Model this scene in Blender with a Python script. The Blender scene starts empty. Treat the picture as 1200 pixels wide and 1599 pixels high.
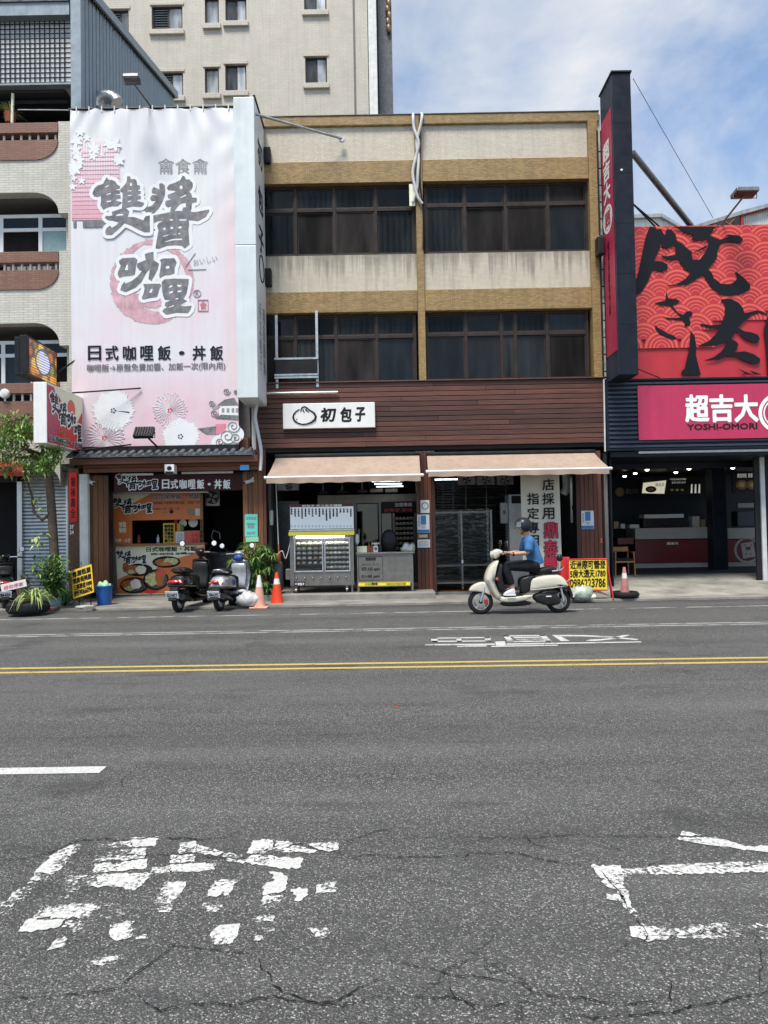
import bpy, bmesh, math, random
from mathutils import Matrix, Vector
random.seed(7)
R = math.radians
SC = bpy.context.scene
COL = SC.collection
# ------------------------------------------------------------------ camera
CAM = Vector((0, 0, 1.6)); FPX = 1109.0
CROT = Matrix.Rotation(R(0.0), 3, 'Z') @ Matrix.Rotation(R(91.5), 3, 'X') @ Matrix.Rotation(R(-1.03), 3, 'Z')
cd = bpy.data.cameras.new('camera'); cam = bpy.data.objects.new('camera', cd); COL.objects.link(cam)
cam.matrix_world = Matrix.Translation(CAM) @ CROT.to_4x4()
cd.sensor_fit = 'HORIZONTAL'; cd.sensor_width = 36; cd.lens = 36 * FPX / 1200; cd.clip_end = 3000; cd.clip_start = .05
SC.camera = cam
# ------------------------------------------------------------------ sky, sun, exposure
SUN_EL, SUN_AZ = R(64), R(200)      # azimuth measured clockwise from +Y: behind the camera, a little left
w = bpy.data.worlds.new('World'); SC.world = w; w.use_nodes = True
nt = w.node_tree; nt.nodes.clear()
def wn(t, **k):
    n = nt.nodes.new(t)
    for a, b in k.items(): setattr(n, a, b)
    return n
sky = wn('ShaderNodeTexSky', sky_type='NISHITA', sun_disc=False, sun_elevation=SUN_EL, sun_rotation=SUN_AZ, altitude=50, air_density=1.0, dust_density=.6, ozone_density=1.6)
tc = wn('ShaderNodeTexCoord'); sep = wn('ShaderNodeSeparateXYZ'); nt.links.new(tc.outputs['Generated'], sep.inputs[0])
zz = wn('ShaderNodeMath', operation='MAXIMUM'); zz.inputs[1].default_value = 0.0; nt.links.new(sep.outputs[2], zz.inputs[0])
za = wn('ShaderNodeMath', operation='ADD'); za.inputs[1].default_value = .50; nt.links.new(zz.outputs[0], za.inputs[0])
comb = wn('ShaderNodeCombineXYZ')
for i in (0, 1):
    d_ = wn('ShaderNodeMath', operation='DIVIDE'); nt.links.new(sep.outputs[i], d_.inputs[0]); nt.links.new(za.outputs[0], d_.inputs[1]); nt.links.new(d_.outputs[0], comb.inputs[i])
comb.inputs[2].default_value = 5.7
n1 = wn('ShaderNodeTexNoise'); n1.inputs['Scale'].default_value = 2.6; n1.inputs['Detail'].default_value = 6; n1.inputs['Roughness'].default_value = .58; n1.inputs['Distortion'].default_value = .35
nt.links.new(comb.outputs[0], n1.inputs['Vector'])
rp = wn('ShaderNodeValToRGB'); rp.color_ramp.elements[0].position = .40; rp.color_ramp.elements[1].position = .66
rp.color_ramp.elements[0].color = (.16, .16, .16, 1)
nt.links.new(n1.outputs[0], rp.inputs[0])
n2 = wn('ShaderNodeTexNoise'); n2.inputs['Scale'].default_value = 5.5; n2.inputs['Detail'].default_value = 4
nt.links.new(comb.outputs[0], n2.inputs['Vector'])
rc = wn('ShaderNodeValToRGB'); rc.color_ramp.elements[0].position = .3; rc.color_ramp.elements[1].position = .62
rc.color_ramp.elements[0].color = (4.9, 5.2, 5.5, 1); rc.color_ramp.elements[1].color = (6.3, 6.3, 6.25, 1)
nt.links.new(n2.outputs[0], rc.inputs[0])
mx = wn('ShaderNodeMix', data_type='RGBA')
nt.links.new(rp.outputs[0], mx.inputs[0]); sb = wn('ShaderNodeVectorMath', operation='MULTIPLY'); nt.links.new(sky.outputs[0], sb.inputs[0]); sb.inputs[1].default_value = (1.05, 1.30, 1.45); nt.links.new(sb.outputs[0], mx.inputs[6]); nt.links.new(rc.outputs[0], mx.inputs[7])
bg = wn('ShaderNodeBackground'); bg.inputs[1].default_value = .088; nt.links.new(mx.outputs[2], bg.inputs[0])
out = wn('ShaderNodeOutputWorld'); nt.links.new(bg.outputs[0], out.inputs[0])
sl = bpy.data.lights.new('sun', 'SUN'); sl.energy = 3.0; sl.angle = R(18); sl.color = (1, .95, .87)
so = bpy.data.objects.new('sun', sl); COL.objects.link(so)
sdir = Vector((math.sin(SUN_AZ) * math.cos(SUN_EL), math.cos(SUN_AZ) * math.cos(SUN_EL), math.sin(SUN_EL)))
so.rotation_euler = (-sdir).to_track_quat('-Z', 'Y').to_euler(); so.location = (0, -5, 30)
SC.view_settings.view_transform = 'Standard'; SC.view_settings.look = 'None'; SC.view_settings.gamma = 1; SC.view_settings.use_curve_mapping = False
SC.view_settings.exposure = 0.78
SC.render.engine = 'CYCLES'
SC.cycles.max_bounces = 5; SC.cycles.diffuse_bounces = 3; SC.cycles.glossy_bounces = 2; SC.cycles.transparent_max_bounces = 8; SC.cycles.use_denoising = True; SC.cycles.use_adaptive_sampling = True; SC.cycles.adaptive_threshold = .02

# ------------------------------------------------------------------ place helpers: photo point -> place at a depth
def ray(px, py): return CROT @ Vector(((px - 600) / FPX, -(py - 799.5) / FPX, -1))
def P(px, py, Y): d = ray(px, py); return CAM + d * (Y / d.y)
def GR(px, py, z=0): d = ray(px, py); return CAM + d * ((z - CAM.z) / d.z)
def XR(x0, y0, x1, y1, Y):
    ym = (y0 + y1) / 2; xm = (x0 + x1) / 2
    return P(x0, ym, Y).x, P(xm, y1, Y).z, P(x1, ym, Y).x, P(xm, y0, Y).z

# ------------------------------------------------------------------ mesh helpers
ORIG = {}
class MB:
    def __init__(s): s.v = []; s.f = []
    def add(s, vs, fs):
        n = len(s.v); s.v += [Vector(a) for a in vs]; s.f += [tuple(i + n for i in f) for f in fs]; return s
    def box(s, x0, y0, z0, x1, y1, z1):
        x0, x1 = min(x0, x1), max(x0, x1); y0, y1 = min(y0, y1), max(y0, y1); z0, z1 = min(z0, z1), max(z0, z1)
        return s.add([(x0,y0,z0),(x1,y0,z0),(x1,y1,z0),(x0,y1,z0),(x0,y0,z1),(x1,y0,z1),(x1,y1,z1),(x0,y1,z1)],
                     [(0,3,2,1),(4,5,6,7),(0,1,5,4),(1,2,6,5),(2,3,7,6),(3,0,4,7)])
    def obox(s, c, ax, ay, az):           # oriented box: centre and three half-axes
        c, ax, ay, az = map(Vector, (c, ax, ay, az)); vs = []
        for k in (-1, 1):
            for i, j in ((-1,-1),(1,-1),(1,1),(-1,1)): vs.append(c + ax*i + ay*j + az*k)
        return s.add(vs, [(0,3,2,1),(4,5,6,7),(0,1,5,4),(1,2,6,5),(2,3,7,6),(3,0,4,7)])
    def rbox(s, x0, y0, x1, y1, Yf, Yb): X0, Z0, X1, Z1 = XR(x0, y0, x1, y1, Yf); return s.box(X0, Yf, Z0, X1, Yb, Z1)
    def tube(s, pts, r, n=8, caps=True):
        pts = [Vector(p) for p in pts]; m = len(pts)
        rs = r if isinstance(r, (list, tuple)) else [r] * m
        t0 = (pts[1] - pts[0]).normalized(); a = t0.orthogonal().normalized(); base = len(s.v); prev = t0
        for i, p in enumerate(pts):
            t = ((pts[min(i+1, m-1)] - p).normalized() + (p - pts[max(i-1, 0)]).normalized())
            t = t.normalized() if t.length > 1e-6 else prev
            a = (a - t * a.dot(t)).normalized(); b = t.cross(a); prev = t
            ra, rb = rs[i] if isinstance(rs[i], (list, tuple)) else (rs[i], rs[i])
            for k in range(n): q = 2 * math.pi * k / n; s.v.append(p + a * math.cos(q) * ra + b * math.sin(q) * rb)
        for i in range(m - 1):
            for k in range(n): s.f.append((base+i*n+k, base+i*n+(k+1)%n, base+(i+1)*n+(k+1)%n, base+(i+1)*n+k))
        if caps: s.f.append(tuple(base + k for k in reversed(range(n)))); s.f.append(tuple(base + (m-1)*n + k for k in range(n)))
        return s
    def lathe(s, c, prof, n=16, axis='Z', caps=True):  # prof: (radius, height) from bottom to top
        c = Vector(c); base = len(s.v)
        for r, h in prof:
            for k in range(n):
                q = 2*math.pi*k/n; u, v = r*math.cos(q), r*math.sin(q)
                s.v.append(c + (Vector((u, v, h)) if axis == 'Z' else Vector((u, h, v)) if axis == 'Y' else Vector((h, u, v))))
        for i in range(len(prof)-1):
            for k in range(n):
                f = (base+i*n+k, base+i*n+(k+1)%n, base+(i+1)*n+(k+1)%n, base+(i+1)*n+k)
                s.f.append(f if axis != 'Y' else f[::-1])
        if not caps: return s
        f0 = tuple(base+k for k in reversed(range(n))); f1 = tuple(base+(len(prof)-1)*n+k for k in range(n))
        s.f.append(f0 if axis != 'Y' else f0[::-1]); s.f.append(f1 if axis != 'Y' else f1[::-1])
        return s
    def ball(s, c, r, n=12, m=8):
        r = Vector(r) if not isinstance(r, (int, float)) else Vector((r, r, r)); c = Vector(c); base = len(s.v)
        for i in range(1, m):
            q = math.pi*i/m - math.pi/2
            for k in range(n): p = 2*math.pi*k/n; s.v.append(c + Vector((r.x*math.cos(q)*math.cos(p), r.y*math.cos(q)*math.sin(p), r.z*math.sin(q))))
        lo = len(s.v); s.v.append(c - Vector((0,0,r.z))); s.v.append(c + Vector((0,0,r.z)))
        for i in range(m-2):
            for k in range(n): s.f.append((base+i*n+k, base+i*n+(k+1)%n, base+(i+1)*n+(k+1)%n, base+(i+1)*n+k))
        for k in range(n):
            s.f.append((lo, base+(k+1)%n, base+k)); s.f.append((lo+1, base+(m-2)*n+k, base+(m-2)*n+(k+1)%n))
        return s
    def prism(s, pts, ext):                # flat outline in 3-D, extruded by ext
        pts = [Vector(p) for p in pts]; e = Vector(ext); n = len(pts); base = len(s.v)
        s.v += pts + [p + e for p in pts]
        s.f.append(tuple(base+i for i in range(n))); s.f.append(tuple(base+n+i for i in reversed(range(n))))
        for i in range(n): j = (i+1) % n; s.f.append((base+i, base+n+i, base+n+j, base+j))
        return s
    def face(s, pts): base = len(s.v); s.v += [Vector(p) for p in pts]; s.f.append(tuple(range(base, base+len(pts)))); return s
    def pillow(s, pts, hw, inset=.02, y0=0, flat=False):  # side profile (x, z) swelled across y
        n = len(pts); ar = sum(pts[i][0]*pts[(i+1)%n][1] - pts[(i+1)%n][0]*pts[i][1] for i in range(n))
        if ar < 0: pts = pts[::-1]
        nr = []
        for i in range(n):
            a, b, c = (Vector(pts[(i+k) % n]) for k in (-1, 0, 1)); e1 = (b-a).normalized(); e2 = (c-b).normalized()
            t = (e1 + e2); t = t.normalized() if t.length > 1e-5 else e1
            nr.append(Vector((-t.y, t.x)))
        base = len(s.v); lv = ((-1, 1), (-.86, .42), (-.55, .08), (0, 0), (.55, .08), (.86, .42), (1, 1)) if not flat else ((-1, .5), (-.92, 0), (.92, 0), (1, .5))
        for y, k in lv:
            for p, q in zip(pts, nr): s.v.append(Vector((p[0] + q.x*inset*k, y0 + y*hw, p[1] + q.y*inset*k)))
        m = len(lv)
        for i in range(m-1):
            for k in range(n): j = (k+1) % n; s.f.append((base+i*n+k, base+i*n+j, base+(i+1)*n+j, base+(i+1)*n+k))
        s.f.append(tuple(base+k for k in reversed(range(n)))); s.f.append(tuple(base+(m-1)*n+k for k in range(n)))
        return s
    def build(s, name, mat, parent=None, bevel=0, smooth=0, sub=0, label=None, kind=None, fixn=False, loc=None):
        me = bpy.data.meshes.new(name); o0 = ORIG.get(parent, Vector()) if parent else (Vector(loc) if loc is not None else Vector())
        me.from_pydata([v - o0 for v in s.v], [], s.f); me.update()
        if fixn:
            bm = bmesh.new(); bm.from_mesh(me); bmesh.ops.recalc_face_normals(bm, faces=bm.faces); bm.to_mesh(me); bm.free()
        if mat is not None: me.materials.append(MAT[mat] if isinstance(mat, str) else mat)
        ob = bpy.data.objects.new(name, me); COL.objects.link(ob)
        if parent: ob.parent = parent
        elif loc is not None: ob.location = loc
        ORIG[ob] = o0
        if smooth or sub:
            for p in me.polygons: p.use_smooth = True
            if smooth and smooth < 180: me.set_sharp_from_angle(angle=R(smooth))
        if sub: md = ob.modifiers.new('sub', 'SUBSURF'); md.levels = sub; md.render_levels = sub
        if bevel: md = ob.modifiers.new('bevel', 'BEVEL'); md.width = bevel; md.segments = 2; md.limit_method = 'ANGLE'; md.angle_limit = R(40)
        if label: ob['label'] = label
        if kind: ob['kind'] = kind
        return ob

def thing(name, label, cat, loc=(0,0,0), group=None, local=False):
    o = bpy.data.objects.new(name, None); COL.objects.link(o); o.location = loc; o.empty_display_size = .2
    o['label'] = label; o['category'] = cat
    if group: o['group'] = group
    ORIG[o] = Vector() if local else Vector(loc)
    return o
def tag(o, label, cat, group=None):
    o['label'] = label; o['category'] = cat
    if group: o['group'] = group
    return o
def copy_tree(o, parent=None):
    c = o.copy(); COL.objects.link(c)
    if parent: c.parent = parent
    for ch in list(o.children): copy_tree(ch, c)
    return c
def B(name, mat, parent, x0, y0, z0, x1, y1, z1, bevel=0, **k): return MB().box(x0,y0,z0,x1,y1,z1).build(name, mat, parent, bevel, **k)
def RB(name, mat, parent, x0, y0, x1, y1, Yf, Yb, bevel=0, **k): return MB().rbox(x0,y0,x1,y1,Yf,Yb).build(name, mat, parent, bevel, **k)

# lettering: the built-in typeface, laid as a thin print on a plane
GLY = {}
def glyphs(s, shear=0, space=1.0):
    k = (s, shear, space)
    if k not in GLY:
        c = bpy.data.curves.new('g', 'FONT'); c.body = s; c.resolution_u = 2; c.shear = shear; c.align_x = 'CENTER'; c.space_line = 1.02; c.space_character = space
        ob = bpy.data.objects.new('g', c); me = ob.to_mesh()
        v = [(p.co.x, p.co.y) for p in me.vertices]; f = [tuple(p.vertices) for p in me.polygons]
        ob.to_mesh_clear(); bpy.data.objects.remove(ob); bpy.data.curves.remove(c); GLY[k] = (v, f)
    return GLY[k]
def letters_at(s, P0, U, V, mat, parent, bold=0, name='lettering', shear=0, lift=0, rough=0, space=1.0):
    v, f = glyphs(s, shear, space)
    if not v: return None
    U, V, P0 = Vector(U), Vector(V), Vector(P0); n = U.cross(V).normalized()
    xs = [a[0] for a in v]; ys = [a[1] for a in v]; x0, x1, y0, y1 = min(xs), max(xs), min(ys), max(ys)
    u, w_ = U.normalized(), V.normalized(); m = MB()
    k = 1 if bold <= 0 else 10
    rr = random.Random(len(s) * 7 + 1)
    jit = [(rr.uniform(-rough, rough), rr.uniform(-rough, rough)) for _ in v]
    for i in range(k):
        a = 2*math.pi*i/10; off = (u*math.cos(a) + w_*math.sin(a)) * (bold if k > 1 else 0) + n*(.0003*i + lift)
        m.add([P0 + U*((p[0]-x0)/(x1-x0)) + V*((p[1]-y0)/(y1-y0)) + off + u*j[0] + w_*j[1] for p, j in zip(v, jit)], f)
    return m.build(name, mat, parent)
def letters(s, x0, y0, x1, y1, Y, mat, parent, bold=0, **k):
    X0, Z0, X1, Z1 = XR(x0, y0, x1, y1, Y)
    return letters_at(s, (X0, Y, Z0), (X1-X0, 0, 0), (0, 0, Z1-Z0), mat, parent, bold, **k)
def letters_row(s, x0, y0, x1, y1, Y, mat, parent, bold=0, gap=.04, **k):   # each character its own piece
    n = len(s)
    for i, ch in enumerate(s):
        if ch in '・→、()': w_ = (x1-x0)/n; letters(ch, x0+w_*(i+.35), (y0+y1)/2-(y1-y0)*.12 if ch == '・' else y0+(y1-y0)*.1, x0+w_*(i+.65), (y0+y1)/2+(y1-y0)*.12 if ch == '・' else y1, Y, mat, parent, bold, **k); continue
        e_ = gap; a = x0+(x1-x0)*(i+e_)/n; b = x0+(x1-x0)*(i+1-e_)/n; letters(ch, a, y0, b, y1, Y, mat, parent, bold, **k)
# the shop's brush logo, traced: four characters, each as outlines with white counters
def _z(k, ox, oy, polys): return [[(ox + x/k, oy + y/k) for x, y in p] for p in polys]
LOGO = []
LOGO.append((_z(12.632, 140, 268, [
 [(340,105),(395,165),(440,155),(515,190),(545,250),(610,290),(600,335),(520,345),(520,360),(600,365),(610,430),(520,440),(520,455),(610,460),(620,530),(530,540),(520,565),(650,605),(600,650),(560,685),(450,675),(340,705),(270,745),(215,650),(230,560),(225,470),(160,490),(90,475),(60,415),(100,320),(160,265),(270,235)],
 [(750,90),(805,95),(825,150),(900,150),(935,185),(945,265),(1005,285),(1000,350),(960,365),(965,385),(1015,385),(1015,440),(965,455),(965,470),(1020,490),(1010,550),(940,560),(945,580),(1085,625),(1060,680),(1010,705),(860,690),(720,720),(680,740),(640,735),(650,600),(660,420),(610,390),(610,350),(700,260),(740,200)],
 [(440,790),(540,755),(650,725),(720,725),(790,785),(775,840),(750,895),(880,900),(1000,940),(1060,970),(1100,890),(1190,872),(1190,1205),(1080,1205),(960,1150),(820,1070),(690,1020),(600,1110),(440,1245),(330,1245),(305,1185),(330,1110),(400,1060),(440,1100),(520,1060),(570,1000),(460,970),(360,955),(305,905),(320,865),(400,870),(450,860)]]),
 _z(12.632, 140, 268, [[(305,295),(385,260),(385,280),(310,308)],[(340,440),(425,415),(425,435),(345,455)],[(340,575),(435,565),(425,590),(345,600)],[(805,230),(840,225),(845,285),(805,285)],[(755,380),(830,370),(830,390),(755,392)],[(760,470),(830,460),(825,480),(760,485)],[(755,590),(825,565),(815,590),(760,608)],[(525,855),(570,835),(665,835),(660,865),(530,870)]])))
LOGO.append((_z(10.435, 220, 268, [
 [(305,195),(345,182),(395,215),(405,290),(395,380),(350,500),(290,600),(220,670),(160,685),(80,650),(45,610),(60,580),(180,550),(230,490),(260,470),(180,470),(150,430),(185,375),(270,375),(280,370),(185,340),(185,280),(215,245),(310,285)],
 [(690,65),(720,80),(745,130),(800,130),(850,190),(855,240),(835,290),(795,330),(830,365),(840,425),(915,435),(915,500),(835,520),(830,600),(815,655),(870,665),(980,650),(1110,625),(1120,650),(1060,745),(935,812),(800,795),(780,800),(790,860),(775,950),(790,1190),(710,1250),(670,1210),(560,1195),(420,1205),(290,1250),(235,1240),(260,1080),(285,960),(265,870),(290,830),(370,800),(280,800),(150,860),(150,880),(240,940),(190,975),(140,995),(60,990),(50,800),(60,740),(180,710),(300,690),(480,655),(490,590),(500,565),(440,580),(400,540),(405,475),(500,450),(450,430),(440,375),(570,330),(560,310),(450,300),(430,265),(460,215),(560,180),(650,140)]]),
 _z(10.435, 220, 268, [[(640,235),(665,225),(690,250),(680,290),(645,285)],[(640,425),(740,375),(740,400),(650,432)],[(555,640),(620,560),(660,530),(735,515),(740,580),(690,590),(680,640)],[(465,785),(500,772),(535,785),(500,800)],[(620,780),(745,778),(740,798),(640,800)],[(365,920),(395,905),(405,930),(375,955)],[(480,905),(525,895),(530,925),(490,940)],[(600,915),(640,885),(675,905),(640,930)],[(355,1045),(465,1018),(440,1035),(365,1055)],[(530,1018),(580,1012),(580,1022),(535,1025)],[(610,1005),(640,995),(640,1015),(615,1022)],[(390,1135),(520,1095),(670,1090),(668,1112),(540,1115),(400,1140)]])))
LOGO.append((_z(9.231, 175, 390, [
 [(105,150),(150,115),(330,108),(372,145),(355,210),(330,355),(270,370),(180,375),(110,395),(85,350),(90,310),(130,220),(105,175)],
 [(475,65),(520,45),(600,30),(605,150),(680,205),(660,290),(570,450),(525,420),(545,290),(555,270),(500,330),(420,470),(340,540),(200,602),(120,575),(135,510),(180,450),(195,480),(290,440),(370,380),(435,300),(400,295),(360,240),(365,195),(440,165),(490,150)],
 [(690,150),(740,130),(900,128),(935,190),(905,270),(900,350),(840,370),(760,375),(690,412),(680,370),(700,270),(710,190)]]),
 _z(9.231, 175, 390, [[(185,285),(215,215),(235,205),(232,290)],[(775,245),(825,235),(832,272),(780,280)]])))
LOGO.append((_z(9.231, 175, 390, [
 [(455,490),(700,490),(715,520),(690,560),(650,680),(560,690),(450,712),(432,690),(465,610),(475,550)],
 [(720,470),(760,430),(900,420),(1110,430),(1105,500),(1075,640),(1030,715),(1085,745),(1000,790),(995,810),(1050,820),(1148,812),(1130,870),(1090,918),(920,910),(780,938),(725,885),(750,850),(790,830),(760,800),(770,760),(850,730),(760,720),(735,650),(720,540)]]),
 _z(9.231, 175, 390, [[(540,615),(570,560),(595,570),(570,620)],[(820,545),(850,518),(880,520),(870,540),(825,552)],[(940,510),(1000,515),(1005,530),(970,545),(945,530)],[(825,615),(880,595),(875,625),(830,632)],[(945,600),(1000,588),(1000,612),(950,618)],[(915,705),(965,698),(950,718),(920,720)],[(810,832),(890,798),(890,815),(825,835)],[(990,800),(1060,765),(1050,780),(1000,808)]])))
def logo_at(gi, P0, U, V, ink, halo_mat, parent, halo=.06, lift=0):
    polys, holes = LOGO[gi]; P0, U, V = Vector(P0), Vector(U), Vector(V); n = U.cross(V).normalized(); u, w_ = U.normalized(), V.normalized()
    al = [p for q in polys for p in q]; x0 = min(p[0] for p in al); x1 = max(p[0] for p in al); y0 = min(p[1] for p in al); y1 = max(p[1] for p in al)
    def mp(p, d, off=Vector()): return P0 + U*((p[0]-x0)/(x1-x0)) + V*(1-(p[1]-y0)/(y1-y0)) + n*(d+lift) + off
    m = MB(); i = 0
    for q in polys:
        for k in range(12): a = 2*math.pi*k/12; m.face([mp(p, .00012*i, (u*math.cos(a)+w_*math.sin(a))*halo) for p in q][::-1]); i += 1
    m.build('logo_halo', halo_mat, parent, kind='stuff'); m = MB()
    for j, q in enumerate(polys): m.face([mp(p, .0055+.0003*j) for p in q][::-1])
    m.build('logo_character', ink, parent); m = MB()
    for q in holes: m.face([mp(p, .0072) for p in q][::-1])
    m.build('logo_counter', halo_mat, parent, kind='stuff')
def logo_px(gi, x0, y0, x1, y1, Y, *a, **k): X0, Z0, X1, Z1 = XR(x0, y0, x1, y1, Y); logo_at(gi, (X0, Y, Z0), (X1-X0, 0, 0), (0, 0, Z1-Z0), *a, **k)
def logo_row(x0, y0, x1, y1, Y, ink, hm, parent, halo):       # the four characters stepping down, as on the small boards
    w_, h = x1-x0, y1-y0
    for gi, a, b, c, d in ((0, 0, 0, .28, .62), (1, .26, 0, .56, 1), (2, .53, .38, .80, .95), (3, .76, .35, 1, .98)): logo_px(gi, x0+w_*a, y0+h*b, x0+w_*c, y0+h*d, Y, ink, hm, parent, halo)
def outline(pts, Y, sx=0, sy=0, k=1.0):    # traced outline (zoomed photo coordinates) on the plane y = Y
    return [P(sx + x/k, sy + y/k, Y) for x, y in pts]
def ellipse(c, rx, rz, Y, n=28): return [(c[0] + rx*math.cos(2*math.pi*i/n), Y, c[1] + rz*math.sin(2*math.pi*i/n)) for i in range(n)]

# ------------------------------------------------------------------ materials
MAT = {}
def nodes(name):
    m = bpy.data.materials.new(name); m.use_nodes = True; t = m.node_tree; b = t.nodes['Principled BSDF']
    def N(tp, ins=None, **k):
        n = t.nodes.new(tp)
        for a, v in k.items(): setattr(n, a, v)
        for a, v in (ins or {}).items():
            if isinstance(v, bpy.types.NodeSocket): t.links.new(v, n.inputs[a])
            else: n.inputs[a].default_value = v
        return n
    MAT[name] = m
    return m, t, b, N
def c4(c, k=1.0): return (min(c[0]*k, 1), min(c[1]*k, 1), min(c[2]*k, 1), 1)
def ramp(N, fac, stops):
    r = N('ShaderNodeValToRGB', {0: fac}); e = r.color_ramp.elements
    while len(e) < len(stops): e.new(.5)
    for q, (p, c) in zip(e, stops): q.position = p; q.color = c if len(c) == 4 else (*c, 1)
    return r.outputs[0]
def g(v): return (v, v, v, 1)
def mixc(N, fac, a, b, mode='MIX'): return N('ShaderNodeMix', {0: fac, 6: a, 7: b}, data_type='RGBA', blend_type=mode).outputs[2]
def coords(N, scale=(1,1,1), kind='Object'):
    t = N('ShaderNodeTexCoord'); return N('ShaderNodeMapping', {'Vector': t.outputs[kind], 'Scale': scale}).outputs[0]
def M(name, col, rough=.55, metal=0, var=.14, scale=4, streak=0, bump=0, bscale=50, spec=.5, emit=0, ecol=None, coat=0, speck=0):
    m, t, b, N = nodes(name); v = coords(N)
    if max(col) < .06 and spec == .5: spec = .22
    no = N('ShaderNodeTexNoise', {'Vector': v, 'Scale': scale, 'Detail': 4.0, 'Roughness': .62}).outputs[0]
    f = ramp(N, no, [(.3, g(0)), (.7, g(1))])
    c = mixc(N, f, c4(col, 1-var), c4(col, 1+var))
    if streak:
        v2 = coords(N, (5, 5, .35)); s2 = N('ShaderNodeTexNoise', {'Vector': v2, 'Scale': 1.6, 'Detail': 5.0}).outputs[0]
        c = mixc(N, ramp(N, s2, [(.48, g(0)), (.75, g(streak))]), c, c4(col, .35))
    if speck:
        s3 = N('ShaderNodeTexNoise', {'Vector': v, 'Scale': 38.0, 'Detail': 3.0}).outputs[0]
        c = mixc(N, ramp(N, s3, [(.58, g(0)), (.72, g(speck))]), c, c4(col, .4))
    t.links.new(c, b.inputs['Base Color'])
    b.inputs['Metallic'].default_value = metal; b.inputs['Specular IOR Level'].default_value = spec
    rr = N('ShaderNodeMapRange', {0: no, 1: .3, 2: .7, 3: max(rough-.1, .02), 4: min(rough+.1, 1)}).outputs[0]
    t.links.new(rr, b.inputs['Roughness'])
    if coat: b.inputs['Coat Weight'].default_value = coat
    if bump:
        h = N('ShaderNodeTexNoise', {'Vector': v, 'Scale': bscale, 'Detail': 4.0}).outputs[0]
        t.links.new(N('ShaderNodeBump', {'Height': h, 'Strength': bump, 'Distance': .01}).outputs[0], b.inputs['Normal'])
    if emit: b.inputs['Emission Color'].default_value = c4(ecol or col); b.inputs['Emission Strength'].default_value = emit
    return m
# tiled walls: fine relief only
def tile_mat(name, col, mortar, bw, bh, msize=.006, var=.12, streak=0, rough=.5, bump=.4, streakcol=.3, off=.5, drip=None):
    m, t, b, N = nodes(name); tcn = N('ShaderNodeTexCoord'); sp = N('ShaderNodeSeparateXYZ', {0: tcn.outputs['Object']})
    ad = N('ShaderNodeMath', {0: sp.outputs[0], 1: sp.outputs[1]}, operation='ADD').outputs[0]
    cb = N('ShaderNodeCombineXYZ', {0: ad, 1: sp.outputs[2]}).outputs[0]
    br = N('ShaderNodeTexBrick', {'Vector': cb, 'Color1': c4(col, 1-var), 'Color2': c4(col, 1+var), 'Mortar': c4(mortar), 'Scale': 1.0, 'Mortar Size': msize, 'Mortar Smooth': .2, 'Brick Width': bw, 'Row Height': bh}, offset=off)
    no = N('ShaderNodeTexNoise', {'Vector': tcn.outputs['Object'], 'Scale': 1.1, 'Detail': 7.0, 'Roughness': .65}).outputs[0]
    c = mixc(N, ramp(N, no, [(.35, g(0)), (.75, g(.45))]), br.outputs[0], c4(col, .62))
    if streak:
        v2 = coords(N, (6, 6, .3)); s2 = N('ShaderNodeTexNoise', {'Vector': v2, 'Scale': 1.5, 'Detail': 6.0, 'Roughness': .6}).outputs[0]
        c = mixc(N, ramp(N, s2, [(.46, g(0)), (.74, g(streak))]), c, c4(col, streakcol))
    if drip:      # dirt washed down from the sill above: runs of different length
        v3 = coords(N, (1, 1, 0)); n3 = N('ShaderNodeTexNoise', {'Vector': v3, 'Scale': 7.0, 'Detail': 5.0, 'Roughness': .7}).outputs[0]
        ln = N('ShaderNodeMapRange', {0: n3, 1: .38, 2: .72, 3: drip[0]-.06, 4: drip[0]-drip[1]}).outputs[0]
        dm = N('ShaderNodeMapRange', {0: N('ShaderNodeMath', {0: sp.outputs[2], 1: ln}, operation='SUBTRACT').outputs[0], 1: -.08, 2: .35, 3: 0, 4: .72}).outputs[0]
        c = mixc(N, N('ShaderNodeMath', {0: dm, 1: ramp(N, no, [(.25, g(.4)), (.65, g(1))])}, operation='MULTIPLY').outputs[0], c, (.10, .085, .06, 1))
    t.links.new(c, b.inputs['Base Color']); b.inputs['Roughness'].default_value = rough
    t.links.new(N('ShaderNodeBump', {'Height': br.outputs[1], 'Strength': bump, 'Distance': .006}, invert=True).outputs[0], b.inputs['Normal'])
    return m
tile_mat('cream_tile', (.63, .57, .455), (.43, .38, .30), .075, .03, .006, .12, .22); tile_mat('cream_stained', (.62, .56, .44), (.42, .37, .29), .075, .03, .006, .12, .35, streakcol=.22, drip=(P(668, 395, 17).z, .95))
tile_mat('ochre_tile', (.385, .255, .098), (.25, .16, .065), .10, .028, .007, .38, .40, bump=.9)
tile_mat('white_tile', (.60, .57, .50), (.40, .38, .33), .23, .06, .008, .07, .25)
tile_mat('brown_tile', (.235, .112, .074), (.13, .062, .04), .20, .05, .006, .12, .2)
tile_mat('tower_tile', (.49, .445, .375), (.435, .395, .33), .34, .11, .016, .04, .2)
tile_mat('post_tile', (.15, .06, .035), (.06, .03, .02), .05, .05, .008, .35, .2, off=0)
tile_mat('grid_white', (.62, .62, .6), (.5, .5, .5), .3, .3, .01, .05, .1, off=0)
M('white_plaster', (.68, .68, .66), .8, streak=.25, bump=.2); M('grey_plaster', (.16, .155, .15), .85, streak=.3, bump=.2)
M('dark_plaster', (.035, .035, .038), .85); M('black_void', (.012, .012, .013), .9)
M('concrete', (.22, .205, .18), .9, var=.4, scale=1.4, bump=.5, bscale=70, speck=.35)
M('concrete_pale', (.26, .245, .205), .9, var=.45, scale=1.3, bump=.5, bscale=70, speck=.35)
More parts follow.
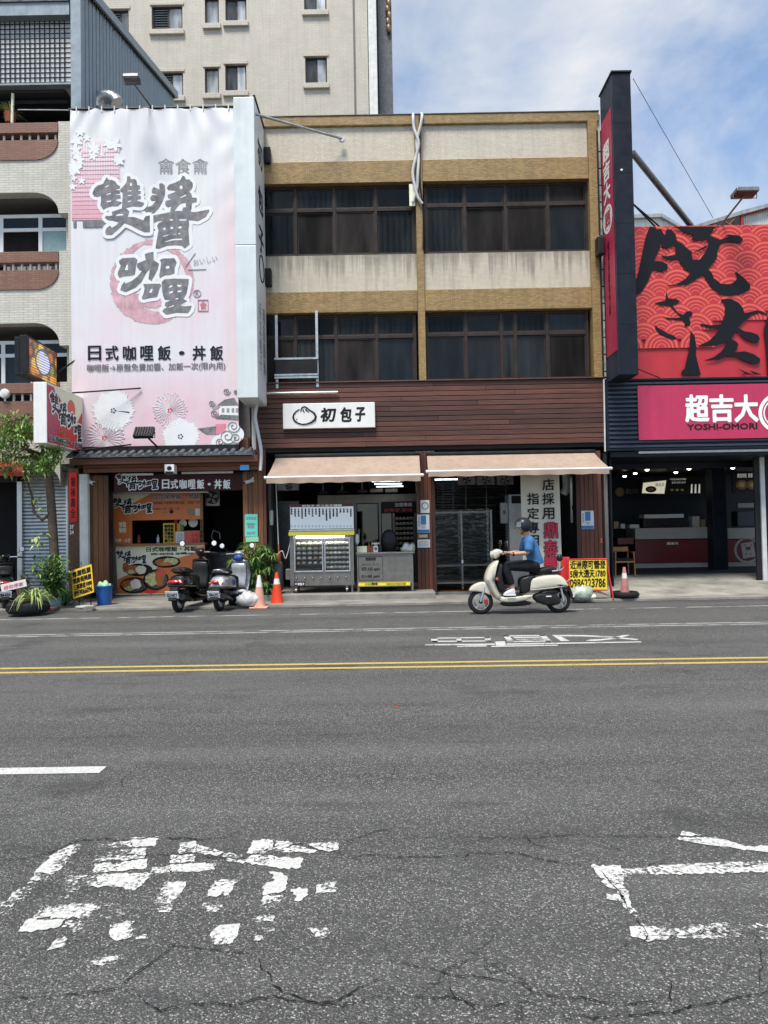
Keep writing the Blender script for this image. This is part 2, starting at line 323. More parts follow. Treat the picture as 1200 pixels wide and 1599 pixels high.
M('stone_step', (.24, .225, .20), .75, var=.25, scale=3, bump=.3, speck=.3)
M('window_frame', (.035, .026, .022), .45, var=.25); M('alu', (.52, .53, .54), .38, .85, var=.12, scale=8)
M('alu_white', (.72, .73, .73), .45, var=.06); M('steel', (.215, .20, .185), .40, .7, var=.16, scale=7, streak=.15)
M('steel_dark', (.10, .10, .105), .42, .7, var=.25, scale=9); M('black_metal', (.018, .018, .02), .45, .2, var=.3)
M('galv', (.42, .44, .45), .42, .75, var=.2, scale=6, streak=.3); M('rust', (.20, .07, .035), .85, var=.4, scale=9)
M('sheet_grey', (.24, .285, .31), .42, .25, var=.10, streak=.25); M('navy', (.0085, .0115, .021), .45, .0, var=.2, streak=.1)
M('navy_light', (.030, .040, .064), .40, .2, var=.15); M('black_plastic', (.016, .016, .017), .42, var=.2, coat=.1)
M('rubber', (.014, .014, .015), .8, var=.3, bump=.3, bscale=80); M('chrome', (.72, .72, .72), .16, 1, var=.05)
M('vinyl', (.76, .755, .765), .42, var=.05, scale=1.2, streak=.14); M('vinyl_pink', (.66, .40, .45), .45, var=.14, scale=2.5, streak=.18)
M('vinyl_rose', (.62, .20, .27), .45, var=.2, scale=3); M('vinyl_white', (.74, .74, .745), .45, var=.03)
M('ink_grey', (.17, .165, .17), .5, var=.45, scale=6, streak=.4); M('ink_soft', (.28, .27, .28), .5, var=.2); M('ink_black', (.012, .012, .014), .5, var=.2)
M('pale_sheet', (.62, .665, .665), .4, .1, var=.05, scale=2, streak=.12); M('sign_white', (.74, .73, .70), .4, var=.04, streak=.06)
M('awning', (.355, .262, .20), .85, var=.12, scale=1.9, bump=.2, bscale=14, streak=.25); M('awning_hem', (.37, .272, .208), .85, var=.06)
M('magenta', (.47, .024, .085), .38, var=.07, scale=2, streak=.16); M('sign_red', (.46, .020, .032), .5, var=.12, scale=1.4)
M('sign_orange', (.68, .10, .065), .5, var=.10, scale=3); M('sign_navy', (.006, .008, .013), .75, var=.2)
M('white_print', (.84, .84, .83), .45, var=.03); M('orange_board', (.66, .17, .04), .45, var=.08); M('cream_board', (.78, .76, .56), .45, var=.05)
M('yellow_bright', (.80, .60, .035), .45, var=.08, scale=8); M('yellow_board', (.72, .45, .015), .45, var=.08, scale=8); M('yellow_print', (.75, .62, .06), .5, var=.06); M('red_print', (.60, .030, .030), .5, var=.1)
M('deep_red', (.10, .008, .012), .45, var=.15); M('maroon', (.045, .010, .012), .55, var=.2); M('red_paper', (.55, .012, .014), .6, var=.1)
M('cyan_paper', (.13, .60, .50), .6, var=.05); M('green_paper', (.28, .58, .36), .6, var=.05); M('blue_print', (.03, .16, .38), .5, var=.08)
M('paper', (.62, .63, .62), .7, var=.05); M('brass', (.25, .17, .09), .45, .4); M('light_box', (.62, .66, .68), .5, var=.02, emit=.10, ecol=(.85, .93, 1))
M('tube_on', (.9, .95, 1), .4, emit=2.2, ecol=(.82, .93, 1)); M('tube_warm', (1, .95, .85), .4, emit=16.0, ecol=(1, .93, .78)); M('lamp_on', (1, .9, .7), .4, emit=5, ecol=(1, .86, .66))
M('bun', (.74, .68, .58), .6, var=.08, scale=30); M('bun_brown', (.55, .36, .24), .6, var=.12, scale=30)
M('rice', (.76, .72, .60), .6, var=.1, scale=40); M('bowl_print', (.022, .016, .014), .5, var=.2); M('curry_print', (.40, .12, .03), .5, var=.45, scale=14); M('salad_print', (.52, .52, .22), .5, var=.35, scale=18)
M('bark', (.085, .058, .042), .9, var=.45, scale=9, bump=1.0, bscale=22); M('leaf_light', (.19, .29, .055), .5, var=.3, scale=3); M('leaf_mid', (.095, .20, .042), .48, var=.3, scale=3)
M('leaf_dark', (.04, .10, .028), .45, var=.3, scale=3); M('leaf_variegated', (.34, .42, .13), .5, var=.3, scale=9); M('soil', (.045, .03, .022), .95, bump=.8)
M('pot_blue', (.14, .22, .26), .4, var=.2, streak=.2); M('terracotta', (.30, .085, .03), .8, var=.2); M('brick_red', (.24, .09, .055), .9, var=.3, bump=.5)
M('bucket_blue', (.012, .10, .36), .35, var=.12); M('bag_green', (.33, .62, .34), .35, var=.1); M('bag_white', (.46, .47, .47), .4, var=.2, scale=9, bump=1.0, bscale=16); M('bag_clear', (.36, .42, .33), .3, var=.5, scale=9, bump=1.0, bscale=16)
M('cone_orange', (.72, .055, .012), .45, var=.12, streak=.12); M('cone_faded', (.66, .33, .24), .6, var=.22, scale=6, streak=.2); M('cone_dusty', (.46, .18, .16), .6, var=.25, scale=6, streak=.25); M('cone_white', (.70, .67, .63), .5, var=.08, speck=.15)
M('cream_paint', (.56, .52, .42), .2, var=.05, scale=6, coat=.6); M('black_paint', (.010, .010, .011), .2, var=.2, coat=.6); M('silver_paint', (.36, .37, .385), .3, .45, var=.08, coat=.5); M('blue_paint', (.012, .06, .32), .25, var=.1, coat=.5)
M('tail_red', (.40, .008, .010), .15, var=.1, coat=.8); M('plate', (.78, .78, .77), .45, var=.03); M('seat_vinyl', (.014, .014, .015), .55, var=.25); M('caliper', (.40, .012, .012), .4)
M('engine', (.022, .022, .023), .5, .3, var=.3, scale=14); M('lens', (.62, .64, .65), .12, .2, var=.08, coat=.8)
M('skin', (.45, .25, .165), .55, var=.08, scale=14); M('denim_shirt', (.035, .135, .30), .85, var=.35, scale=7, bump=1.0, bscale=11); M('trousers', (.012, .012, .016), .85, var=.4, scale=8, bump=1.0, bscale=10); M('shoe', (.62, .63, .65), .6, var=.18, scale=20)
M('helmet', (.016, .018, .022), .42, var=.15, coat=.15); M('hair', (.012, .010, .009), .6); M('visor', (.30, .34, .38), .08, .2, coat=1)
M('wood_seat', (.30, .14, .05), .5, var=.2); M('wall_tan', (.30, .14, .055), .6, var=.2); M('conduit', (.54, .55, .55), .45, var=.12, streak=.15); M('fan_blade', (.30, .31, .32), .5, var=.2)
M('counter_white', (.40, .385, .36), .4, var=.05); M('counter_red', (.15, .008, .014), .4, var=.1); M('roof_tile', (.085, .092, .10), .6, var=.35, scale=9); M('gas_grey', (.09, .092, .095), .5, .3, var=.3, streak=.3); M('gas_orange', (.42, .10, .03), .6, var=.3)
M('curtain', (.42, .45, .46), .8, var=.12, streak=.25); M('pink_cloud', (.64, .47, .52), .5, var=.1, scale=2)
M('roof_metal', (.30, .32, .32), .6, .2, var=.25, streak=.5); M('red_trim', (.28, .03, .022), .6, var=.3); M('pale_wall', (.60, .60, .57), .8, streak=.3)
M('teal_glass', (.24, .36, .35), .25, var=.1, scale=2)

def wood_mat(name, col, axis, var=.35, rough=.6):
    m, t, b, N = nodes(name); sc = (1.2, 22, 22) if axis == 'X' else (22, 22, 1.2)
    v = coords(N, sc); oi = N('ShaderNodeObjectInfo')
    vv = N('ShaderNodeVectorMath', {0: v, 1: oi.outputs['Location']}, operation='ADD').outputs[0]
    no = N('ShaderNodeTexNoise', {'Vector': vv, 'Scale': 1.4, 'Detail': 8.0, 'Roughness': .65, 'Distortion': .6}).outputs[0]
    c = mixc(N, ramp(N, no, [(.28, g(0)), (.72, g(1))]), c4(col, 1-var), c4(col, 1+var))
    vr = N('ShaderNodeMapRange', {0: oi.outputs['Random'], 1: 0, 2: 1, 3: .55, 4: 1.4}).outputs[0]
    c = N('ShaderNodeVectorMath', {0: c, 3: vr}, operation='SCALE').outputs[0]
    t.links.new(c, b.inputs['Base Color']); b.inputs['Roughness'].default_value = rough
    t.links.new(N('ShaderNodeBump', {'Height': no, 'Strength': .35, 'Distance': .004}).outputs[0], b.inputs['Normal'])
wood_mat('wood_fascia', (.085, .029, .018), 'X', .5); wood_mat('wood_post', (.10, .030, .016), 'Z'); wood_mat('wood_tan', (.17, .062, .022), 'Z'); wood_mat('wood_beam', (.12, .042, .018), 'X')

def glass_mat(name, col, alpha_rough=.06, folds=0, spec=.35):
    m, t, b, N = nodes(name); v = coords(N)
    no = N('ShaderNodeTexNoise', {'Vector': coords(N, (2.2, 1, .5)), 'Scale': 1.2, 'Detail': 4.0}).outputs[0]
    c = mixc(N, ramp(N, no, [(.35, g(0)), (.7, g(1))]), c4(col, .45), c4(col, 1.7))
    if folds:
        wv = N('ShaderNodeTexWave', {'Vector': v, 'Scale': 2.3, 'Distortion': 2.5, 'Detail': 2.0}, wave_type='BANDS', bands_direction='X').outputs[1]
        c = mixc(N, N('ShaderNodeMath', {0: wv, 1: folds}, operation='MULTIPLY').outputs[0], c, (.10, .12, .13, 1))
    oi = N('ShaderNodeObjectInfo'); c = N('ShaderNodeVectorMath', {0: c, 3: N('ShaderNodeMapRange', {0: oi.outputs['Random'], 1: 0, 2: 1, 3: .4, 4: 2.4 if max(col) < .1 else 1.3}).outputs[0]}, operation='SCALE').outputs[0]
    t.links.new(c, b.inputs['Base Color']); b.inputs['Roughness'].default_value = alpha_rough; b.inputs['Specular IOR Level'].default_value = spec
    h = N('ShaderNodeTexNoise', {'Vector': v, 'Scale': .9, 'Detail': 1.0}).outputs[0]
    t.links.new(N('ShaderNodeBump', {'Height': h, 'Strength': .12, 'Distance': .05}).outputs[0], b.inputs['Normal'])
glass_mat('glass_dark', (.006, .0066, .0072), spec=.26); glass_mat('glass_curtain', (.008, .009, .0095), folds=.045, spec=.13); glass_mat('screen_mesh', (.011, .0095, .009), .6, spec=.08)
glass_mat('glass_tower_sky', (.40, .42, .44), .05, spec=.9); glass_mat('glass_tower_dark', (.035, .04, .045), .05)  # bright tower panes: reflected cloud is put into the pale base colour

# clear pane
m_, t_, b_, N_ = nodes('clear_pane'); tr = N_('ShaderNodeBsdfTransparent', {0: (.97, .98, .98, 1)}); gl = N_('ShaderNodeBsdfGlossy', {'Color': (1, 1, 1, 1), 'Roughness': .03})
ms = N_('ShaderNodeMixShader', {0: .03, 1: tr.outputs[0], 2: gl.outputs[0]}); t_.links.new(ms.outputs[0], t_.nodes['Material Output'].inputs[0])
m_, t_, b_, N_ = nodes('plastic_film'); tr = N_('ShaderNodeBsdfTransparent', {0: (.75, .76, .76, 1)}); gl = N_('ShaderNodeBsdfGlossy', {'Color': (.9, .9, .9, 1), 'Roughness': .16})
no_ = N_('ShaderNodeTexNoise', {'Vector': coords(N_), 'Scale': 5.0, 'Detail': 4.0, 'Distortion': 1.6}).outputs[0]
ff = ramp(N_, no_, [(.47, g(.015)), (.52, g(.07)), (.56, g(.015))])
bp = N_('ShaderNodeBump', {'Height': no_, 'Strength': .5, 'Distance': .03}); t_.links.new(bp.outputs[0], gl.inputs['Normal'])
ms = N_('ShaderNodeMixShader', {0: ff, 1: tr.outputs[0], 2: gl.outputs[0]}); t_.links.new(ms.outputs[0], t_.nodes['Material Output'].inputs[0])

# asphalt
m_, t_, b_, N_ = nodes('asphalt'); v_ = coords(N_)
vo = N_('ShaderNodeTexVoronoi', {'Vector': v_, 'Scale': 135.0}); vs = N_('ShaderNodeSeparateColor', {0: vo.outputs['Color']}).outputs[0]
st = ramp(N_, vs, [(0, (.020, .020, .019)), (.42, (.055, .055, .053)), (.70, (.105, .104, .097)), (.88, (.21, .207, .190)), (1, (.46, .45, .41))])
ed = ramp(N_, vo.outputs['Distance'], [(.35, g(0)), (.75, g(.8))])
c_ = mixc(N_, ed, st, (.026, .025, .025, 1))
gr_ = N_('ShaderNodeTexNoise', {'Vector': v_, 'Scale': 210.0, 'Detail': 2.0, 'Roughness': .7}).outputs[0]
c_ = N_('ShaderNodeVectorMath', {0: c_, 3: N_('ShaderNodeMapRange', {0: gr_, 1: .32, 2: .68, 3: .25, 4: 1.95}).outputs[0]}, operation='SCALE').outputs[0]
n_a = N_('ShaderNodeTexNoise', {'Vector': v_, 'Scale': 28.0, 'Detail': 5.0, 'Roughness': .7}).outputs[0]
c_ = mixc(N_, ramp(N_, n_a, [(.35, g(.0)), (.75, g(.35))]), c_, (.138, .137, .131, 1))
n_b = N_('ShaderNodeTexNoise', {'Vector': coords(N_, (.22, 1.0, 1)), 'Scale': .9, 'Detail': 6.0, 'Roughness': .6}).outputs[0]
c_ = mixc(N_, ramp(N_, n_b, [(.36, g(0)), (.68, g(.40))]), c_, (.142, .141, .135, 1))
n_c = N_('ShaderNodeTexNoise', {'Vector': coords(N_, (.5, 2.2, 1)), 'Scale': 1.7, 'Detail': 7.0}).outputs[0]
c_ = mixc(N_, ramp(N_, n_c, [(.57, g(0)), (.74, g(.5))]), c_, (.028, .028, .03, 1))
wp = N_('ShaderNodeTexNoise', {'Vector': v_, 'Scale': 2.4, 'Detail': 6.0, 'Roughness': .7}).outputs[1]
vv = N_('ShaderNodeVectorMath', {0: v_, 1: N_('ShaderNodeVectorMath', {0: wp, 3: .55}, operation='SCALE').outputs[0]}, operation='ADD').outputs[0]
vc = N_('ShaderNodeTexVoronoi', {'Vector': vv, 'Scale': 1.15}, feature='DISTANCE_TO_EDGE').outputs['Distance']
ck = ramp(N_, vc, [(0, g(1)), (.004, g(.8)), (.009, g(0))])
mk = ramp(N_, N_('ShaderNodeTexNoise', {'Vector': v_, 'Scale': .55, 'Detail': 3.0}).outputs[0], [(.50, g(0)), (.60, g(1))])
sy_ = N_('ShaderNodeSeparateXYZ', {0: v_}).outputs[1]; nr_ = N_('ShaderNodeMapRange', {0: sy_, 1: 2.7, 2: 6.5, 3: .65, 4: .08}).outputs[0]
ckm = N_('ShaderNodeMath', {0: N_('ShaderNodeMath', {0: ck, 1: mk}, operation='MULTIPLY').outputs[0], 1: nr_}, operation='MULTIPLY').outputs[0]
c_ = mixc(N_, ckm, c_, (.006, .006, .007, 1))
n_d = N_('ShaderNodeTexNoise', {'Vector': coords(N_, (.035, 1.15, 1)), 'Scale': 1.3, 'Detail': 4.0}).outputs[0]
c_ = N_('ShaderNodeVectorMath', {0: c_, 3: N_('ShaderNodeMapRange', {0: n_d, 1: .3, 2: .7, 3: .86, 4: 1.22}).outputs[0]}, operation='SCALE').outputs[0]
n_e = N_('ShaderNodeTexNoise', {'Vector': v_, 'Scale': .8, 'Detail': 5.0, 'Roughness': .6}).outputs[0]
c_ = mixc(N_, ramp(N_, n_e, [(.58, g(0)), (.66, g(.45))]), c_, (.035, .034, .033, 1))
kd = N_('ShaderNodeMath', {0: N_('ShaderNodeMapRange', {0: sy_, 1: 14.5, 2: 15.2, 3: 0, 4: 1}).outputs[0], 1: ramp(N_, n_c, [(.3, g(.15)), (.6, g(.75))])}, operation='MULTIPLY').outputs[0]
c_ = mixc(N_, kd, c_, (.028, .027, .024, 1))
t_.links.new(c_, b_.inputs['Base Color']); b_.inputs['Roughness'].default_value = .78; b_.inputs['Specular IOR Level'].default_value = .42
hh = N_('ShaderNodeMath', {0: vo.outputs['Distance'], 1: ckm}, operation='ADD').outputs[0]
t_.links.new(N_('ShaderNodeBump', {'Height': hh, 'Strength': .9, 'Distance': .010}, invert=True).outputs[0], b_.inputs['Normal'])

def paint_mat(name, col, wear):      # road paint that has flaked away in places
    m, t, b, N = nodes(name); v = coords(N)
    a1 = N('ShaderNodeTexNoise', {'Vector': v, 'Scale': 52.0, 'Detail': 6.0, 'Roughness': .75}).outputs[0]
    a2 = N('ShaderNodeTexNoise', {'Vector': v, 'Scale': 3.0, 'Detail': 3.0}).outputs[0]
    s = N('ShaderNodeMath', {0: a1, 1: a2}, operation='ADD').outputs[0]
    k = ramp(N, N('ShaderNodeMath', {0: s, 1: .5}, operation='MULTIPLY').outputs[0], [(.30 + wear - .02, g(0)), (.30 + wear + .025, g(1))])
    c = mixc(N, ramp(N, a1, [(.38, g(0)), (.66, g(1))]), c4(col, .52), c4(col, 1.0)); c = mixc(N, ramp(N, a2, [(.4, g(0)), (.75, g(.45))]), c, c4(col, .55))
    t.links.new(c, b.inputs['Base Color']); b.inputs['Roughness'].default_value = .65
    tr = N('ShaderNodeBsdfTransparent'); mxs = N('ShaderNodeMixShader', {0: k, 1: tr.outputs[0], 2: b.outputs[0]})
    t.links.new(mxs.outputs[0], t.nodes['Material Output'].inputs[0])
paint_mat('paint_white', (.70, .70, .665), .135); paint_mat('paint_flaked', (.70, .70, .665), .168); paint_mat('paint_gone', (.70, .70, .67), .205); paint_mat('paint_thin', (.55, .55, .53), .17)
paint_mat('paint_yellow', (.66, .49, .12), .09)
M('crack', (.010, .010, .011), .95, var=.2)

# ------------------------------------------------------------------ ground
def struct(o): o['kind'] = 'structure'; return o
road = struct(B('road', 'asphalt', None, -70, -30, -.4, 70, 15.22, 0))
struct(B('sidewalk', 'concrete', None, -70, 15.22, -.4, 70, 17.05, .05, .01))
struct(B('ground', 'concrete', None, -400, 17.05, -.5, 400, 700, -.02))
def strip(name, a, b, wid, mat, z=.004):       # painted line between two photo points on the road
    p, q = GR(*a), GR(*b); d = (q - p).normalized(); n = Vector((-d.y, d.x, 0)) * wid / 2
    p = p - d * 0; m = MB()
    m.face([p - n, q - n, q + n, p + n]); 
    for i in range(len(m.v)): m.v[i].z = z
    return m.build(name, mat, road)
def ext(a, b, l, r):                           # carry a photo line on to both sides
    s = (b[1]-a[1])/(b[0]-a[0]); return (l, a[1] + s*(l-a[0])), (r, a[1] + s*(r-a[0]))
strip('edge_line', *ext((0, 968.2), (1200, 946.2), -600, 1800), .10, 'paint_thin')
strip('lane_line', *ext((0, 992.6), (1200, 971.8), -600, 1800), .075, 'paint_thin')
strip('lane_line', *ext((0, 995.2), (1200, 974.6), -600, 1800), .075, 'paint_thin')
strip('centre_line', *ext((0, 1044.6), (1200, 1027.4), -600, 1800), .10, 'paint_yellow')
strip('centre_line', *ext((0, 1051.2), (1200, 1034.2), -600, 1800), .10, 'paint_yellow')
def mark(name, pts, mat, k=1.0, sx=0, sy=0, z=.004):
    q = [GR(sx + x/k, sy + y/k) for x, y in pts]; 
    if mat != 'paint_white' or k == 4.0 or k > 4.1:
        rr = random.Random(int(pts[0][0]*3+pts[0][1])); q2 = []
        for a, b in zip(q, q[1:]+q[:1]):
            nn = max(1, int((b-a).length/.016))
            for i in range(nn): q2.append(a.lerp(b, i/nn) + (Vector((rr.gauss(0, .0045), rr.gauss(0, .0065), 0)) if i else Vector()))
        q = q2
    for a in q: a.z = z
    n = sum((q[i].x*q[(i+1)%len(q)].y - q[(i+1)%len(q)].x*q[i].y) for i in range(len(q)))
    return MB().face(q if n > 0 else q[::-1]).build(name, mat, road)
mark('lane_dash', [(-160, 1203), (167, 1197.5), (155, 1208), (-170, 1213)], 'paint_white')
# far character, read by drivers going left: each stroke a piece of paint
Q = (10/3, 650, 970)
for pl in ([(78,88),(388,84),(390,89),(80,93)], [(80,104),(390,102),(392,107),(82,110)], [(78,88),(112,87),(114,110),(80,110)], [(355,85),(386,84),(392,107),(362,108)], [(208,88),(232,88),(240,109),(214,109)],
           [(46,122),(410,118),(414,125),(48,128)], [(215,129),(365,127),(372,133),(216,136)], [(452,76),(672,73),(676,78),(456,82)], [(452,76),(484,76),(512,108),(478,109)], [(640,73),(672,73),(708,107),(676,108)], [(478,104),(706,102),(710,108),(480,111)],
           [(505,84),(648,82),(652,87),(512,90)], [(520,95),(662,92),(666,97),(526,100)], [(412,108),(462,106),(470,128),(418,131)], [(470,118),(1170,107),(1175,112),(474,125)], [(390,130),(736,124),(741,129),(394,136)],
           [(708,73),(742,74),(800,104),(756,106)], [(738,73),(880,74),(1010,80),(1160,95),(1148,100),(1000,87),(870,81),(745,80)], [(1085,73),(1118,74),(1040,94),(935,105),(880,104),(905,97),(985,93)]):
    mark('painted_stroke', pl, 'paint_white', *Q)
# near marks, worn and cracked
Q = (4.0, 20, 1290)
for mat, pl in (('paint_flaked', [(340,128),(438,120),(375,190),(300,275),(235,310),(130,300),(235,190)]), ('paint_gone', [(130,300),(260,300),(180,380),(90,370)]), ('paint_gone', [(90,372),(170,380),(110,430),(60,480),(-60,500),(0,420)]), ('paint_gone', [(-80,480),(20,470),(-20,560),(-90,560)]), ('paint_gone', [(240,460),(345,430),(350,450),(240,485)]),
                ('paint_gone', [(525,118),(735,95),(745,135),(530,138)]), ('paint_flaked', [(735,78),(912,70),(888,136),(750,132)]), ('paint_flaked', [(530,165),(740,150),(836,142),(820,206),(640,218),(498,230)]),
                ('paint_white', [(515,240),(650,236),(842,208),(830,270),(495,300)]), ('paint_flaked', [(345,318),(620,305),(878,300),(820,360),(760,412),(660,385),(450,382),(370,420),(300,390)]),
                ('paint_flaked', [(870,262),(990,258),(990,298),(860,300)]), ('paint_flaked', [(185,505),(400,492),(560,500),(725,485),(705,555),(640,580),(125,580)]), ('paint_white', [(85,592),(330,588),(290,635),(180,655),(35,665)]),
                ('paint_gone', [(330,600),(420,590),(380,650),(300,640)]), ('paint_flaked', [(420,600),(480,590),(420,660),(365,682),(385,640)]), ('paint_gone', [(355,690),(320,760),(210,785),(270,715)]),
                ('paint_flaked', [(610,620),(765,598),(740,700),(650,725),(600,670)]), ('paint_gone', [(765,690),(840,680),(830,710),(770,715)]), ('paint_gone', [(470,860),(620,820),(700,820),(690,850),(560,880)]),
                ('paint_flaked', [(945,356),(1090,350),(1040,440),(975,495),(880,490),(925,400)]), ('paint_gone', [(920,490),(1015,485),(980,545),(905,545)])):
    mark('painted_stroke', pl, mat, *Q)
Q = (1200/280, 280, 1290)
for mat, pl in (('paint_flaked', [(0,120),(112,105),(115,178),(0,190)]), ('paint_flaked', [(125,125),(200,150),(300,180),(250,205),(120,180)]), ('paint_flaked', [(-60,205),(110,192),(100,245),(-60,255)]), ('paint_flaked', [(-70,262),(240,250),(235,300),(-60,318)]),
                ('paint_gone', [(300,188),(430,200),(410,222),(290,210)]), ('paint_white', [(495,100),(640,95),(620,165),(545,195),(450,190)]), ('paint_white', [(650,100),(810,115),(700,150),(630,165)]), ('paint_flaked', [(640,168),(770,135),(925,170),(900,185),(700,182)]),
                ('paint_flaked', [(865,125),(1065,112),(1060,165),(1000,178),(900,148)]), ('paint_white', [(480,195),(690,215),(832,222),(800,290),(620,280),(320,240),(310,226),(440,230)]),
                ('paint_flaked', [(235,372),(388,366),(330,475),(180,480)]), ('paint_gone', [(165,520),(300,520),(295,580),(165,585)]), ('paint_flaked', [(600,312),(680,315),(730,355),(700,440),(560,470),(560,410),(640,365)]), ('paint_gone', [(560,480),(700,475),(640,560),(520,580)]), ('paint_flaked', [(510,605),(640,605),(632,650),(485,640)]),
                ('paint_white', [(748,428),(858,422),(865,465),(800,512),(770,505)]), ('paint_gone', [(920,400),(1055,375),(1050,445),(910,460)]), ('paint_flaked', [(270,670),(415,655),(360,790),(240,800),(205,740)]), ('paint_gone', [(160,830),(380,830),(330,870),(170,870)]), ('paint_gone', [(515,690),(640,690),(640,710),(515,715)]), ('paint_gone', [(850,690),(1000,690),(990,745),(930,760)]), ('paint_gone', [(495,745),(555,740),(550,775),(500,775)])):
    mark('painted_stroke', pl, mat, *Q)
Q = (4.0, 900, 1280)
for mat, pl in (('paint_white', [(668,75),(785,98),(770,108),(655,105)]), ('paint_flaked', [(645,112),(780,118),(870,112),(1000,150),(1060,172),(1300,165),(1300,225),(1000,186),(780,156),(645,132)]),
                ('paint_white', [(95,290),(280,290),(285,312),(370,318),(365,350),(295,365),(310,435),(250,440),(195,425),(140,360)]), ('paint_flaked', [(370,308),(640,285),(890,272),(1300,262),(1300,330),(860,340),(600,345),(370,350)]),
                ('paint_gone', [(190,465),(300,480),(320,540),(290,520),(190,500)]), ('paint_gone', [(250,440),(312,436),(340,540),(400,620),(450,672),(385,672),(310,560),(280,500)]), ('paint_white', [(330,675),(440,670),(580,680),(640,720),(560,760),(450,770),(340,730)]), ('paint_flaked', [(600,680),(850,655),(1300,660),(1300,750),(800,750),(600,745)])):
    mark('painted_stroke', pl, mat, *Q)
# open cracks in the asphalt
def crack(pts, wid=.012, seed=1):
    rr = random.Random(seed); pts = [GR(*p) for p in pts]; fine = []
    for a, b in zip(pts[:-1], pts[1:]):
        n = max(2, int((b-a).length / .014)); wx = wy = 0
        for i in range(n): wx = wx*.8 + rr.gauss(0, .0045); wy = wy*.86 + rr.gauss(0, .0065); e_ = min(1, i/4, (n-i)/4); fine.append(a.lerp(b, i/n) + Vector((wx*e_, wy*e_, 0)))
    fine.append(pts[-1]); L = []; Rr = []
    for i, p in enumerate(fine):
        e = min(i, len(fine)-1-i) / max(1, len(fine)); w2 = wid * .55 * (.25 + .75*min(1, e*6)) * rr.uniform(.15, 1.3) / 2
        d = (fine[min(i+1, len(fine)-1)] - fine[max(i-1, 0)]).normalized(); n = Vector((-d.y, d.x, 0))
        q = p + n*w2; q.z = .0075; L.append(q); q = p - n*w2; q.z = .0075; Rr.append(q)
    k = len(fine); m = MB(); m.add(L + Rr, [(i, k+i, k+i+1, i+1) for i in range(k-1)])
    return m.build('crack', 'crack', road)
for i, (wd, pl) in enumerate(((.016, [(-20,1346),(20,1344),(62,1338),(95,1327),(125,1313),(165,1311),(200,1314),(240,1309),(300,1312),(345,1310),(385,1300)]), (.010, [(120,1333),(170,1337),(240,1337),(300,1334),(345,1341),(365,1346),(395,1336),(425,1326),(455,1318),(490,1326),(505,1332),(528,1333)]),
        (.014, [(528,1333),(575,1337),(640,1340),(700,1338),(765,1335),(810,1334),(870,1348),(930,1356)]), (.010, [(655,1309),(720,1309),(780,1308),(830,1310),(870,1307),(905,1305),(985,1308),(1060,1307),(1100,1307),(1140,1314),(1205,1324)]), (.012, [(530,1318),(560,1310),(585,1300),(620,1292)]),
        (.009, [(935,1312),(960,1325),(975,1332)]), (.008, [(820,1304),(830,1318),(850,1325),(870,1328)]), (.008, [(930,1355),(950,1375),(968,1395),(978,1412),(985,1430),(1005,1450),(1013,1462),(1010,1470),(985,1475),(970,1482),(960,1498)]), (.007, [(970,1358),(1060,1357),(1110,1353),(1160,1356),(1210,1350)]), (.008, [(1012,1465),(1080,1463),(1150,1458),(1210,1462)]),
        (.010, [(-10,1562),(60,1560),(130,1556),(185,1545),(215,1520),(245,1500),(270,1480)]), (.010, [(190,1545),(230,1570),(250,1582),(290,1572),(330,1568),(365,1574),(400,1562),(450,1566),(500,1572),(560,1568),(610,1560)]), (.012, [(405,1497),(408,1515),(425,1540),(440,1552),(470,1562),(520,1568),(545,1556),(575,1540),(600,1530)]), (.008, [(250,1478),(310,1483),(360,1490),(405,1497)]),
        (.009, [(600,1500),(650,1512),(700,1524),(760,1530),(815,1538),(830,1552),(880,1562),(940,1568),(1010,1568),(1060,1566)]), (.008, [(700,1525),(702,1545),(710,1560),(740,1572),(790,1570),(830,1577)]), (.012, [(880,1597),(940,1592),(1000,1588),(1060,1582),(1100,1572),(1140,1564),(1170,1558),(1210,1550)]), (.008, [(1050,1535),(1046,1555),(1050,1575)]), (.009, [(600,1548),(660,1560),(720,1562),(760,1590)]), (.007, [(1185,1460),(1190,1490),(1186,1520),(1190,1550)]),
        (.007, [(180,1196),(205,1194),(213,1192),(208,1205),(196,1214),(190,1224),(194,1235)]), (.006, [(240,1092),(300,1091),(420,1089),(540,1087)]), (.006, [(610,1185),(616,1205),(612,1218)]), (.006, [(820,1215),(850,1208),(858,1218),(900,1210)]), (.006, [(470,1330),(500,1322),(545,1340),(600,1352)]), (.007, [(20,1500),(70,1482),(100,1474),(140,1470)]))):
    crack(pl, wd, i)
# small litter on the road
tag(MB().lathe(GR(620, 1105), [(.004, .002), (.018, .006), (.013, .010), (.004, .011)], 7).build('litter', 'red_paper', None), 'tiny red scrap lying on the grey asphalt', 'litter')
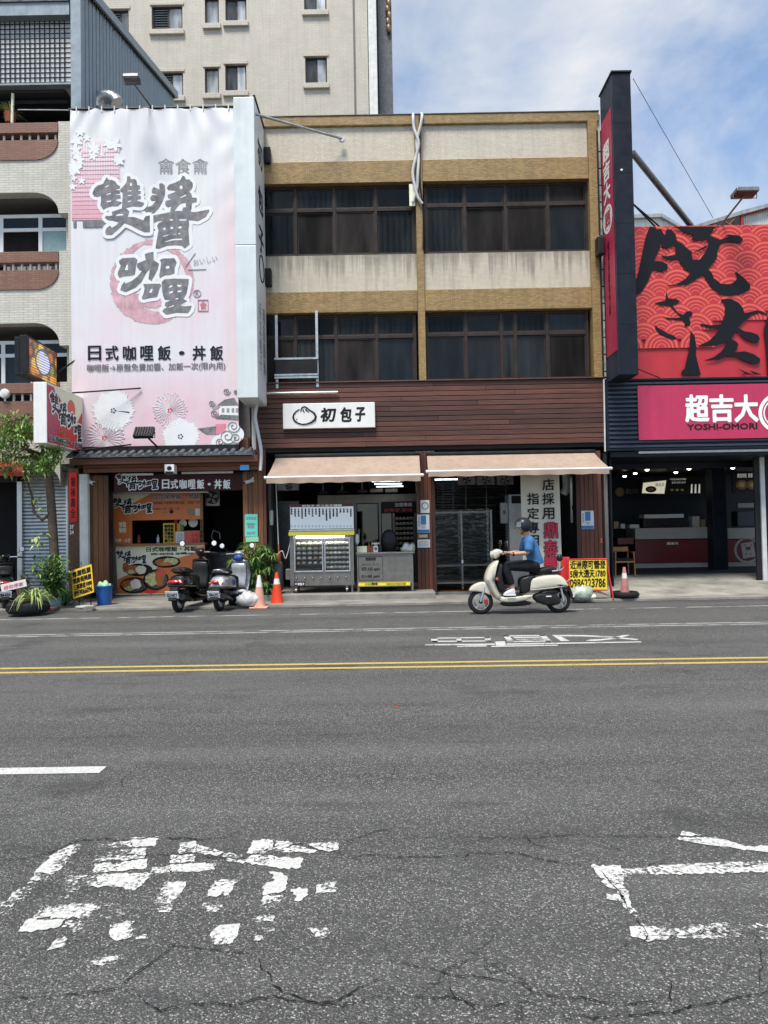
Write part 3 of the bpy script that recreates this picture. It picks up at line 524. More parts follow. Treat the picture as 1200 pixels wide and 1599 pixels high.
# ------------------------------------------------------------------ tall apartment tower behind
YT = 34.0
X0, _, X1, _ = XR(-520, 0, 575, 180, YT)
tower = thing('apartment_tower', 'tall beige tiled apartment tower rising behind the low shops', 'building', (X0, YT, -.02))
ztop = 34.0
def wall_with_windows(parent, mat, Yf, Xa, Xb, Za, Zb, wins, th=.35):
    # wall pieces around rectangular openings (openings as X0,Z0,X1,Z1), built as a grid of blocks
    xs = sorted({Xa, Xb, *[w[0] for w in wins], *[w[2] for w in wins]}); zs = sorted({Za, Zb, *[w[1] for w in wins], *[w[3] for w in wins]})
    bm = bmesh.new(); cache = {}
    def V(i, j):
        if (i, j) not in cache: cache[(i, j)] = bm.verts.new((xs[i], Yf, zs[j]))
        return cache[(i, j)]
    for i in range(len(xs)-1):
        for j in range(len(zs)-1):
            cx, cz = (xs[i]+xs[i+1])/2, (zs[j]+zs[j+1])/2
            if any(w[0] < cx < w[2] and w[1] < cz < w[3] for w in wins): continue
            bm.faces.new((V(i,j), V(i+1,j), V(i+1,j+1), V(i,j+1)))
    r = bmesh.ops.extrude_face_region(bm, geom=bm.faces[:]); bmesh.ops.translate(bm, verts=[e for e in r['geom'] if isinstance(e, bmesh.types.BMVert)], vec=(0, th, 0))
    bmesh.ops.recalc_face_normals(bm, faces=bm.faces)
    m = MB(); bm.verts.index_update(); m.v = [v.co.copy() for v in bm.verts]; m.f = [tuple(v.index for v in f.verts) for f in bm.faces]; bm.free()
    return m.build('wall', mat, parent)
twin = [(172,14,201,52,'L'), (237,8,285,47,'L'), (320,-4,342,38,'S'), (352,-4,385,34,'D'), (475,-22,510,17,'D'), (248,112,286,151,'L'), (320,105,342,147,'S'), (352,100,385,143,'D'), (477,88,511,131,'D'),
        (60,112,100,151,'L'), (320,-112,342,-70,'S'), (352,-112,385,-72,'D'), (477,-128,511,-88,'D'), (237,-100,285,-60,'L')]
rects = [XR(*w_[:4], YT) for w_ in twin]
wall_with_windows(tower, 'tower_tile', YT, X0, X1, -.02, ztop, rects, .4)
B('core_wall', 'tower_tile', tower, X0+.02, YT+.41, -.02, X1-.02, YT+15, ztop-.1)
for (wx0, wy0, wx1, wy1, kd), (a, b, c, d) in zip(twin, rects):
    wn_ = MB(); f = .07
    for bx in ((a, b, a+f, d), (c-f, b, c, d), (a+f, d-f, c-f, d), (a+f, b, c-f, b+f)): wn_.box(bx[0], YT+.10, bx[1], bx[2], YT+.2, bx[3])
    xm = a + (c-a)*(.52 if kd != 'S' else .999)
    if kd != 'S': wn_.box(xm-.035, YT+.12, b+f, xm+.035, YT+.19, d-f)
    wo = wn_.build('window', 'window_frame', tower)
    if kd == 'L':
        lv = MB(); n = 9
        for i in range(n): z = b+f + (d-b-2*f)*(i+.5)/n; lv.obox(((a+f+xm)/2, YT+.15, z), ((xm-a-f)/2-.03, 0, 0), (0, .025, .02), (0, -.008, .012))
        lv.build('louvre', 'sheet_grey', wo); MB().box(a+f, YT+.2, b+f, xm-.03, YT+.22, d-f).build('backing', 'dark_plaster', wo)
        MB().box(xm+.035, YT+.15, b+f, c-f, YT+.17, d-f).build('pane', 'glass_tower_sky', wo)
    elif kd == 'D':
        MB().box(a+f, YT+.15, b+f, xm-.035, YT+.17, d-f).build('pane', 'glass_tower_dark', wo); MB().box(xm+.035, YT+.14, b+f, c-f, YT+.16, d-f).build('pane', 'glass_tower_sky', wo)
    else: MB().box(a+f, YT+.15, b+f, c-f, YT+.17, d-f).build('pane', 'glass_tower_sky', wo)
    MB().box(a-.10, YT-.14, b-.26, c+.10, YT+.12, b-.004).build('sill', 'tower_tile', wo, .02); MB().box(a-.08, YT-.05, d+.004, c+.08, YT+.10, d+.16).build('lintel', 'tower_tile', wo, .01)
gx = P(554, 90, YT).x; B('groove_trim', 'grey_plaster', tower, gx-.05, YT-.02, -.02, gx+.05, YT-.003, ztop)
a, _, b, _ = XR(576, 0, 589, 180, YT); B('stair_wall', 'white_plaster', tower, a, YT+.06, -.02, b, YT+12, ztop)
a, _, b, _ = XR(588, 0, 613, 180, YT+1.2); B('side_wing', 'steel_dark', tower, a, YT+1.2, -.02, b, YT+11, ztop)
a, z0, b, z1 = XR(588.5, 0, 591.5, 180, YT+1.1); B('gap_shade_strip', 'black_metal', tower, a, YT+1.05, -.02, b, YT+1.19, ztop)  # black strip stands in for the shaded gap beside the wing
zz0 = P(606, 42, YT+1).z; m = MB()
for i in range(9): z = zz0 + i*.32; m.ball((P(607.5, 20, YT+1).x + random.uniform(-.07, .07), YT+1.06, z), (.13, .12, .22), 7, 5)
m.build('dry_vine', 'brass', tower, smooth=60)

# ------------------------------------------------------------------ left apartment house with rounded balconies
YA = 17.0
xa0 = P(-260, 400, YA).x; xa1 = P(111, 400, YA).x; zr = P(60, -60, YA).z
apt = thing('balcony_house', 'pale tiled house with brown rounded balconies beside the white curry billboard', 'building', ((xa0+xa1)/2, YA, 0))
xe = P(92, 400, YA).x; xw = P(107, 400, YA).x
def zA(y, x=55): return P(x, y, YA).z
bm_ = MB()
bm_.box(xe, YA, zA(333), xa1, YA+.3, zA(190)); bm_.box(xe, YA, zA(508), xa1, YA+.3, zA(392)); bm_.box(xw, YA, zA(392), xa1, YA+.3, zA(333)); bm_.box(xe, YA, zA(725), xa1, YA+.3, zA(597)); bm_.box(xw, YA, zA(597), xa1, YA+.3, zA(540)); bm_.box(xe, YA, zA(540), xa1, YA+.3, zA(508))
bm_.build('corner_column', 'white_tile', apt)
B('return_wall', 'white_tile', apt, xa1-.25, YA+.31, -.02, xa1-.01, YA+9, zA(192))
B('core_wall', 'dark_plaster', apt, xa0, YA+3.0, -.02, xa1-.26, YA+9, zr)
def apt_floor(ytop, ypar, yslot, ybrown, ybot, ynext, win):
    # parapet: rail, balusters, rounded panel; tiled spandrel; opening corner fillet
    B('coping_rail', 'brown_tile', apt, xa0, YA-.03, zA(yslot), xe+.002, YA+.24, zA(ypar), .01)
    r = zA(ybrown) - zA(ybot); pts = [(xa0, zA(ybrown)), (xa0, zA(ybot))]
    pts += [(xe - r*1.15 + r*1.15*math.sin(t), zA(ybot) + r*.95*(1-math.cos(t))) for t in [math.pi/2*i/10 for i in range(11)]] + [(xe, zA(ybrown))]
    MB().prism([(x, YA-.03, z) for x, z in pts], (0, .03, 0)).build('parapet_panel', 'brown_tile', apt, fixn=True)
    B('spandrel', 'white_tile', apt, xa0, YA, zA(ynext), xe, YA+.3, zA(ybrown)-.002)
    bl = MB(); n = 26
    for i in range(n): x = xa0 + (xe-xa0)*(i+.5)/n; bl.box(x-.022, YA+.08, zA(ybrown), x+.022, YA+.12, zA(yslot))
    bl.build('baluster', 'alu_white', apt, kind='stuff')
    r = .52; pts = [(xe, zA(ynext)), (xe, zA(ynext)-r)] + [(xe - r*1.2*(1-math.cos(t)), zA(ynext) - r + r*math.sin(t)) for t in [math.pi/2*i/10 for i in range(1, 11)]]
    MB().prism([(x, YA, z) for x, z in pts], (0, .29, 0)).build('arch_corner', 'white_tile', apt, fixn=True)
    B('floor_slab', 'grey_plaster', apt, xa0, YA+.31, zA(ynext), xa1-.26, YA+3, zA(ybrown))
apt_floor(0, 192, 208, 219, 250, 300, None); apt_floor(0, 393, 410, 422, 452, 504, None); apt_floor(0, 598, 614, 626, 683, 724, None)
def apt_window(y0, y1, ytr, xs, mats):
    Yw = YA+.55; fr = MB()
    for x in xs: X = P(x, y0, Yw).x; fr.box(X-.05, Yw-.04, zA(y1), X+.05, Yw+.04, zA(y0))
    Xa, Xb = P(xs[0], y0, Yw).x, P(xs[-1], y0, Yw).x
    for y in (y0, ytr, y1): fr.box(Xa, Yw-.035, zA(y)-.045, Xb, Yw+.035, zA(y)+.045)
    wo = fr.build('window', 'alu_white', apt, .006)
    for i in range(len(xs)-1):
        a, b = P(xs[i], y0, Yw).x+.05, P(xs[i+1], y0, Yw).x-.05
        B('pane', mats[i], wo, a, Yw-.01, zA(y1)+.045, b, Yw+.01, zA(ytr)-.045); B('pane', 'glass_dark', wo, a, Yw-.01, zA(ytr)+.045, b, Yw+.01, zA(y0)-.045)
apt_window(322, 398, 344, (-120, -60, 3, 64, 110), ('glass_dark', 'teal_glass', 'screen_mesh', 'teal_glass'))
apt_window(525, 604, 546, (-120, -60, 6, 52, 110), ('glass_dark', 'glass_curtain', 'glass_dark', 'screen_mesh'))
wc = MB()
for i in range(9): wc.tube([(P(16+i*8, 420, YA+.5).x, YA+.5, zA(424)), (P(16+i*8+2, 410, YA+.5).x, YA+.5, zA(400))], (.05, .12), 6)
wc.build('laundry', 'curtain', apt)
# top balcony: beams, grille wall, roof
B('roof_beam', 'sheet_grey', apt, xa0, YA-.02, zA(24), xa1, YA+.35, zA(4)); B('fascia_plate', 'steel_dark', apt, xa0, YA-.06, zA(4), xa1, YA+.4, zr)
B('screen_panel', 'alu_white', apt, xa0, YA+.22, zA(124), xa1-.02, YA+.26, zA(24))
gm = MB(); dx = 7.75
for i in range(45):
    X = P(-240 + i*dx, 70, YA+.2).x
    if X < xa1-.03: gm.box(X-.010, YA+.18, zA(124), X+.010, YA+.20, zA(24))
for j in range(13): z = zA(122 - j*7.75); gm.box(xa0, YA+.16, z-.010, xa1-.03, YA+.18, z+.010)
gm.build('grille', 'black_metal', apt, kind='stuff')
B('screen_rail', 'sheet_grey', apt, xa0, YA+.12, zA(127), xa1, YA+.3, zA(124))
bmz = MB()
for i in range(6): bmz.box(xa0, YA+.5+i*.42, zA(140)-.03, xa1-.3, YA+.6+i*.42, zA(140)+.06)
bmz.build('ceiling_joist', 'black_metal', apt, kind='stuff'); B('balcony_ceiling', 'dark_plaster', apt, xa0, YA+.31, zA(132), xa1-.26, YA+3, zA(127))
MB().tube([P(28, 171, YA+.2), P(112, 171.5, YA+.2)], .015, 6).build('clothes_rail', 'alu', apt)
# corrugated side cladding that runs back along the roof
xm_ = P(127, 80, YA).x; zc0 = zA(168, 118) - .3; xt = P(111, 80, YA-.06).x
cl = thing('side_cladding', 'blue grey corrugated steel wall running back above the white billboard', 'wall', (xm_, YA, zc0))
B('corner_trim', 'sheet_grey', cl, xt, YA-.08, zc0, xm_+.02, YA+.02, 15.6)
m = MB(); n = 34; y1_ = 24.7; pr = []
for i in range(n*4+1):
    t = i/(n*4); ph = i % 4; pr.append((xm_ + (.032 if ph in (1, 2) else 0), YA+.03 + (y1_-YA)*(i//4 + (0, .30, .42, .72)[ph])/n))
for i, (x, y) in enumerate(pr): zt = 14.95 + (y-YA)*.27; m.v += [Vector((x, y, zc0)), Vector((x, y, zt))]
m.f = [(2*i, 2*i+2, 2*i+3, 2*i+1) for i in range(len(pr)-1)]
m.build('corrugated_sheet', 'sheet_grey', cl)
shade_m = MB()  # dark strips put in for the shade lines along the ribs
for i in range(n): y = YA+.03+(y1_-YA)*(i+.86)/n; shade_m.box(xm_-.01, y-.018, zc0, xm_+.004, y+.018, 14.95+(y-YA)*.27)
shade_m.build('rib_shade_strip', 'steel_dark', cl, kind='stuff')
MB().add([(xm_-.05, YA-.08, 14.93), (xm_+.14, YA-.08, 14.93), (xm_+.14, y1_+.1, 14.93+(y1_-YA+.18)*.27), (xm_-.05, y1_+.1, 14.93+(y1_-YA+.18)*.27),
          (xm_-.05, YA-.08, 15.16), (xm_+.14, YA-.08, 15.16), (xm_+.14, y1_+.1, 15.16+(y1_-YA+.18)*.27), (xm_-.05, y1_+.1, 15.16+(y1_-YA+.18)*.27)],
         [(0,3,2,1),(4,5,6,7),(0,1,5,4),(1,2,6,5),(2,3,7,6),(3,0,4,7)]).build('roof_edge', 'sheet_grey', cl)
bt = MB()
for i in range(58): y = YA+.15+i*.13; z = 14.93 + (y-YA+.08)*.27; bt.box(xm_+.046, y-.02, z-.07, xm_+.085, y+.03, z-.005)
bt.build('closure_strip', 'black_metal', cl, kind='stuff')
# potted palm on the top balcony
def blade_tuft(m, c, n, L, wd, droop=.5, el=(20, 80), rnd=random):
    for i in range(n):
        az = rnd.uniform(0, 2*math.pi); e = R(rnd.uniform(*el)); l = L*rnd.uniform(.65, 1.1); d = Vector((math.cos(az), math.sin(az), 0)); s_ = d.cross(Vector((0,0,1)))
        pts = []
        for k in range(6): t = k/5; pts.append((Vector(c) + d*(l*t*math.cos(e)) + Vector((0,0, l*t*math.sin(e) - droop*l*t*t*t)), wd*(1-t)**.6*(.5+.5*min(1, t*4))/2 + .001))
        b0 = len(m.v)
        for p, w_ in pts: m.v += [p - s_*w_, p + Vector((0,0,w_*.3)), p + s_*w_]
        for k in range(5): a = b0+k*3; m.f += [(a, a+1, a+4, a+3), (a+1, a+2, a+5, a+4)]
    return m
pl_ = thing('balcony_palm', 'small spiky palm on the top balcony of the pale tiled house', 'plant', P(16, 192, YA+.45))
pb = P(16, 192, YA+.45); MB().lathe(pb, [(.11, 0), (.15, .22), (.15, .24), (.13, .24)], 12).build('pot', 'terracotta', pl_, smooth=40)
MB().tube([pb+Vector((0,0,.2)), P(16, 178, YA+.45)], .035, 7).build('stem', 'bark', pl_)
blade_tuft(MB(), P(16, 177, YA+.45), 44, .42, .03, .35, (5, 85)).build('fronds', 'leaf_variegated', pl_)
tag(MB().tube([P(19, 192, YA+.3), P(20, 146, YA+.3)], .035, 8).build('bamboo_pole', 'cream_board', None), 'pale bamboo pole standing upright on the top balcony', 'pole')
# round vent fan on the lower parapet
o = thing('wall_lamp', 'round white wall lamp on the lowest brown balcony parapet', 'lamp', P(6, 614, YA-.05))
MB().lathe(P(6, 614, YA-.12), [(.10, 0), (.115, .02), (.115, .08)], 18, 'Y').build('rim', 'alu_white', o); MB().lathe(P(6, 614, YA-.14), [(.03, 0), (.08, .01), (.095, .03)], 18, 'Y').build('lens', 'lens', o)

# ------------------------------------------------------------------ central three storey building
YC = 17.0
CB = thing('tiled_shophouse', 'three storey cream and ochre tiled shophouse with dark ribbon windows', 'building', (P(668, 800, YC).x, YC, 0))
def ZC(y): return P(668, y, YC).z
def XC(x, y=390): return P(x, y, YC).x
cx0, cx1 = XC(396, 400), XC(938, 400)
colx = (XC(651), XC(662)); colr = (XC(922), XC(937)); L0 = cx0
def spl(name, y0, y1, mat, Yf, Yb, bev=0):
    B(name, mat, CB, L0, Yf, ZC(y1), colx[0]-.002, Yb, ZC(y0), bev); B(name, mat, CB, colx[1]+.002, Yf, ZC(y1), colr[0]-.002, Yb, ZC(y0), bev)
spl('spandrel', 195, 250, 'cream_tile', YC+.03, YC+.33); spl('spandrel', 395, 453, 'cream_stained', YC+.03, YC+.33)
spl('beam_band', 250.2, 284.5, 'ochre_tile', YC-.05, YC+.33, .01); spl('beam_band', 453.2, 486, 'ochre_tile', YC-.05, YC+.33, .01)
B('parapet_coping', 'ochre_tile', CB, L0, YC-.05, ZC(194.8), colr[1]+.05, YC+.36, ZC(180), .015); B('coping_cap', 'concrete', CB, L0, YC-.07, ZC(180)+.002, colr[1]+.06, YC+.38, ZC(178.6), .01)
B('column', 'ochre_tile', CB, colx[0], YC-.08, ZC(600), colx[1], YC+.34, ZC(195), .01); B('column', 'ochre_tile', CB, colr[0], YC-.08, ZC(600), colr[1], YC+.34, ZC(195), .01)
B('side_wall', 'white_plaster', CB, colr[1]+.003, YC+.02, ZC(600), colr[1]+.10, YC+10, ZC(182)); B('side_wall', 'white_plaster', CB, cx0-.1, YC+.02, ZC(700), cx0-.003, YC+10, ZC(182))
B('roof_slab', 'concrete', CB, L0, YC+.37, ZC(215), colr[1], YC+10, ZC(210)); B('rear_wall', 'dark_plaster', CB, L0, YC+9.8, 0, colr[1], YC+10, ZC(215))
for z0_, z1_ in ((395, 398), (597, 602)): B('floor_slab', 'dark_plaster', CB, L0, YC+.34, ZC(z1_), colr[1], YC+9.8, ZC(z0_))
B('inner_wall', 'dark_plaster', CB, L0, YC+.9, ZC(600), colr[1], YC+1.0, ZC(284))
def ribbon(xs, y0, y1, ytr, up, lo, lean=0):
    Yw = YC+.10; Xs = [XC(x, (y0+y1)/2) for x in xs]; Xs[0] = max(Xs[0], L0); z0, z1, zt = ZC(y1), ZC(y0), ZC(ytr); fr = MB(); h = .035
    for i, X in enumerate(Xs): fr.box(X-h, Yw, z0, X+h, Yw+.10, z1)
    for i in range(len(Xs)-1):
        a, b = Xs[i]+h, Xs[i+1]-h
        for z, t in ((z0, .05), (zt, .045), (z1-.05, .05)): fr.box(a, Yw+.003, z-(t if z == zt else 0), b, Yw+.097, z+t)
    wo = fr.build('ribbon_window', 'window_frame', CB, .006)
    for i in range(len(Xs)-1):
        a, b = Xs[i]+h, Xs[i+1]-h
        for mt, za, zb, dy in ((up[i], zt+.045, z1-.05, .05), (lo[i], z0+.05, zt-.045, .035 + .025*(i % 2))):
            if mt is None: continue
            s_ = MB(); k = .03
            for bx in ((a, za, a+k, zb), (b-k, za, b, zb), (a+k, zb-k, b-k, zb), (a+k, za, b-k, za+k)): s_.box(bx[0], Yw+dy-.012, bx[1], bx[2], Yw+dy+.012, bx[3])
            s_.build('sash', 'window_frame', wo)
            B('pane', mt, wo, a+k, Yw+dy-.003, za+k, b-k, Yw+dy+.003, zb-k)
    B('sill_rail', 'window_frame', wo, Xs[0]-h, Yw-.06, z0-.03, Xs[-1]+h, Yw+.0, z0+.012)
    return wo
gd, gc, sm_ = 'glass_dark', 'glass_curtain', 'screen_mesh'
ribbon((396, 461, 522, 587, 648), 285.5, 394.5, 322, (gd, gc, gc, gd), (gc, sm_, sm_, gc)); ribbon((665, 727, 791, 858, 919), 285.5, 394.5, 318, (gc, gd, gc, sm_), (gc, sm_, sm_, gd))
ribbon((396, 461, 525, 589, 649), 487, 595, 522, (gd, gc, 'glass_curtain', gc), (sm_, gc, sm_, gd)); ribbon((666, 729, 785, 807, 857, 920), 487, 595, 521, (gc, gd, gc, gc, gd), (gd, gd, gc, gd, sm_))
# small odds on the facade
o = thing('folding_grille', 'metal bracket frame with a dark panel bolted below the second floor windows', 'frame', P(466, 600, YC-.1)); m = MB()
for x, ya, yb in ((433.5, 488, 602), (496, 482, 601)): X = XC(x, 540); m.box(X-.03, YC-.14, ZC(yb+2), X+.03, YC-.08, ZC(ya+2))
m.build('post', 'galv', o); xa_, xb_ = XC(430, 540), XC(498, 540); m = MB(); 
for y in (557, 582, 586): m.box(xa_, YC-.20, ZC(y+2)-.022, xb_, YC-.145, ZC(y+2)+.022)
m.build('rail', 'galv', o); B('dark_panel', 'black_metal', o, xa_+.03, YC-.19, ZC(582), xb_-.03, YC-.16, ZC(560))
for x, y0, y1 in ((417, 228, 253), (418.5, 418, 445)):
    tag(RB('junction_box', 'black_metal', None, x-5, y0, x+5, y1, YC-.16, YC+.02, .02), 'small black box on cream wall, %s of the two beside the tall sign' % ('upper' if y0 < 300 else 'lower'), 'box', 'black boxes on the cream wall')
# grey conduits draped over the parapet
o = thing('conduit_pair', 'two grey flexible conduits twisted together over the parapet', 'cable', P(652, 180, YC-.2))
def drape(pts, r, nm='conduit', mt='conduit', par=o):
    q = []
    p3 = [Vector(p) for p in pts]
    for i in range(len(p3)-1):
        a, b, c, d = p3[max(i-1, 0)], p3[i], p3[i+1], p3[min(i+2, len(p3)-1)]
        for k in range(8):
            t = k/8; q.append(.5*((2*b) + (c-a)*t + (2*a-5*b+4*c-d)*t*t + (3*b-a-3*c+d)*t**3))
    q.append(p3[-1]); return MB().tube(q, r, 8).build(nm, mt, par, smooth=60)
drape([P(646, 182, YC+.5), P(646, 178, YC+.2), P(645.5, 181, YC-.14), P(647, 200, YC-.16), P(654, 222, YC-.18), P(650, 245, YC-.16), P(645, 268, YC-.15), P(648, 290, YC-.16), P(653, 308, YC-.16), P(660, 318, YC-.13)], .036)
drape([P(658, 182, YC+.5), P(658, 177, YC+.2), P(659.5, 180, YC-.14), P(657, 196, YC-.17), P(651, 222, YC-.13), P(654, 245, YC-.15), P(653, 268, YC-.17), P(652, 290, YC-.13), P(648, 305, YC-.14), P(645, 315, YC-.13)], .036)
drape([P(655, 183, YC+.4), P(655, 178, YC+.2), P(655, 182, YC-.13), P(656, 220, YC-.12), P(656, 280, YC-.12), P(661, 330, YC-.13), P(661, 390, YC-.13)], .018, 'cable', 'black_metal')
RB('cover_board', 'cream_board', o, 639.5, 287, 648.5, 321, YC-.10, YC-.06)
# timber fascia of separate boards
fz0, fz1 = ZC(697), ZC(597); nb = 13; fh = (fz1-fz0)/nb; fx0, fx1 = P(403, 650, YC-.12).x, P(944, 650, YC-.12).x
B('fascia_backing', 'black_metal', CB, fx0+.03, YC-.075, fz0+.02, fx1-.03, YC-.02, fz1-.01)
for i in range(nb):
    cuts = sorted([fx0, fx1] + [fx0 + (fx1-fx0)*(random.uniform(.25, .75))])
    for a, b in zip(cuts[:-1], cuts[1:]):
        d = random.uniform(0, .012); B('plank', 'wood_fascia', CB, a+.002, YC-.12-d, fz0+i*fh+.008, b-.002, YC-.08, fz0+(i+1)*fh-.006, .006, loc=None)
B('fascia_cap', 'wood_fascia', CB, fx0-.02, YC-.16, fz1+.002, fx1+.02, YC-.05, fz1+.03, .006)
# ground floor: floor, ceiling, walls
struct(B('shop_floor', 'stone_step', None, P(400, 930, 16).x, 16.05, -.1, P(681, 925, 16).x, 23, .19, .015))
struct(B('shop_floor', 'concrete', None, P(681, 925, 16).x+.003, 17.06, -.1, P(942, 925, 17).x, 23, .10, .01))
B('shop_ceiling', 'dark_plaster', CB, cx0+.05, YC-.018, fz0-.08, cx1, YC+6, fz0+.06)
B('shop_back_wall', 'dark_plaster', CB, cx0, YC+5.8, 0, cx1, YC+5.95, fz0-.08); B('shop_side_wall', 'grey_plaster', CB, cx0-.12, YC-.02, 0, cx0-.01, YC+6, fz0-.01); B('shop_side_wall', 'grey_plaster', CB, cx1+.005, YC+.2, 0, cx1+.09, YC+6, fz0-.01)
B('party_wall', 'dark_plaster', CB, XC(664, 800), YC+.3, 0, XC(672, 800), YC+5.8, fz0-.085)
def plank_post(parent, x0, x1, y0, y1, Yf, mat='wood_post', n=5, dep=.35):
    a, z0, b, z1 = XR(x0, y0, x1, y1, Yf); z0 = max(z0, .06); w_ = (b-a)/n
    B('post_core', 'black_metal', parent, a+.01, Yf+.03, z0, b-.01, Yf+dep, z1)
    for i in range(n): B('plank', mat, parent, a+i*w_+.004, Yf-random.uniform(0, .006), z0+.002, a+(i+1)*w_-.004, Yf+.028, z1-.002, .005)
plank_post(CB, 651, 681, 704, 925, YC-.10, n=5); plank_post(CB, 901, 941, 704, 925, YC-.10, n=6)
plank_post(CB, 401, 416, 622, 920, YC-.08, n=2)
# ------------------------------------------------------------------ curry shop building (behind the billboard)
YB = 16.60
bx0, bz0, bx1, bz1 = XR(111, 168, 370, 696, YB)
KB = thing('curry_shop', 'timber fronted curry shop with orange menu boards under the white billboard', 'building', ((bx0+bx1)/2, 17, 0))
kx0, kx1 = xa1+.02, cx0-.14
zk = P(250, 690, 17).z
B('upper_wall', 'grey_plaster', KB, kx0, 17.05, zk, kx1, 17.3, bz1-.15); B('roof_slab', 'concrete', KB, kx0, 17.31, bz1-.6, kx1, 25, bz1-.35); B('rear_wall', 'grey_plaster', KB, kx0, 24.8, 0, kx1, 25, bz1-.6)
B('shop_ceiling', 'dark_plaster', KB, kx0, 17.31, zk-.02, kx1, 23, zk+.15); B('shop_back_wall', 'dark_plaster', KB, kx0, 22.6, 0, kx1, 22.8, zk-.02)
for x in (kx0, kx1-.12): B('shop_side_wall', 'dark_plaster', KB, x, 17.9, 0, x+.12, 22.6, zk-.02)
struct(B('shop_floor', 'concrete', None, P(100, 940, 17).x, 17.06, -.1, kx1+.1, 22.6, .075, .01))
# canopy: roof tiles on a timber beam
ca, cb_ = P(106, 708, 16.4).x, P(396, 708, 16.4).x; cz = P(250, 712, 16.4).z
n = 22; wv = (cb_-ca)/n; tl = MB(); pr = [(math.cos(t)*wv*.30, math.sin(t)*wv*.32) for t in [math.pi*i/8 for i in range(9)]]
p1 = [Vector((-x, 0, z)) for x, z in pr]; p2 = [v + Vector((0, .36, .12)) for v in p1]
tl.v = p1 + p2; tl.f = [(i, 9+i, 10+i, i+1) for i in range(8)] + [tuple(range(9))]
me_t = None
for i in range(n):
    if me_t is None: ob = tl.build('roof_tile', 'roof_tile', None, smooth=50, fixn=True); me_t = ob.data
    else: ob = bpy.data.objects.new('roof_tile', me_t); COL.objects.link(ob)
    ob.parent = KB; ob.location = Vector((ca + wv*(i+.5), 16.28 + random.uniform(-.012, .012), cz+.02)) - ORIG[KB]
MB().add([(ca, 16.29, cz-.02), (cb_, 16.29, cz-.02), (cb_, 16.72, cz+.11), (ca, 16.72, cz+.11), (ca, 16.29, cz+.022), (cb_, 16.29, cz+.022), (cb_, 16.72, cz+.152), (ca, 16.72, cz+.152)], [(0,3,2,1),(4,5,6,7),(0,1,5,4),(1,2,6,5),(2,3,7,6),(3,0,4,7)]).build('canopy_deck', 'roof_tile', KB)
B('canopy_beam', 'wood_beam', KB, ca+.05, 16.36, cz-.17, cb_+.1, 16.45, cz-.03, .008)
a, z0, b, z1 = XR(130, 722, 412, 736, 16.62)
for i in range(2): B('canopy_beam', 'wood_beam', KB, a, 16.62-.02*i, z0+(z1-z0)*i/2+.004, b, 16.71, z0+(z1-z0)*(i+1)/2-.004, .008)
for x in (135, 190, 255, 320, 385): X = P(x, 716, 16.2).x; B('rafter', 'wood_beam', KB, X-.05, 16.46, cz-.13, X+.05, 16.95, cz-.03)
B('lintel', 'wood_beam', KB, kx0+.1, 16.72, zk-.28, kx1, 17.04, zk+.05)
# posts of the shop front
plank_post(KB, 137, 170, 742, 925, 16.9, 'wood_tan', 4, .3); plank_post(KB, 380, 412, 736, 925, 16.9, 'wood_tan', 4, .3)
a, z0, b, z1 = XR(124, 740, 137, 888, 16.75); B('white_post', 'white_plaster', KB, a, 16.75, z0, b, 16.88, z1, .008); a2 = XR(107, 738, 124, 930, 16.95); B('tiled_post', 'post_tile', KB, a2[0], 16.95, .05, a2[2], 17.3, a2[3]+.1)
o = tag(RB('door_couplet', 'red_paper', None, 108, 738, 120, 815, 16.93, 16.945), 'long red paper couplet pasted on the brown tiled post', 'couplet'); ORIG[o] = Vector()
letters('福\n祿\n壽\n全', 110.5, 745, 117.5, 808, 16.926, 'ink_black', o, .002); letters('37\n24', 109, 820, 115, 834, 16.944, 'white_print', KB, .003, name='house_number')
for x0, x1, y0 in ((159, 166, 765), (167, 177, 768)):
    p = P((x0+x1)/2, y0, 17.7); q = P((x0+x1)/2+ (8 if x0 > 160 else 0), 927, 17.7); MB().obox((p+q)/2, (.055, 0, 0), (0, .04, 0), (q-p)/2).build('steel_upright', 'steel', KB)
# signboard below the canopy
o = thing('name_board', 'dark maroon name board with outlined lettering below the tiled canopy', 'sign', P(280, 766, 16.98)); RB('board', 'maroon', o, 178, 739, 382, 767, 16.98, 17.03)
logo_row(181, 740, 247, 765, 16.975, 'ink_black', 'white_print', o, .018)
letters_row('日式咖哩飯・丼飯', 252, 749, 361, 763, 16.975, 'white_print', o, .007, gap=.1)
for x0, x1, y in ((190, 239, 740.5), (283, 364, 737.5)): tag(RB('fluorescent_batten', 'alu_white', None, x0, y-1.6, x1, y+1.8, 16.86, 16.92, .01), 'unlit white fluorescent batten over the maroon board, %s of the two' % ('shorter' if x0 < 200 else 'longer'), 'lamp', 'battens over the maroon board')
o = thing('crest_lantern', 'small square white lantern with a round crest at the canopy centre', 'lantern', P(264.5, 740, 16.36)); RB('case', 'sign_white', o, 257, 725, 272, 739, 16.36, 16.60, .008); RB('base', 'black_metal', o, 258, 736, 271, 742, 16.34, 16.355)
cxz = P(264.5, 731, 16.352); MB().face(ellipse((cxz.x, cxz.z), .055, .05, 16.352)[::-1]).build('crest', 'ink_black', o, fixn=True)
MB().tube([P(168, 769.5, 17.55), P(326, 767.5, 17.55)], .035, 8).build('awning_roller', 'alu', KB, smooth=60)
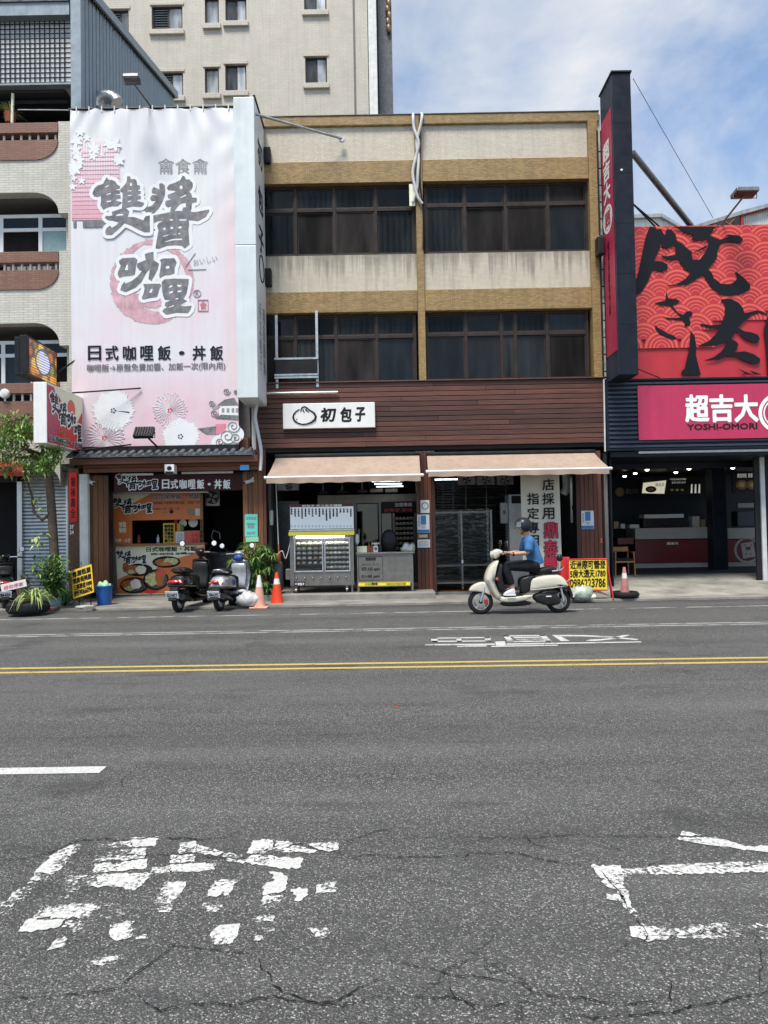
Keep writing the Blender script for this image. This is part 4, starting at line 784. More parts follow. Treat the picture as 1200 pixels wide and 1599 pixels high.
# counter front: three printed boards and a serving hatch
YM = 18.0
o = thing('menu_board', 'wide orange menu board with cream corner above the serving hatch', 'sign', P(245, 812, YM)); RB('board', 'orange_board', o, 176, 771, 313, 812, YM, YM+.05)
MB().face(outline([(176,771),(236,771),(205,787),(176,789)], YM-.003)[::-1]).build('cream_corner', 'cream_board', o, fixn=True)
logo_row(175, 777, 238, 802, YM-.006, 'ink_black', 'white_print', o, .022)
letters('日式咖哩飯・丼飯', 239, 772, 312, 780, YM-.004, 'white_print', o, .010); letters('日式咖哩飯・丼飯', 239, 772, 312, 780, YM-.008, 'ink_black', o, .002, lift=.001); letters('咖哩飯→原盤免費加醬、加飯一次', 240, 783, 312, 787, YM-.004, 'ink_black', o)
letters('咖哩飯  丼飯  飲料  小菜', 241, 793, 280, 796, YM-.004, 'ink_black', o); 
for x0, x1, mt in ((292, 304, 'brass'), (305, 312, 'paper')): RB('print_card', mt, o, x0, 794, x1, 805, YM-.006, YM-.001)
for x in (257, 268): c = P(x, 799, YM); MB().face(ellipse((c.x, c.z), .055, .05, YM-.004, 14)[::-1]).build('bowl_picture', 'bowl_print' if x > 260 else 'brass', o, fixn=True)
RB('hatch_panel', 'orange_board', KB, 178, 813, 206, 850, YM, YM+.05); RB('hatch_frame', 'wall_tan', KB, 313, 771, 317, 850, YM-.01, YM+.06); letters('雙醬\n咖哩', 186, 815, 197, 832, YM-.005, 'cream_board', KB, .004, name='hatch_lettering'); letters('外帶・自取', 180, 841, 204, 847, YM-.005, 'cream_board', KB, .002, name='hatch_lettering')
RB('hatch_sill', 'wall_tan', KB, 176, 848.5, 320, 852, YM-.12, YM+.25, .008); letters('日\n式\n咖\n哩\n飯', 313.7, 812, 316.5, 848, YM-.016, 'ink_black', KB, .004, name='hatch_lettering')
RB('hatch_shelf_wall', 'black_void', KB, 205, 812, 316, 850, YM+1.6, YM+1.66)
o = thing('price_sheet', 'yellow handwritten price sheet hanging in the serving hatch', 'sheet', P(264, 849, YM+.1)); RB('sheet', 'yellow_board', o, 255, 817, 273, 849, YM+.1, YM+.11)
letters('咖哩飯\n豬排飯\n炸雞飯\n牛丼飯\n親子丼', 257, 819, 271.5, 847, YM+.095, 'ink_black', o, .004)
o = tag(RB('notice_sheet', 'paper', None, 274, 830, 288, 849, YM+.1, YM+.11), 'grey white notice sheet next to the yellow price sheet', 'sheet'); ORIG[o] = Vector(); letters('公告\n今日\n特餐', 277, 833, 285, 847, YM+.095, 'ink_soft', o)
o = tag(RB('notice_sheet', 'sign_orange', None, 288.5, 829, 312, 849, YM+.1, YM+.11), 'bright orange notice sheet in the serving hatch corner', 'sheet'); ORIG[o] = Vector(); letters('外帶\n優惠', 299, 832, 310, 847, YM+.095, 'red_print', o, .004)
for i, (x, w_, mt, h) in enumerate(((274.5, 2, 'red_print', 18), (279, 2.5, 'yellow_board', 12), (284, 2.5, 'leaf_mid', 10))): tag(RB('carton', mt, None, x-w_, 829.5-h, x+w_, 829.5, YM+.25, YM+.33), '%s carton standing in the serving hatch by the plates' % ('slim red', 'squat yellow', 'small green')[i], 'carton')
for i, (x, y, r) in enumerate(((302, 816, .12), (286, 817, .10))):
    c = P(x, y, YM+.35); tag(MB().lathe(c, [(r*.3, .03), (r*.6, .02), (r*.95, -.01), (r, -.012)], 20, 'Y').build('plate', 'sign_white', None, smooth=50), '%s white plate leaning upright in the serving hatch' % ('large', 'smaller patterned')[i], 'plate')
RB('hatch_counter', 'steel_dark', KB, 288, 828.5, 313, 831, YM+.12, YM+.5)
for i, (x, mt) in enumerate(((217, 'terracotta'), (247, 'lens'))):
    c = P(x, 848, YM+.3); c.z = P(x, 848.6, YM).z
    tag(MB().lathe(c, [(.035, 0), (.04, .02), (.04, .14), (.022, .17), (.015, .19), (.015, .22)], 12).build('sauce_bottle', mt, None, smooth=50), ('brown sauce jar' if i == 0 else 'clear squeeze bottle')+' on the dark serving hatch counter', 'bottle', 'bottles in the serving hatch')
# lower printed panel with dishes
o = thing('food_panel', 'cream and orange printed panel showing rice bowls on the counter front', 'sign', P(251, 927, YM)); RB('board', 'cream_board', o, 180, 852, 320, 928, YM, YM+.06)
def flat(pts, mt, lift, nm): return MB().face(outline(pts, YM-lift)).build(nm, mt, o, fixn=True)
flat([(262,880),(275,872),(298,866),(306,856),(320,853),(320,927),(184,927),(184,905),(215,890),(240,893),(250,880)], 'orange_board', .002, 'orange_ground')
K6 = (1200/230, 170, 730)
def dish(zx, zy, rx, ry, lay, nm='dish_picture'):
    c = P(170+zx/K6[0], 730+zy/K6[0], YM); k = 1/K6[0]/ (FPX/YM)
    MB().face(ellipse((c.x, c.z), rx*k, ry*k, YM-lay)).build(nm, 'bowl_print', o, fixn=True); MB().face(ellipse((c.x, c.z), rx*k*.86, ry*k*.80, YM-lay-.001)).build(nm, 'steel_dark' if lay > .006 else 'maroon', o, fixn=True); return c, k
def blob(zx, zy, rx, ry, mt, lay, seed=0):
    c = P(170+zx/K6[0], 730+zy/K6[0], YM); k = 1/K6[0]/(FPX/YM); rr = random.Random(seed); n = 22
    pts = [(c.x + rx*k*(1+rr.uniform(-.14, .14))*math.cos(2*math.pi*i/n), YM-lay, c.z + ry*k*(1+rr.uniform(-.14, .14))*math.sin(2*math.pi*i/n)) for i in range(n)]
    MB().face(pts).build('food_picture', mt, o, fixn=True)
dish(470, 770, 115, 48, .004); blob(440, 775, 65, 30, 'curry_print', .006, 1); blob(505, 765, 60, 28, 'salad_print', .0065, 2); blob(470, 785, 45, 14, 'orange_board', .007, 3)
dish(245, 835, 112, 52, .005); blob(215, 830, 60, 34, 'curry_print', .007, 4); blob(262, 832, 42, 34, 'rice', .0075, 5); blob(180, 850, 30, 18, 'salad_print', .0072, 6)
dish(210, 960, 118, 66, .0085); blob(160, 960, 55, 42, 'curry_print', .0105, 7); blob(220, 950, 46, 40, 'rice', .011, 8); blob(170, 985, 40, 20, 'salad_print', .0108, 9)
dish(385, 915, 105, 85, .0095); blob(360, 910, 62, 52, 'salad_print', .0115, 10); blob(415, 895, 38, 70, 'curry_print', .012, 11); blob(430, 860, 44, 26, 'sign_orange', .0125, 12); blob(740, 800, 44, 34, 'curry_print', .012, 13); blob(725, 815, 30, 20, 'salad_print', .0125, 14); blob(345, 1005, 55, 22, 'red_print', .006, 15); blob(140, 815, 28, 40, 'curry_print', .0128, 16)
logo_row(181, 859, 229, 881, YM-.006, 'ink_black', 'white_print', o, .018); letters('日式咖哩飯・丼飯', 229, 854, 307, 861, YM-.005, 'ink_black', o, .004); letters('咖哩飯→原盤免費加醬、加飯一次(限內用)', 236, 863, 301, 867, YM-.005, 'ink_black', o, .001)
c = P(209, 874, YM); MB().face(ellipse((c.x, c.z), .10, .08, YM-.003)).build('red_sun', 'red_print', o, fixn=True)
# doorway: fan, pipes, hanging notices
def box_fan(nm, lab, x0, y0, x1, y1, Y, grp=None, frame='steel', fx=None):
    a, z0, b, z1 = XR(x0, y0, x1, y1, Y); o = thing(nm, lab, 'fan', ((a+b)/2, Y, z0), grp); c = Vector(((a+b)/2 if fx is None else a+(b-a)*fx, Y, (z0+z1)/2)); r = min(z1-z0, b-a)*.42
    B('case', frame, o, a, Y+.02, z0, b, Y+.2, z1, .01); MB().lathe((c.x, Y+.004, c.z), [(r*1.02, .012), (r*1.02, .0)], 20, 'Y').build('opening', 'black_void', o)
    for i in range(4):
        t = i*math.pi/2+.4; d = Vector((math.cos(t), 0, math.sin(t))); e = Vector((-d.z, 0, d.x)); q = c + Vector((0, -.012, 0))
        MB().face([q + d*r*.15 + e*r*.08, q + d*r*.95 + e*r*.35, q + d*r*.9 - e*r*.25, q + d*r*.15 - e*r*.1]).build('blade', 'fan_blade', o)
    MB().lathe((c.x, Y-.02, c.z), [(r*.05, -.005), (r*.2, 0), (r*.2, .02)], 12, 'Y').build('hub', 'black_metal', o)
    gm = MB()
    for q in (.5, .8, 1.0): gm.tube([(c.x + r*q*math.cos(2*math.pi*i/20), Y-.03, c.z + r*q*math.sin(2*math.pi*i/20)) for i in range(21)], .004, 4, False)
    gm.build('guard', 'steel', o); return o
box_fan('exhaust_fan', 'grey box exhaust fan over the dark curry shop doorway', 320, 765, 343, 790, 18.2)
B('door_back', 'black_void', KB, P(320, 800, 19).x, 20.0, .06, kx1-.13, 20.05, zk-.05)
m = MB(); m.tube([P(335, 846, 19), P(330, 838, 19), P(333, 828, 19), P(343, 832, 19), P(344, 842, 19)], .012, 6); m.build('faucet_hose', 'conduit', KB); RB('kitchen_bench', 'steel_dark', KB, 322, 862, 372, 920, 19.2, 19.9)
o = tag(RB('price_list', 'cyan_paper', None, 382.5, 804, 402.5, 837, 16.87, 16.885), 'turquoise price list with scalloped edge on the timber post', 'sheet'); ORIG[o] = Vector(); letters('自 取 優 惠\n\n咖哩飯90\n丼 飯95\n\n外送 另計', 385, 807, 400, 834, 16.866, 'ink_soft', o, .001)
sc_ = MB()
for i in range(7):
    for yy in (804, 837): c = P(384 + i*2.85, yy, 16.87); sc_.lathe((c.x, 16.872, c.z), [(.022, 0), (.022, .012)], 10, 'Y')
sc_.build('scallop', 'cyan_paper', o)
o = tag(RB('price_list', 'green_paper', None, 384, 838.5, 404, 846, 16.87, 16.885), 'small green notice just below the turquoise price list', 'sheet')
def camera_dome(x, y, Y, lab, flip=1):
    o = thing('security_camera', lab, 'camera', P(x, y, Y)); c = P(x, y, Y)
    MB().tube([c + Vector((.10*flip, .06, .10)), c + Vector((.02*flip, 0, .02))], .02, 8).build('bracket', 'alu_white', o); MB().tube([c + Vector((.10*flip, .05, .03)), c + Vector((-.08*flip, -.08, -.03))], (.04, .045), 10).build('case', 'sign_white', o, smooth=50); MB().tube([c + Vector((-.08*flip, -.08, -.03)), c + Vector((-.10*flip, -.10, -.038))], .028, 10).build('lens', 'black_plastic', o)
camera_dome(389, 752, 16.85, 'white security camera on the timber post right of the curry shop'); camera_dome(143, 753, 16.85, 'white security camera on the timber post by the white pole', -1)
RB('number_plate', 'blue_print', KB, 375, 726, 389, 734, 16.40, 16.42)

# ------------------------------------------------------------------ the big billboard
m_, t_, b_, N_ = nodes('banner_vinyl'); tcn = N_('ShaderNodeTexCoord'); sp = N_('ShaderNodeSeparateXYZ', {0: tcn.outputs['Object']})
def mr(v, a, b, c=0, d=1): return N_('ShaderNodeMapRange', {0: v, 1: a, 2: b, 3: c, 4: d}, interpolation_type='SMOOTHSTEP').outputs[0]
def mul(a, b): return N_('ShaderNodeMath', {0: a, 1: b}, operation='MULTIPLY').outputs[0]
def mxm(a, b): return N_('ShaderNodeMath', {0: a, 1: b}, operation='MAXIMUM').outputs[0]
nz = N_('ShaderNodeTexNoise', {'Vector': tcn.outputs['Object'], 'Scale': .7, 'Detail': 4.0}).outputs[0]; nzr = mr(nz, .32, .62)
low = mul(mr(sp.outputs[2], 2.6, .4), mr(nz, .25, .6, .35, 1)); rt = mul(mr(sp.outputs[0], 1.2, 1.95), mul(mr(sp.outputs[2], 6.8, 5.2), .5))
mid = mul(mul(nzr, .35), mr(sp.outputs[2], 5.5, 3.0))
pk = mxm(mxm(low, rt), mid)
cc = mixc(N_, pk, (.69, .685, .705, 1), (.71, .44, .50, 1))
stk = N_('ShaderNodeTexNoise', {'Vector': coords(N_, (4, 4, .16)), 'Scale': 2.4, 'Detail': 7.0, 'Roughness': .7}).outputs[0]
cc = mixc(N_, ramp(N_, stk, [(.42, g(0)), (.74, g(.30))]), cc, (.50, .495, .51, 1))
t_.links.new(cc, b_.inputs['Base Color']); b_.inputs['Roughness'].default_value = .42
BBD = thing('curry_billboard', 'huge white and pink vinyl billboard with grey brush lettering', 'billboard', ((bx0+bx1)/2, YB, bz0))
def bdy(X, d):     # wrinkles of the vinyl: strong along the laced top edge, dying out below
    u = (X-bx0)/(bx1-bx0); w1 = math.exp(-d/.42); w2 = math.exp(-d/1.1)
    r = .026*w1*math.sin(u*46 + 3.2*math.sin(u*9) + d*(9-18*u)) + .016*w2*math.sin((u-.36)*34 + d*3.2*(1 if u > .36 else -1)) + .003*math.sin(u*7) - .014*w2*math.exp(-abs(u-.37)*16)
    return r - .016*math.exp(-(1-u)*(bx1-bx0)/.4)*math.sin(d*8+u*26)*math.exp(-d/2.2)
nu, nv = 110, 170; m = MB(); rr = random.Random(4)
for j in range(nv+1):
    for i in range(nu+1):
        u, v = i/nu, j/nv; d = (1-v)*(bz1-bz0); X = bx0 + (bx1-bx0)*u
        w1 = math.exp(-d/.55); w2 = math.exp(-d/1.6)
        dy = bdy(X, d) ; dy0 = .030*w1*math.sin(u*46 + 3.2*math.sin(u*9) + d*(9-18*u)) + .016*w2*math.sin((u-.36)*26 + d*2.2*(1 if u > .36 else -1)) + .004*math.sin(u*7+v*5) - .018*w2*math.exp(-abs(u-.37)*16)
        dz = -.035*(1-abs(math.sin(u*math.pi*7)))*0 - (.045*abs(math.sin(u*math.pi*6.5)) if j == nv else 0)
        edge = -.02*math.exp(-(1-u)*(bx1-bx0)/.35)*math.sin(d*9+u*30)*math.exp(-d/2.2)
        m.v.append(Vector((X, YB + dy, bz0 + (bz1-bz0)*v + dz)))
m.f = [(j*(nu+1)+i, j*(nu+1)+i+1, (j+1)*(nu+1)+i+1, (j+1)*(nu+1)+i) for j in range(nv) for i in range(nu)]
m.build('vinyl_sheet', 'banner_vinyl', BBD, smooth=180)
B('backing_frame', 'black_metal', BBD, bx0+.03, YB+.08, bz0+.02, bx1-.03, YB+.16, bz1-.05); B('sill_beam', 'black_metal', BBD, bx0, YB-.05, bz0-.13, bx1, YB+.3, bz0-.005)
MB().tube([(bx0-.05, YB+.06, bz1+.03), (bx1+.02, YB+.06, bz1+.03)], .03, 8).build('top_pipe', 'black_metal', BBD)
m = MB()
for i in range(13): X = bx0 + (bx1-bx0)*(i+.5)/13; m.box(X-.012, YB-.005, bz1-.08, X+.012, YB+.1, bz1+.065)
m.build('tie', 'paper', BBD)
YL = YB - .013
def bl(s, x0, y0, x1, y1, halo=.075, bold=.032, mt='ink_grey'):
    if halo: letters(s, x0, y0, x1, y1, YL+.006, 'vinyl_white', BBD, halo)
    letters(s, x0, y0, x1, y1, YL+.002, mt, BBD, bold)
# pink temple print, upper corner
m = MB(); rows = 24; xs0, zt0, xs1, zt1 = XR(111.5, 215, 187, 343, YL); YL -= .012; 
m_, t_, b_, N_ = nodes('pink_fade'); tcn = N_('ShaderNodeTexCoord'); sp2 = N_('ShaderNodeSeparateXYZ', {0: tcn.outputs['Object']})
hz = zt1 - bz0; f1 = N_('ShaderNodeMapRange', {0: sp2.outputs[2], 1: zt0-bz0, 2: hz, 3: 1, 4: 0}).outputs[0]; br_ = N_('ShaderNodeMath', {0: N_('ShaderNodeTexWave', {'Vector': coords(N_, (1, 1, 1)), 'Scale': 2.6}, bands_direction='Z').outputs[1], 1: .3}, operation='MULTIPLY').outputs[0]
f2 = N_('ShaderNodeMath', {0: f1, 1: br_}, operation='SUBTRACT').outputs[0]; t_.links.new(mixc(N_, f2, (.74, .68, .71, 1), (.70, .27, .35, 1)), b_.inputs['Base Color']); b_.inputs['Roughness'].default_value = .45
B('temple_print', 'pink_fade', BBD, xs0, YL+.012, zt0, xs1, YL+.014, zt1)
gl = MB()
for i in range(19): X = xs0 + (xs1-xs0)*(i+.5)/19; gl.box(X-.006, YL+.009, zt0+.02, X+.006, YL+.0115, zt1-.1)
for i in range(16): z = zt0 + (zt1-zt0-.3)*(i+.5)/16; gl.box(xs0+.01, YL+.006, z-.010, xs1-.01, YL+.0085, z+.010)
gl.build('lattice_print', 'vinyl_pink', BBD); a = XR(113, 343, 187, 354, YL)
B('temple_base_print', 'ink_grey', BBD, a[0]+.02, YL+.01, a[1], a[0]+.09, YL+.013, a[3]); B('temple_base_print', 'ink_grey', BBD, P(129, 348, YL).x, YL+.01, a[1], a[2]-.3, YL+.013, a[3])
m = MB(); rr = random.Random(11)
for i in range(26):
    x, y = (rr.uniform(113, 186), rr.uniform(205, 250)) if i < 16 else (rr.uniform(112, 128), rr.uniform(240, 292)); c = P(x, y, YL); s_ = rr.uniform(.07, .17); t0 = rr.random()*6
    pts = []
    for k in range(20): t = 2*math.pi*k/20; q = s_*(.72+.28*math.cos(5*t)); pts.append((c.x+q*math.cos(t+t0), YL+.003-.0002*i, c.z+q*math.sin(t+t0)))
    m.face(pts)
m.build('blossom_print', 'vinyl_white', BBD, fixn=True)
YL += .012
# brush ring behind the lower name
m = MB(); c = P(238, 440, YL); n = 64; cx_, cz_ = c.x, c.z; rr = random.Random(3)
for a0, a1, ro, ri0, ri1 in ((100, 330, 1.0, .93, .60), (330, 395, .98, .93, .90), (62, 100, 1.02, .9, .88), (-20, 70, .97, .83, .80), (205, 318, .62, .52, .30)):
    for i in range(n):
        t0, t1 = R(a0 + (a1-a0)*i/n), R(a0 + (a1-a0)*(i+1)/n); k = math.sin(math.pi*(i+.5)/n); rin = ri0 + (ri1-ri0)*k; o1 = ro + rr.uniform(-.02, .02)
        yy = YL+.0075+.0004*a0/100; m.face([(cx_+o1*math.cos(t0), yy, cz_+o1*math.sin(t0)), (cx_+rin*math.cos(t0), yy, cz_+rin*math.sin(t0)), (cx_+rin*math.cos(t1), yy, cz_+rin*math.sin(t1)), (cx_+o1*math.cos(t1), yy, cz_+o1*math.sin(t1))])
M('ring_print', (.56, .33, .37), .5, var=.25, scale=5, streak=.3); m.build('brush_ring_print', 'ring_print', BBD, fixn=True)
for gi, bx in enumerate(((144.7, 275, 234, 366.6), (224.3, 274, 327.3, 388), (184, 393, 276.5, 455.5), (221.5, 435, 299.6, 491.7))): logo_px(gi, *bx, YL+.006-.0012*gi-(.013 if gi == 0 else 0), 'ink_grey', 'vinyl_white', BBD, .085)
letters_row('龠食龠', 246, 247, 326, 271, YL, 'ink_soft', BBD); letters_row('日式咖哩飯・丼飯', 134, 540, 352, 562, YL, 'ink_black', BBD, .008, gap=.14); letters('咖哩飯→原盤免費加醬、加飯一次(限內用)', 136, 567, 352, 580, YL, 'ink_grey', BBD, .0035)
p0 = P(303, 415, YL); letters_at('おいしい', p0, (.56, 0, .10), (-.02, 0, .15), 'ink_soft', BBD); letters('R', 305.5, 454.5, 310.5, 461, YL, 'ink_soft', BBD, .005)
def ring2(c, r, th, mt, nm, Y=YL): m = MB().tube([(c.x + r*math.cos(2*math.pi*i/24), Y, c.z + r*math.sin(2*math.pi*i/24)) for i in range(25)], th, 4, False); return m.build(nm, mt, BBD)
ring2(P(308, 458, YL), .085, .008, 'ink_soft', 'mark_print'); a = XR(309.5, 468, 325, 485, YL); m = MB()
m.tube([(a[0], YL, a[1]), (a[2], YL, a[1]), (a[2], YL, a[3]), (a[0], YL, a[3]), (a[0], YL, a[1])], .010, 4); m.build('seal_print', 'vinyl_rose', BBD); letters('食', 312.5, 471, 322.5, 482, YL, 'vinyl_rose', BBD, .006)
MB().tube([P(290, 416, YL), P(305, 395, YL)], .008, 4).build('stroke_print', 'ink_soft', BBD); MB().tube([P(294, 421, YL), P(322, 420, YL)], .008, 4).build('stroke_print', 'ink_soft', BBD)
# chrysanthemum prints
def chrys(x, y, r, n, wd, fill, cen):
    c = P(x, y, YL); m = MB(); rr = random.Random(int(x))
    for i in range(n):
        t = 2*math.pi*i/n; l = r*rr.uniform(.86, 1.05); d = Vector((math.cos(t), 0, math.sin(t))); e = Vector((-d.z, 0, d.x)); o1 = Vector((c.x, YL+.006 + .0001*(i % 7), c.z))
        if fill: m.face([o1, o1+d*l*.7-e*wd, o1+d*l, o1+d*l*.7+e*wd])
        else:
            m.tube([o1+d*r*.12, o1+d*l*.6-e*wd, o1+d*l*.95-e*wd*.5, o1+d*l, o1+d*l*.95+e*wd*.5, o1+d*l*.6+e*wd], .006, 3, False)
    m.build('flower_print', 'vinyl_white', BBD, fixn=True); m2 = MB()
    for i in range(5): t = 2*math.pi*i/5; m2.face([(c.x + r2*math.cos(t+q) , YL, c.z + r2*math.sin(t+q)) for r2, q in ((.03, -.3), (.065, -.4), (.065, .4), (.03, .3))])
    m2.build('stamen_print', cen, BBD, fixn=True)
chrys(177, 641, .52, 44, .07, True, 'ink_black'); chrys(163, 684, .50, 30, .045, False, 'red_print'); chrys(265.5, 641, .42, 30, .04, False, 'red_print'); chrys(282, 681.5, .46, 40, .07, True, 'ink_black')
# castle line print in the lower corner
KZ = (1200/310, 110, 500)
def cz2(pts, mt, lift=.006): return MB().face([P(KZ[1]+x/KZ[0], KZ[2]+y/KZ[0], YL+lift) for x, y in pts]).build('castle_print', mt, BBD, fixn=True)
cz2([(900,520),(1015,516),(1015,600),(900,596)], 'vinyl_white', .008); cz2([(885,515),(930,480),(990,468),(1018,515)], 'ink_grey', .005); cz2([(875,595),(910,570),(1018,575),(1018,602)], 'ink_grey', .004); cz2([(878,628),(940,625),(935,680),(878,690)], 'vinyl_rose', .004); cz2([(770,655),(880,640),(880,690),(820,690)], 'ink_grey', .003); cz2([(860,520),(905,512),(905,525),(860,545)], 'ink_soft', .003)
for x0 in (915, 945, 975, 1000): cz2([(x0, 532), (x0+16, 531), (x0+16, 555), (x0, 556)], 'ink_soft', .002)
m = MB(); rr = random.Random(8)
for cx2, cy2, r0 in ((945, 428, 22), (855, 500, 20), (870, 560, 24), (985, 640, 40), (950, 700, 52), (1000, 710, 36), (905, 735, 30), (1000, 430, 14)):
    pts = []
    for i in range(26): t = .45*i; r2 = r0*(1-i/30); pts.append(P(KZ[1]+(cx2+r2*math.cos(t))/KZ[0], KZ[2]+(cy2+r2*math.sin(t))/KZ[0], YL))
    MB().tube(pts, .009, 4).build('swirl_print', 'ink_soft', BBD)
m = MB()
for i, (x, y, r0) in enumerate(((955, 715, 60), (1000, 690, 50), (900, 745, 50), (985, 650, 36))): c = P(KZ[1]+x/KZ[0], KZ[2]+y/KZ[0], YL); m.face(ellipse((c.x, c.z), r0/KZ[0]*.0149, r0/KZ[0]*.0149, YL+.009+i*.0005))
m.build('wave_print', 'vinyl_white', BBD, fixn=True)

# ------------------------------------------------------------------ tall pale projecting sign
YS0, YS1 = 15.72, 16.98; s0, z0, s1, z1 = XR(367.5, 151, 400, 621, YS0)
o = thing('projecting_sign', 'tall narrow pale projecting sign between billboard and tiled shophouse', 'sign', ((s0+s1)/2, YS1, z0)); zs_ = z0 + (z1-z0)*.505
B('lower_case', 'pale_sheet', o, s0, YS0, z0, s1, YS1, zs_-.004, .012); B('upper_case', 'pale_sheet', o, s0-.004, YS0-.004, zs_+.004, s1, YS1, z1, .012); B('side_face', 'vinyl', o, s1+.002, YS0+.03, z0+.05, s1+.006, YS1-.02, z1-.05)
MB().tube([(s1, YS0, z1+.02), (s1, YS1, z1+.02)], .035, 6).build('top_edge', 'black_metal', o)
def side(s, y0, y1, z0_, z1_, mt, bold=0): return letters_at(s, (s1+.009, YS0+y0, z0_), (0, y1-y0, 0), (0, 0, z1_-z0_), mt, o, bold)
H = z1-z0
for ch, f0 in (('初', .90), ('包', .74), ('子', .60)): side(ch, .35, .95, z0+H*(f0-.085), z0+H*f0, 'ink_black', .02)
MB().tube([(s1+.012, YS0+.65+.30*math.cos(2*math.pi*i/30), z0+H*.46+.30*math.sin(2*math.pi*i/30)) for i in range(31)], .018, 4, False).build('bun_mark', 'ink_black', o)
side('手\n工\n包\n子', .25, .5, z0+H*.10, z0+H*.33, 'ink_soft', .004); side('現\n蒸\n饅\n頭', .75, 1.0, z0+H*.10, z0+H*.33, 'ink_soft', .004)
MB().tube([(s1-.1, YS0+.1, z1-.3), P(534, 216, YS1-.1)], .03, 8).build('stay_rod', 'galv', o, smooth=60); MB().lathe(P(534, 216, YS1-.12), [(.07, 0), (.07, .06)], 10, 'Y').build('anchor', 'galv', o)
MB().tube([P(407, 614.5, YC-.20), P(528, 612.5, YC-.20)], .035, 8).build('support_bar', 'galv', o, smooth=60)
tag(drape([P(403, 625, 16.6), P(399, 650, 16.6), P(404, 680, 16.55), P(408, 705, 16.5), P(407, 735, 16.45)], .04, 'drain_hose', 'conduit', None), 'pale plastic hose hanging below the tall projecting sign', 'hose')
# ------------------------------------------------------------------ small projecting signs at the left
YF, YK = 15.1, 16.62
e0, z0, e1, z1 = XR(35, 524, 43, 584, YF); o = thing('led_screen', 'small projecting video screen showing a bright dish', 'screen', (e0, YK, z0)); ex = P(42, 550, YF).x
B('cabinet', 'black_metal', o, ex-.16, YF, z0-.02, ex, YK-.1, z1+.02, .012); B('cabinet_rear', 'black_metal', o, ex-.30, YF+.06, z0, ex-.19, YK-.2, z1, .012)
m_, t_, b_, N_ = nodes('screen_picture'); tcn = N_('ShaderNodeTexCoord'); sp3 = N_('ShaderNodeSeparateXYZ', {0: tcn.outputs['Object']})
vo = N_('ShaderNodeTexVoronoi', {'Vector': coords(N_, (1, 1, 1)), 'Scale': 4.2}); bc = N_('ShaderNodeSeparateColor', {0: vo.outputs['Color']}).outputs[0]
c1 = ramp(N_, bc, [(0, (.5, .10, .02)), (.3, (.75, .32, .03)), (.55, (.85, .62, .12)), (.75, (.12, .28, .05)), (.9, (.5, .03, .03)), (1, (.6, .35, .6))])
dk = ramp(N_, vo.outputs['Distance'], [(.45, g(0)), (.62, g(.8))]); c1 = mixc(N_, dk, c1, (.03, .02, .03, 1))
cy_, cz_ = (YF+.72) - YK, (z1-z0)/2
dx_ = N_('ShaderNodeMath', {0: sp3.outputs[1], 1: cy_}, operation='SUBTRACT').outputs[0]; dz_ = N_('ShaderNodeMath', {0: sp3.outputs[2], 1: cz_}, operation='SUBTRACT').outputs[0]
dd = N_('ShaderNodeVectorMath', {0: N_('ShaderNodeCombineXYZ', {0: dx_, 1: N_('ShaderNodeMath', {0: dz_, 1: 1.25}, operation='MULTIPLY').outputs[0]}).outputs[0]}, operation='LENGTH').outputs['Value']
c1 = mixc(N_, ramp(N_, dd, [(.36, g(1)), (.38, g(0))]), c1, (.10, .11, .22, 1)); vo2 = N_('ShaderNodeTexVoronoi', {'Vector': coords(N_, (1, 1, 1)), 'Scale': 3.0}); c2 = ramp(N_, N_('ShaderNodeSeparateColor', {0: vo2.outputs['Color']}).outputs[1], [(0, (.35, .5, .95)), (.45, (.65, .72, 1)), (.6, (.75, .55, .08)), (.85, (.35, .45, .08)), (1, (.7, .3, .05))])
c1 = mixc(N_, ramp(N_, dd, [(.30, g(1)), (.32, g(0))]), c1, c2)
ln = N_('ShaderNodeTexWave', {'Vector': coords(N_), 'Scale': 5.5}, bands_direction='Z').outputs[1]; c1 = mixc(N_, ramp(N_, ln, [(.55, g(0)), (.7, g(.75))]), c1, (.03, .02, .02, 1))
t_.links.new(c1, b_.inputs['Emission Color']); b_.inputs['Emission Strength'].default_value = .7; b_.inputs['Base Color'].default_value = g(.02)
B('picture', 'screen_picture', o, ex+.001, YF+.10, z0+.03, ex+.004, YK-.16, z1-.03)
MB().tube([(ex-.05, YK-.12, z0+.3), P(118, 562, YK)], .02, 6).build('stay_rod', 'black_metal', o)
YF2 = 14.8; e0, z0, e1, z1 = XR(52, 596, 73, 692, YF2)
o = thing('light_box_sign', 'white edged projecting light box with red face and dark lettering', 'sign', (e0, YK, z0)); B('cabinet', 'sign_white', o, e0, YF2, z0, e1, YK-.02, z1, .012); RW = YK-.08-(YF2+.02)
B('red_face', 'red_print', o, e1+.001, YF2+.02, z0+.03, e1+.005, YK-.08, z1-.03)
def fx(a, b): return Vector((e1+.008, YF2+.02+RW*a, z0+.03+(z1-z0-.06)*b))
MB().face([fx(0, 1), fx(0, .93), fx(.30, .86), fx(.55, .62), fx(.78, .42), fx(1, .75), fx(1, 1)]).build('cream_print', 'cream_board', o, fixn=True)
def fd(a, b, l): v = fx(a, b); v.x += l; return v
MB().face([fd(0, 0, .002), fd(0, .98, .002), fd(.17, .98, .002), fd(.26, .8, .002), fd(.27, .10, .002), fd(.2, 0, .002)]).build('crimson_print', 'magenta', o, fixn=True)
c = fd(.66, .72, .003); MB().face([(c.x, c.y + .20*math.cos(2*math.pi*i/24), c.z + .20*math.sin(2*math.pi*i/24)) for i in range(24)]).build('red_sun_print', 'sign_orange', o, fixn=True)
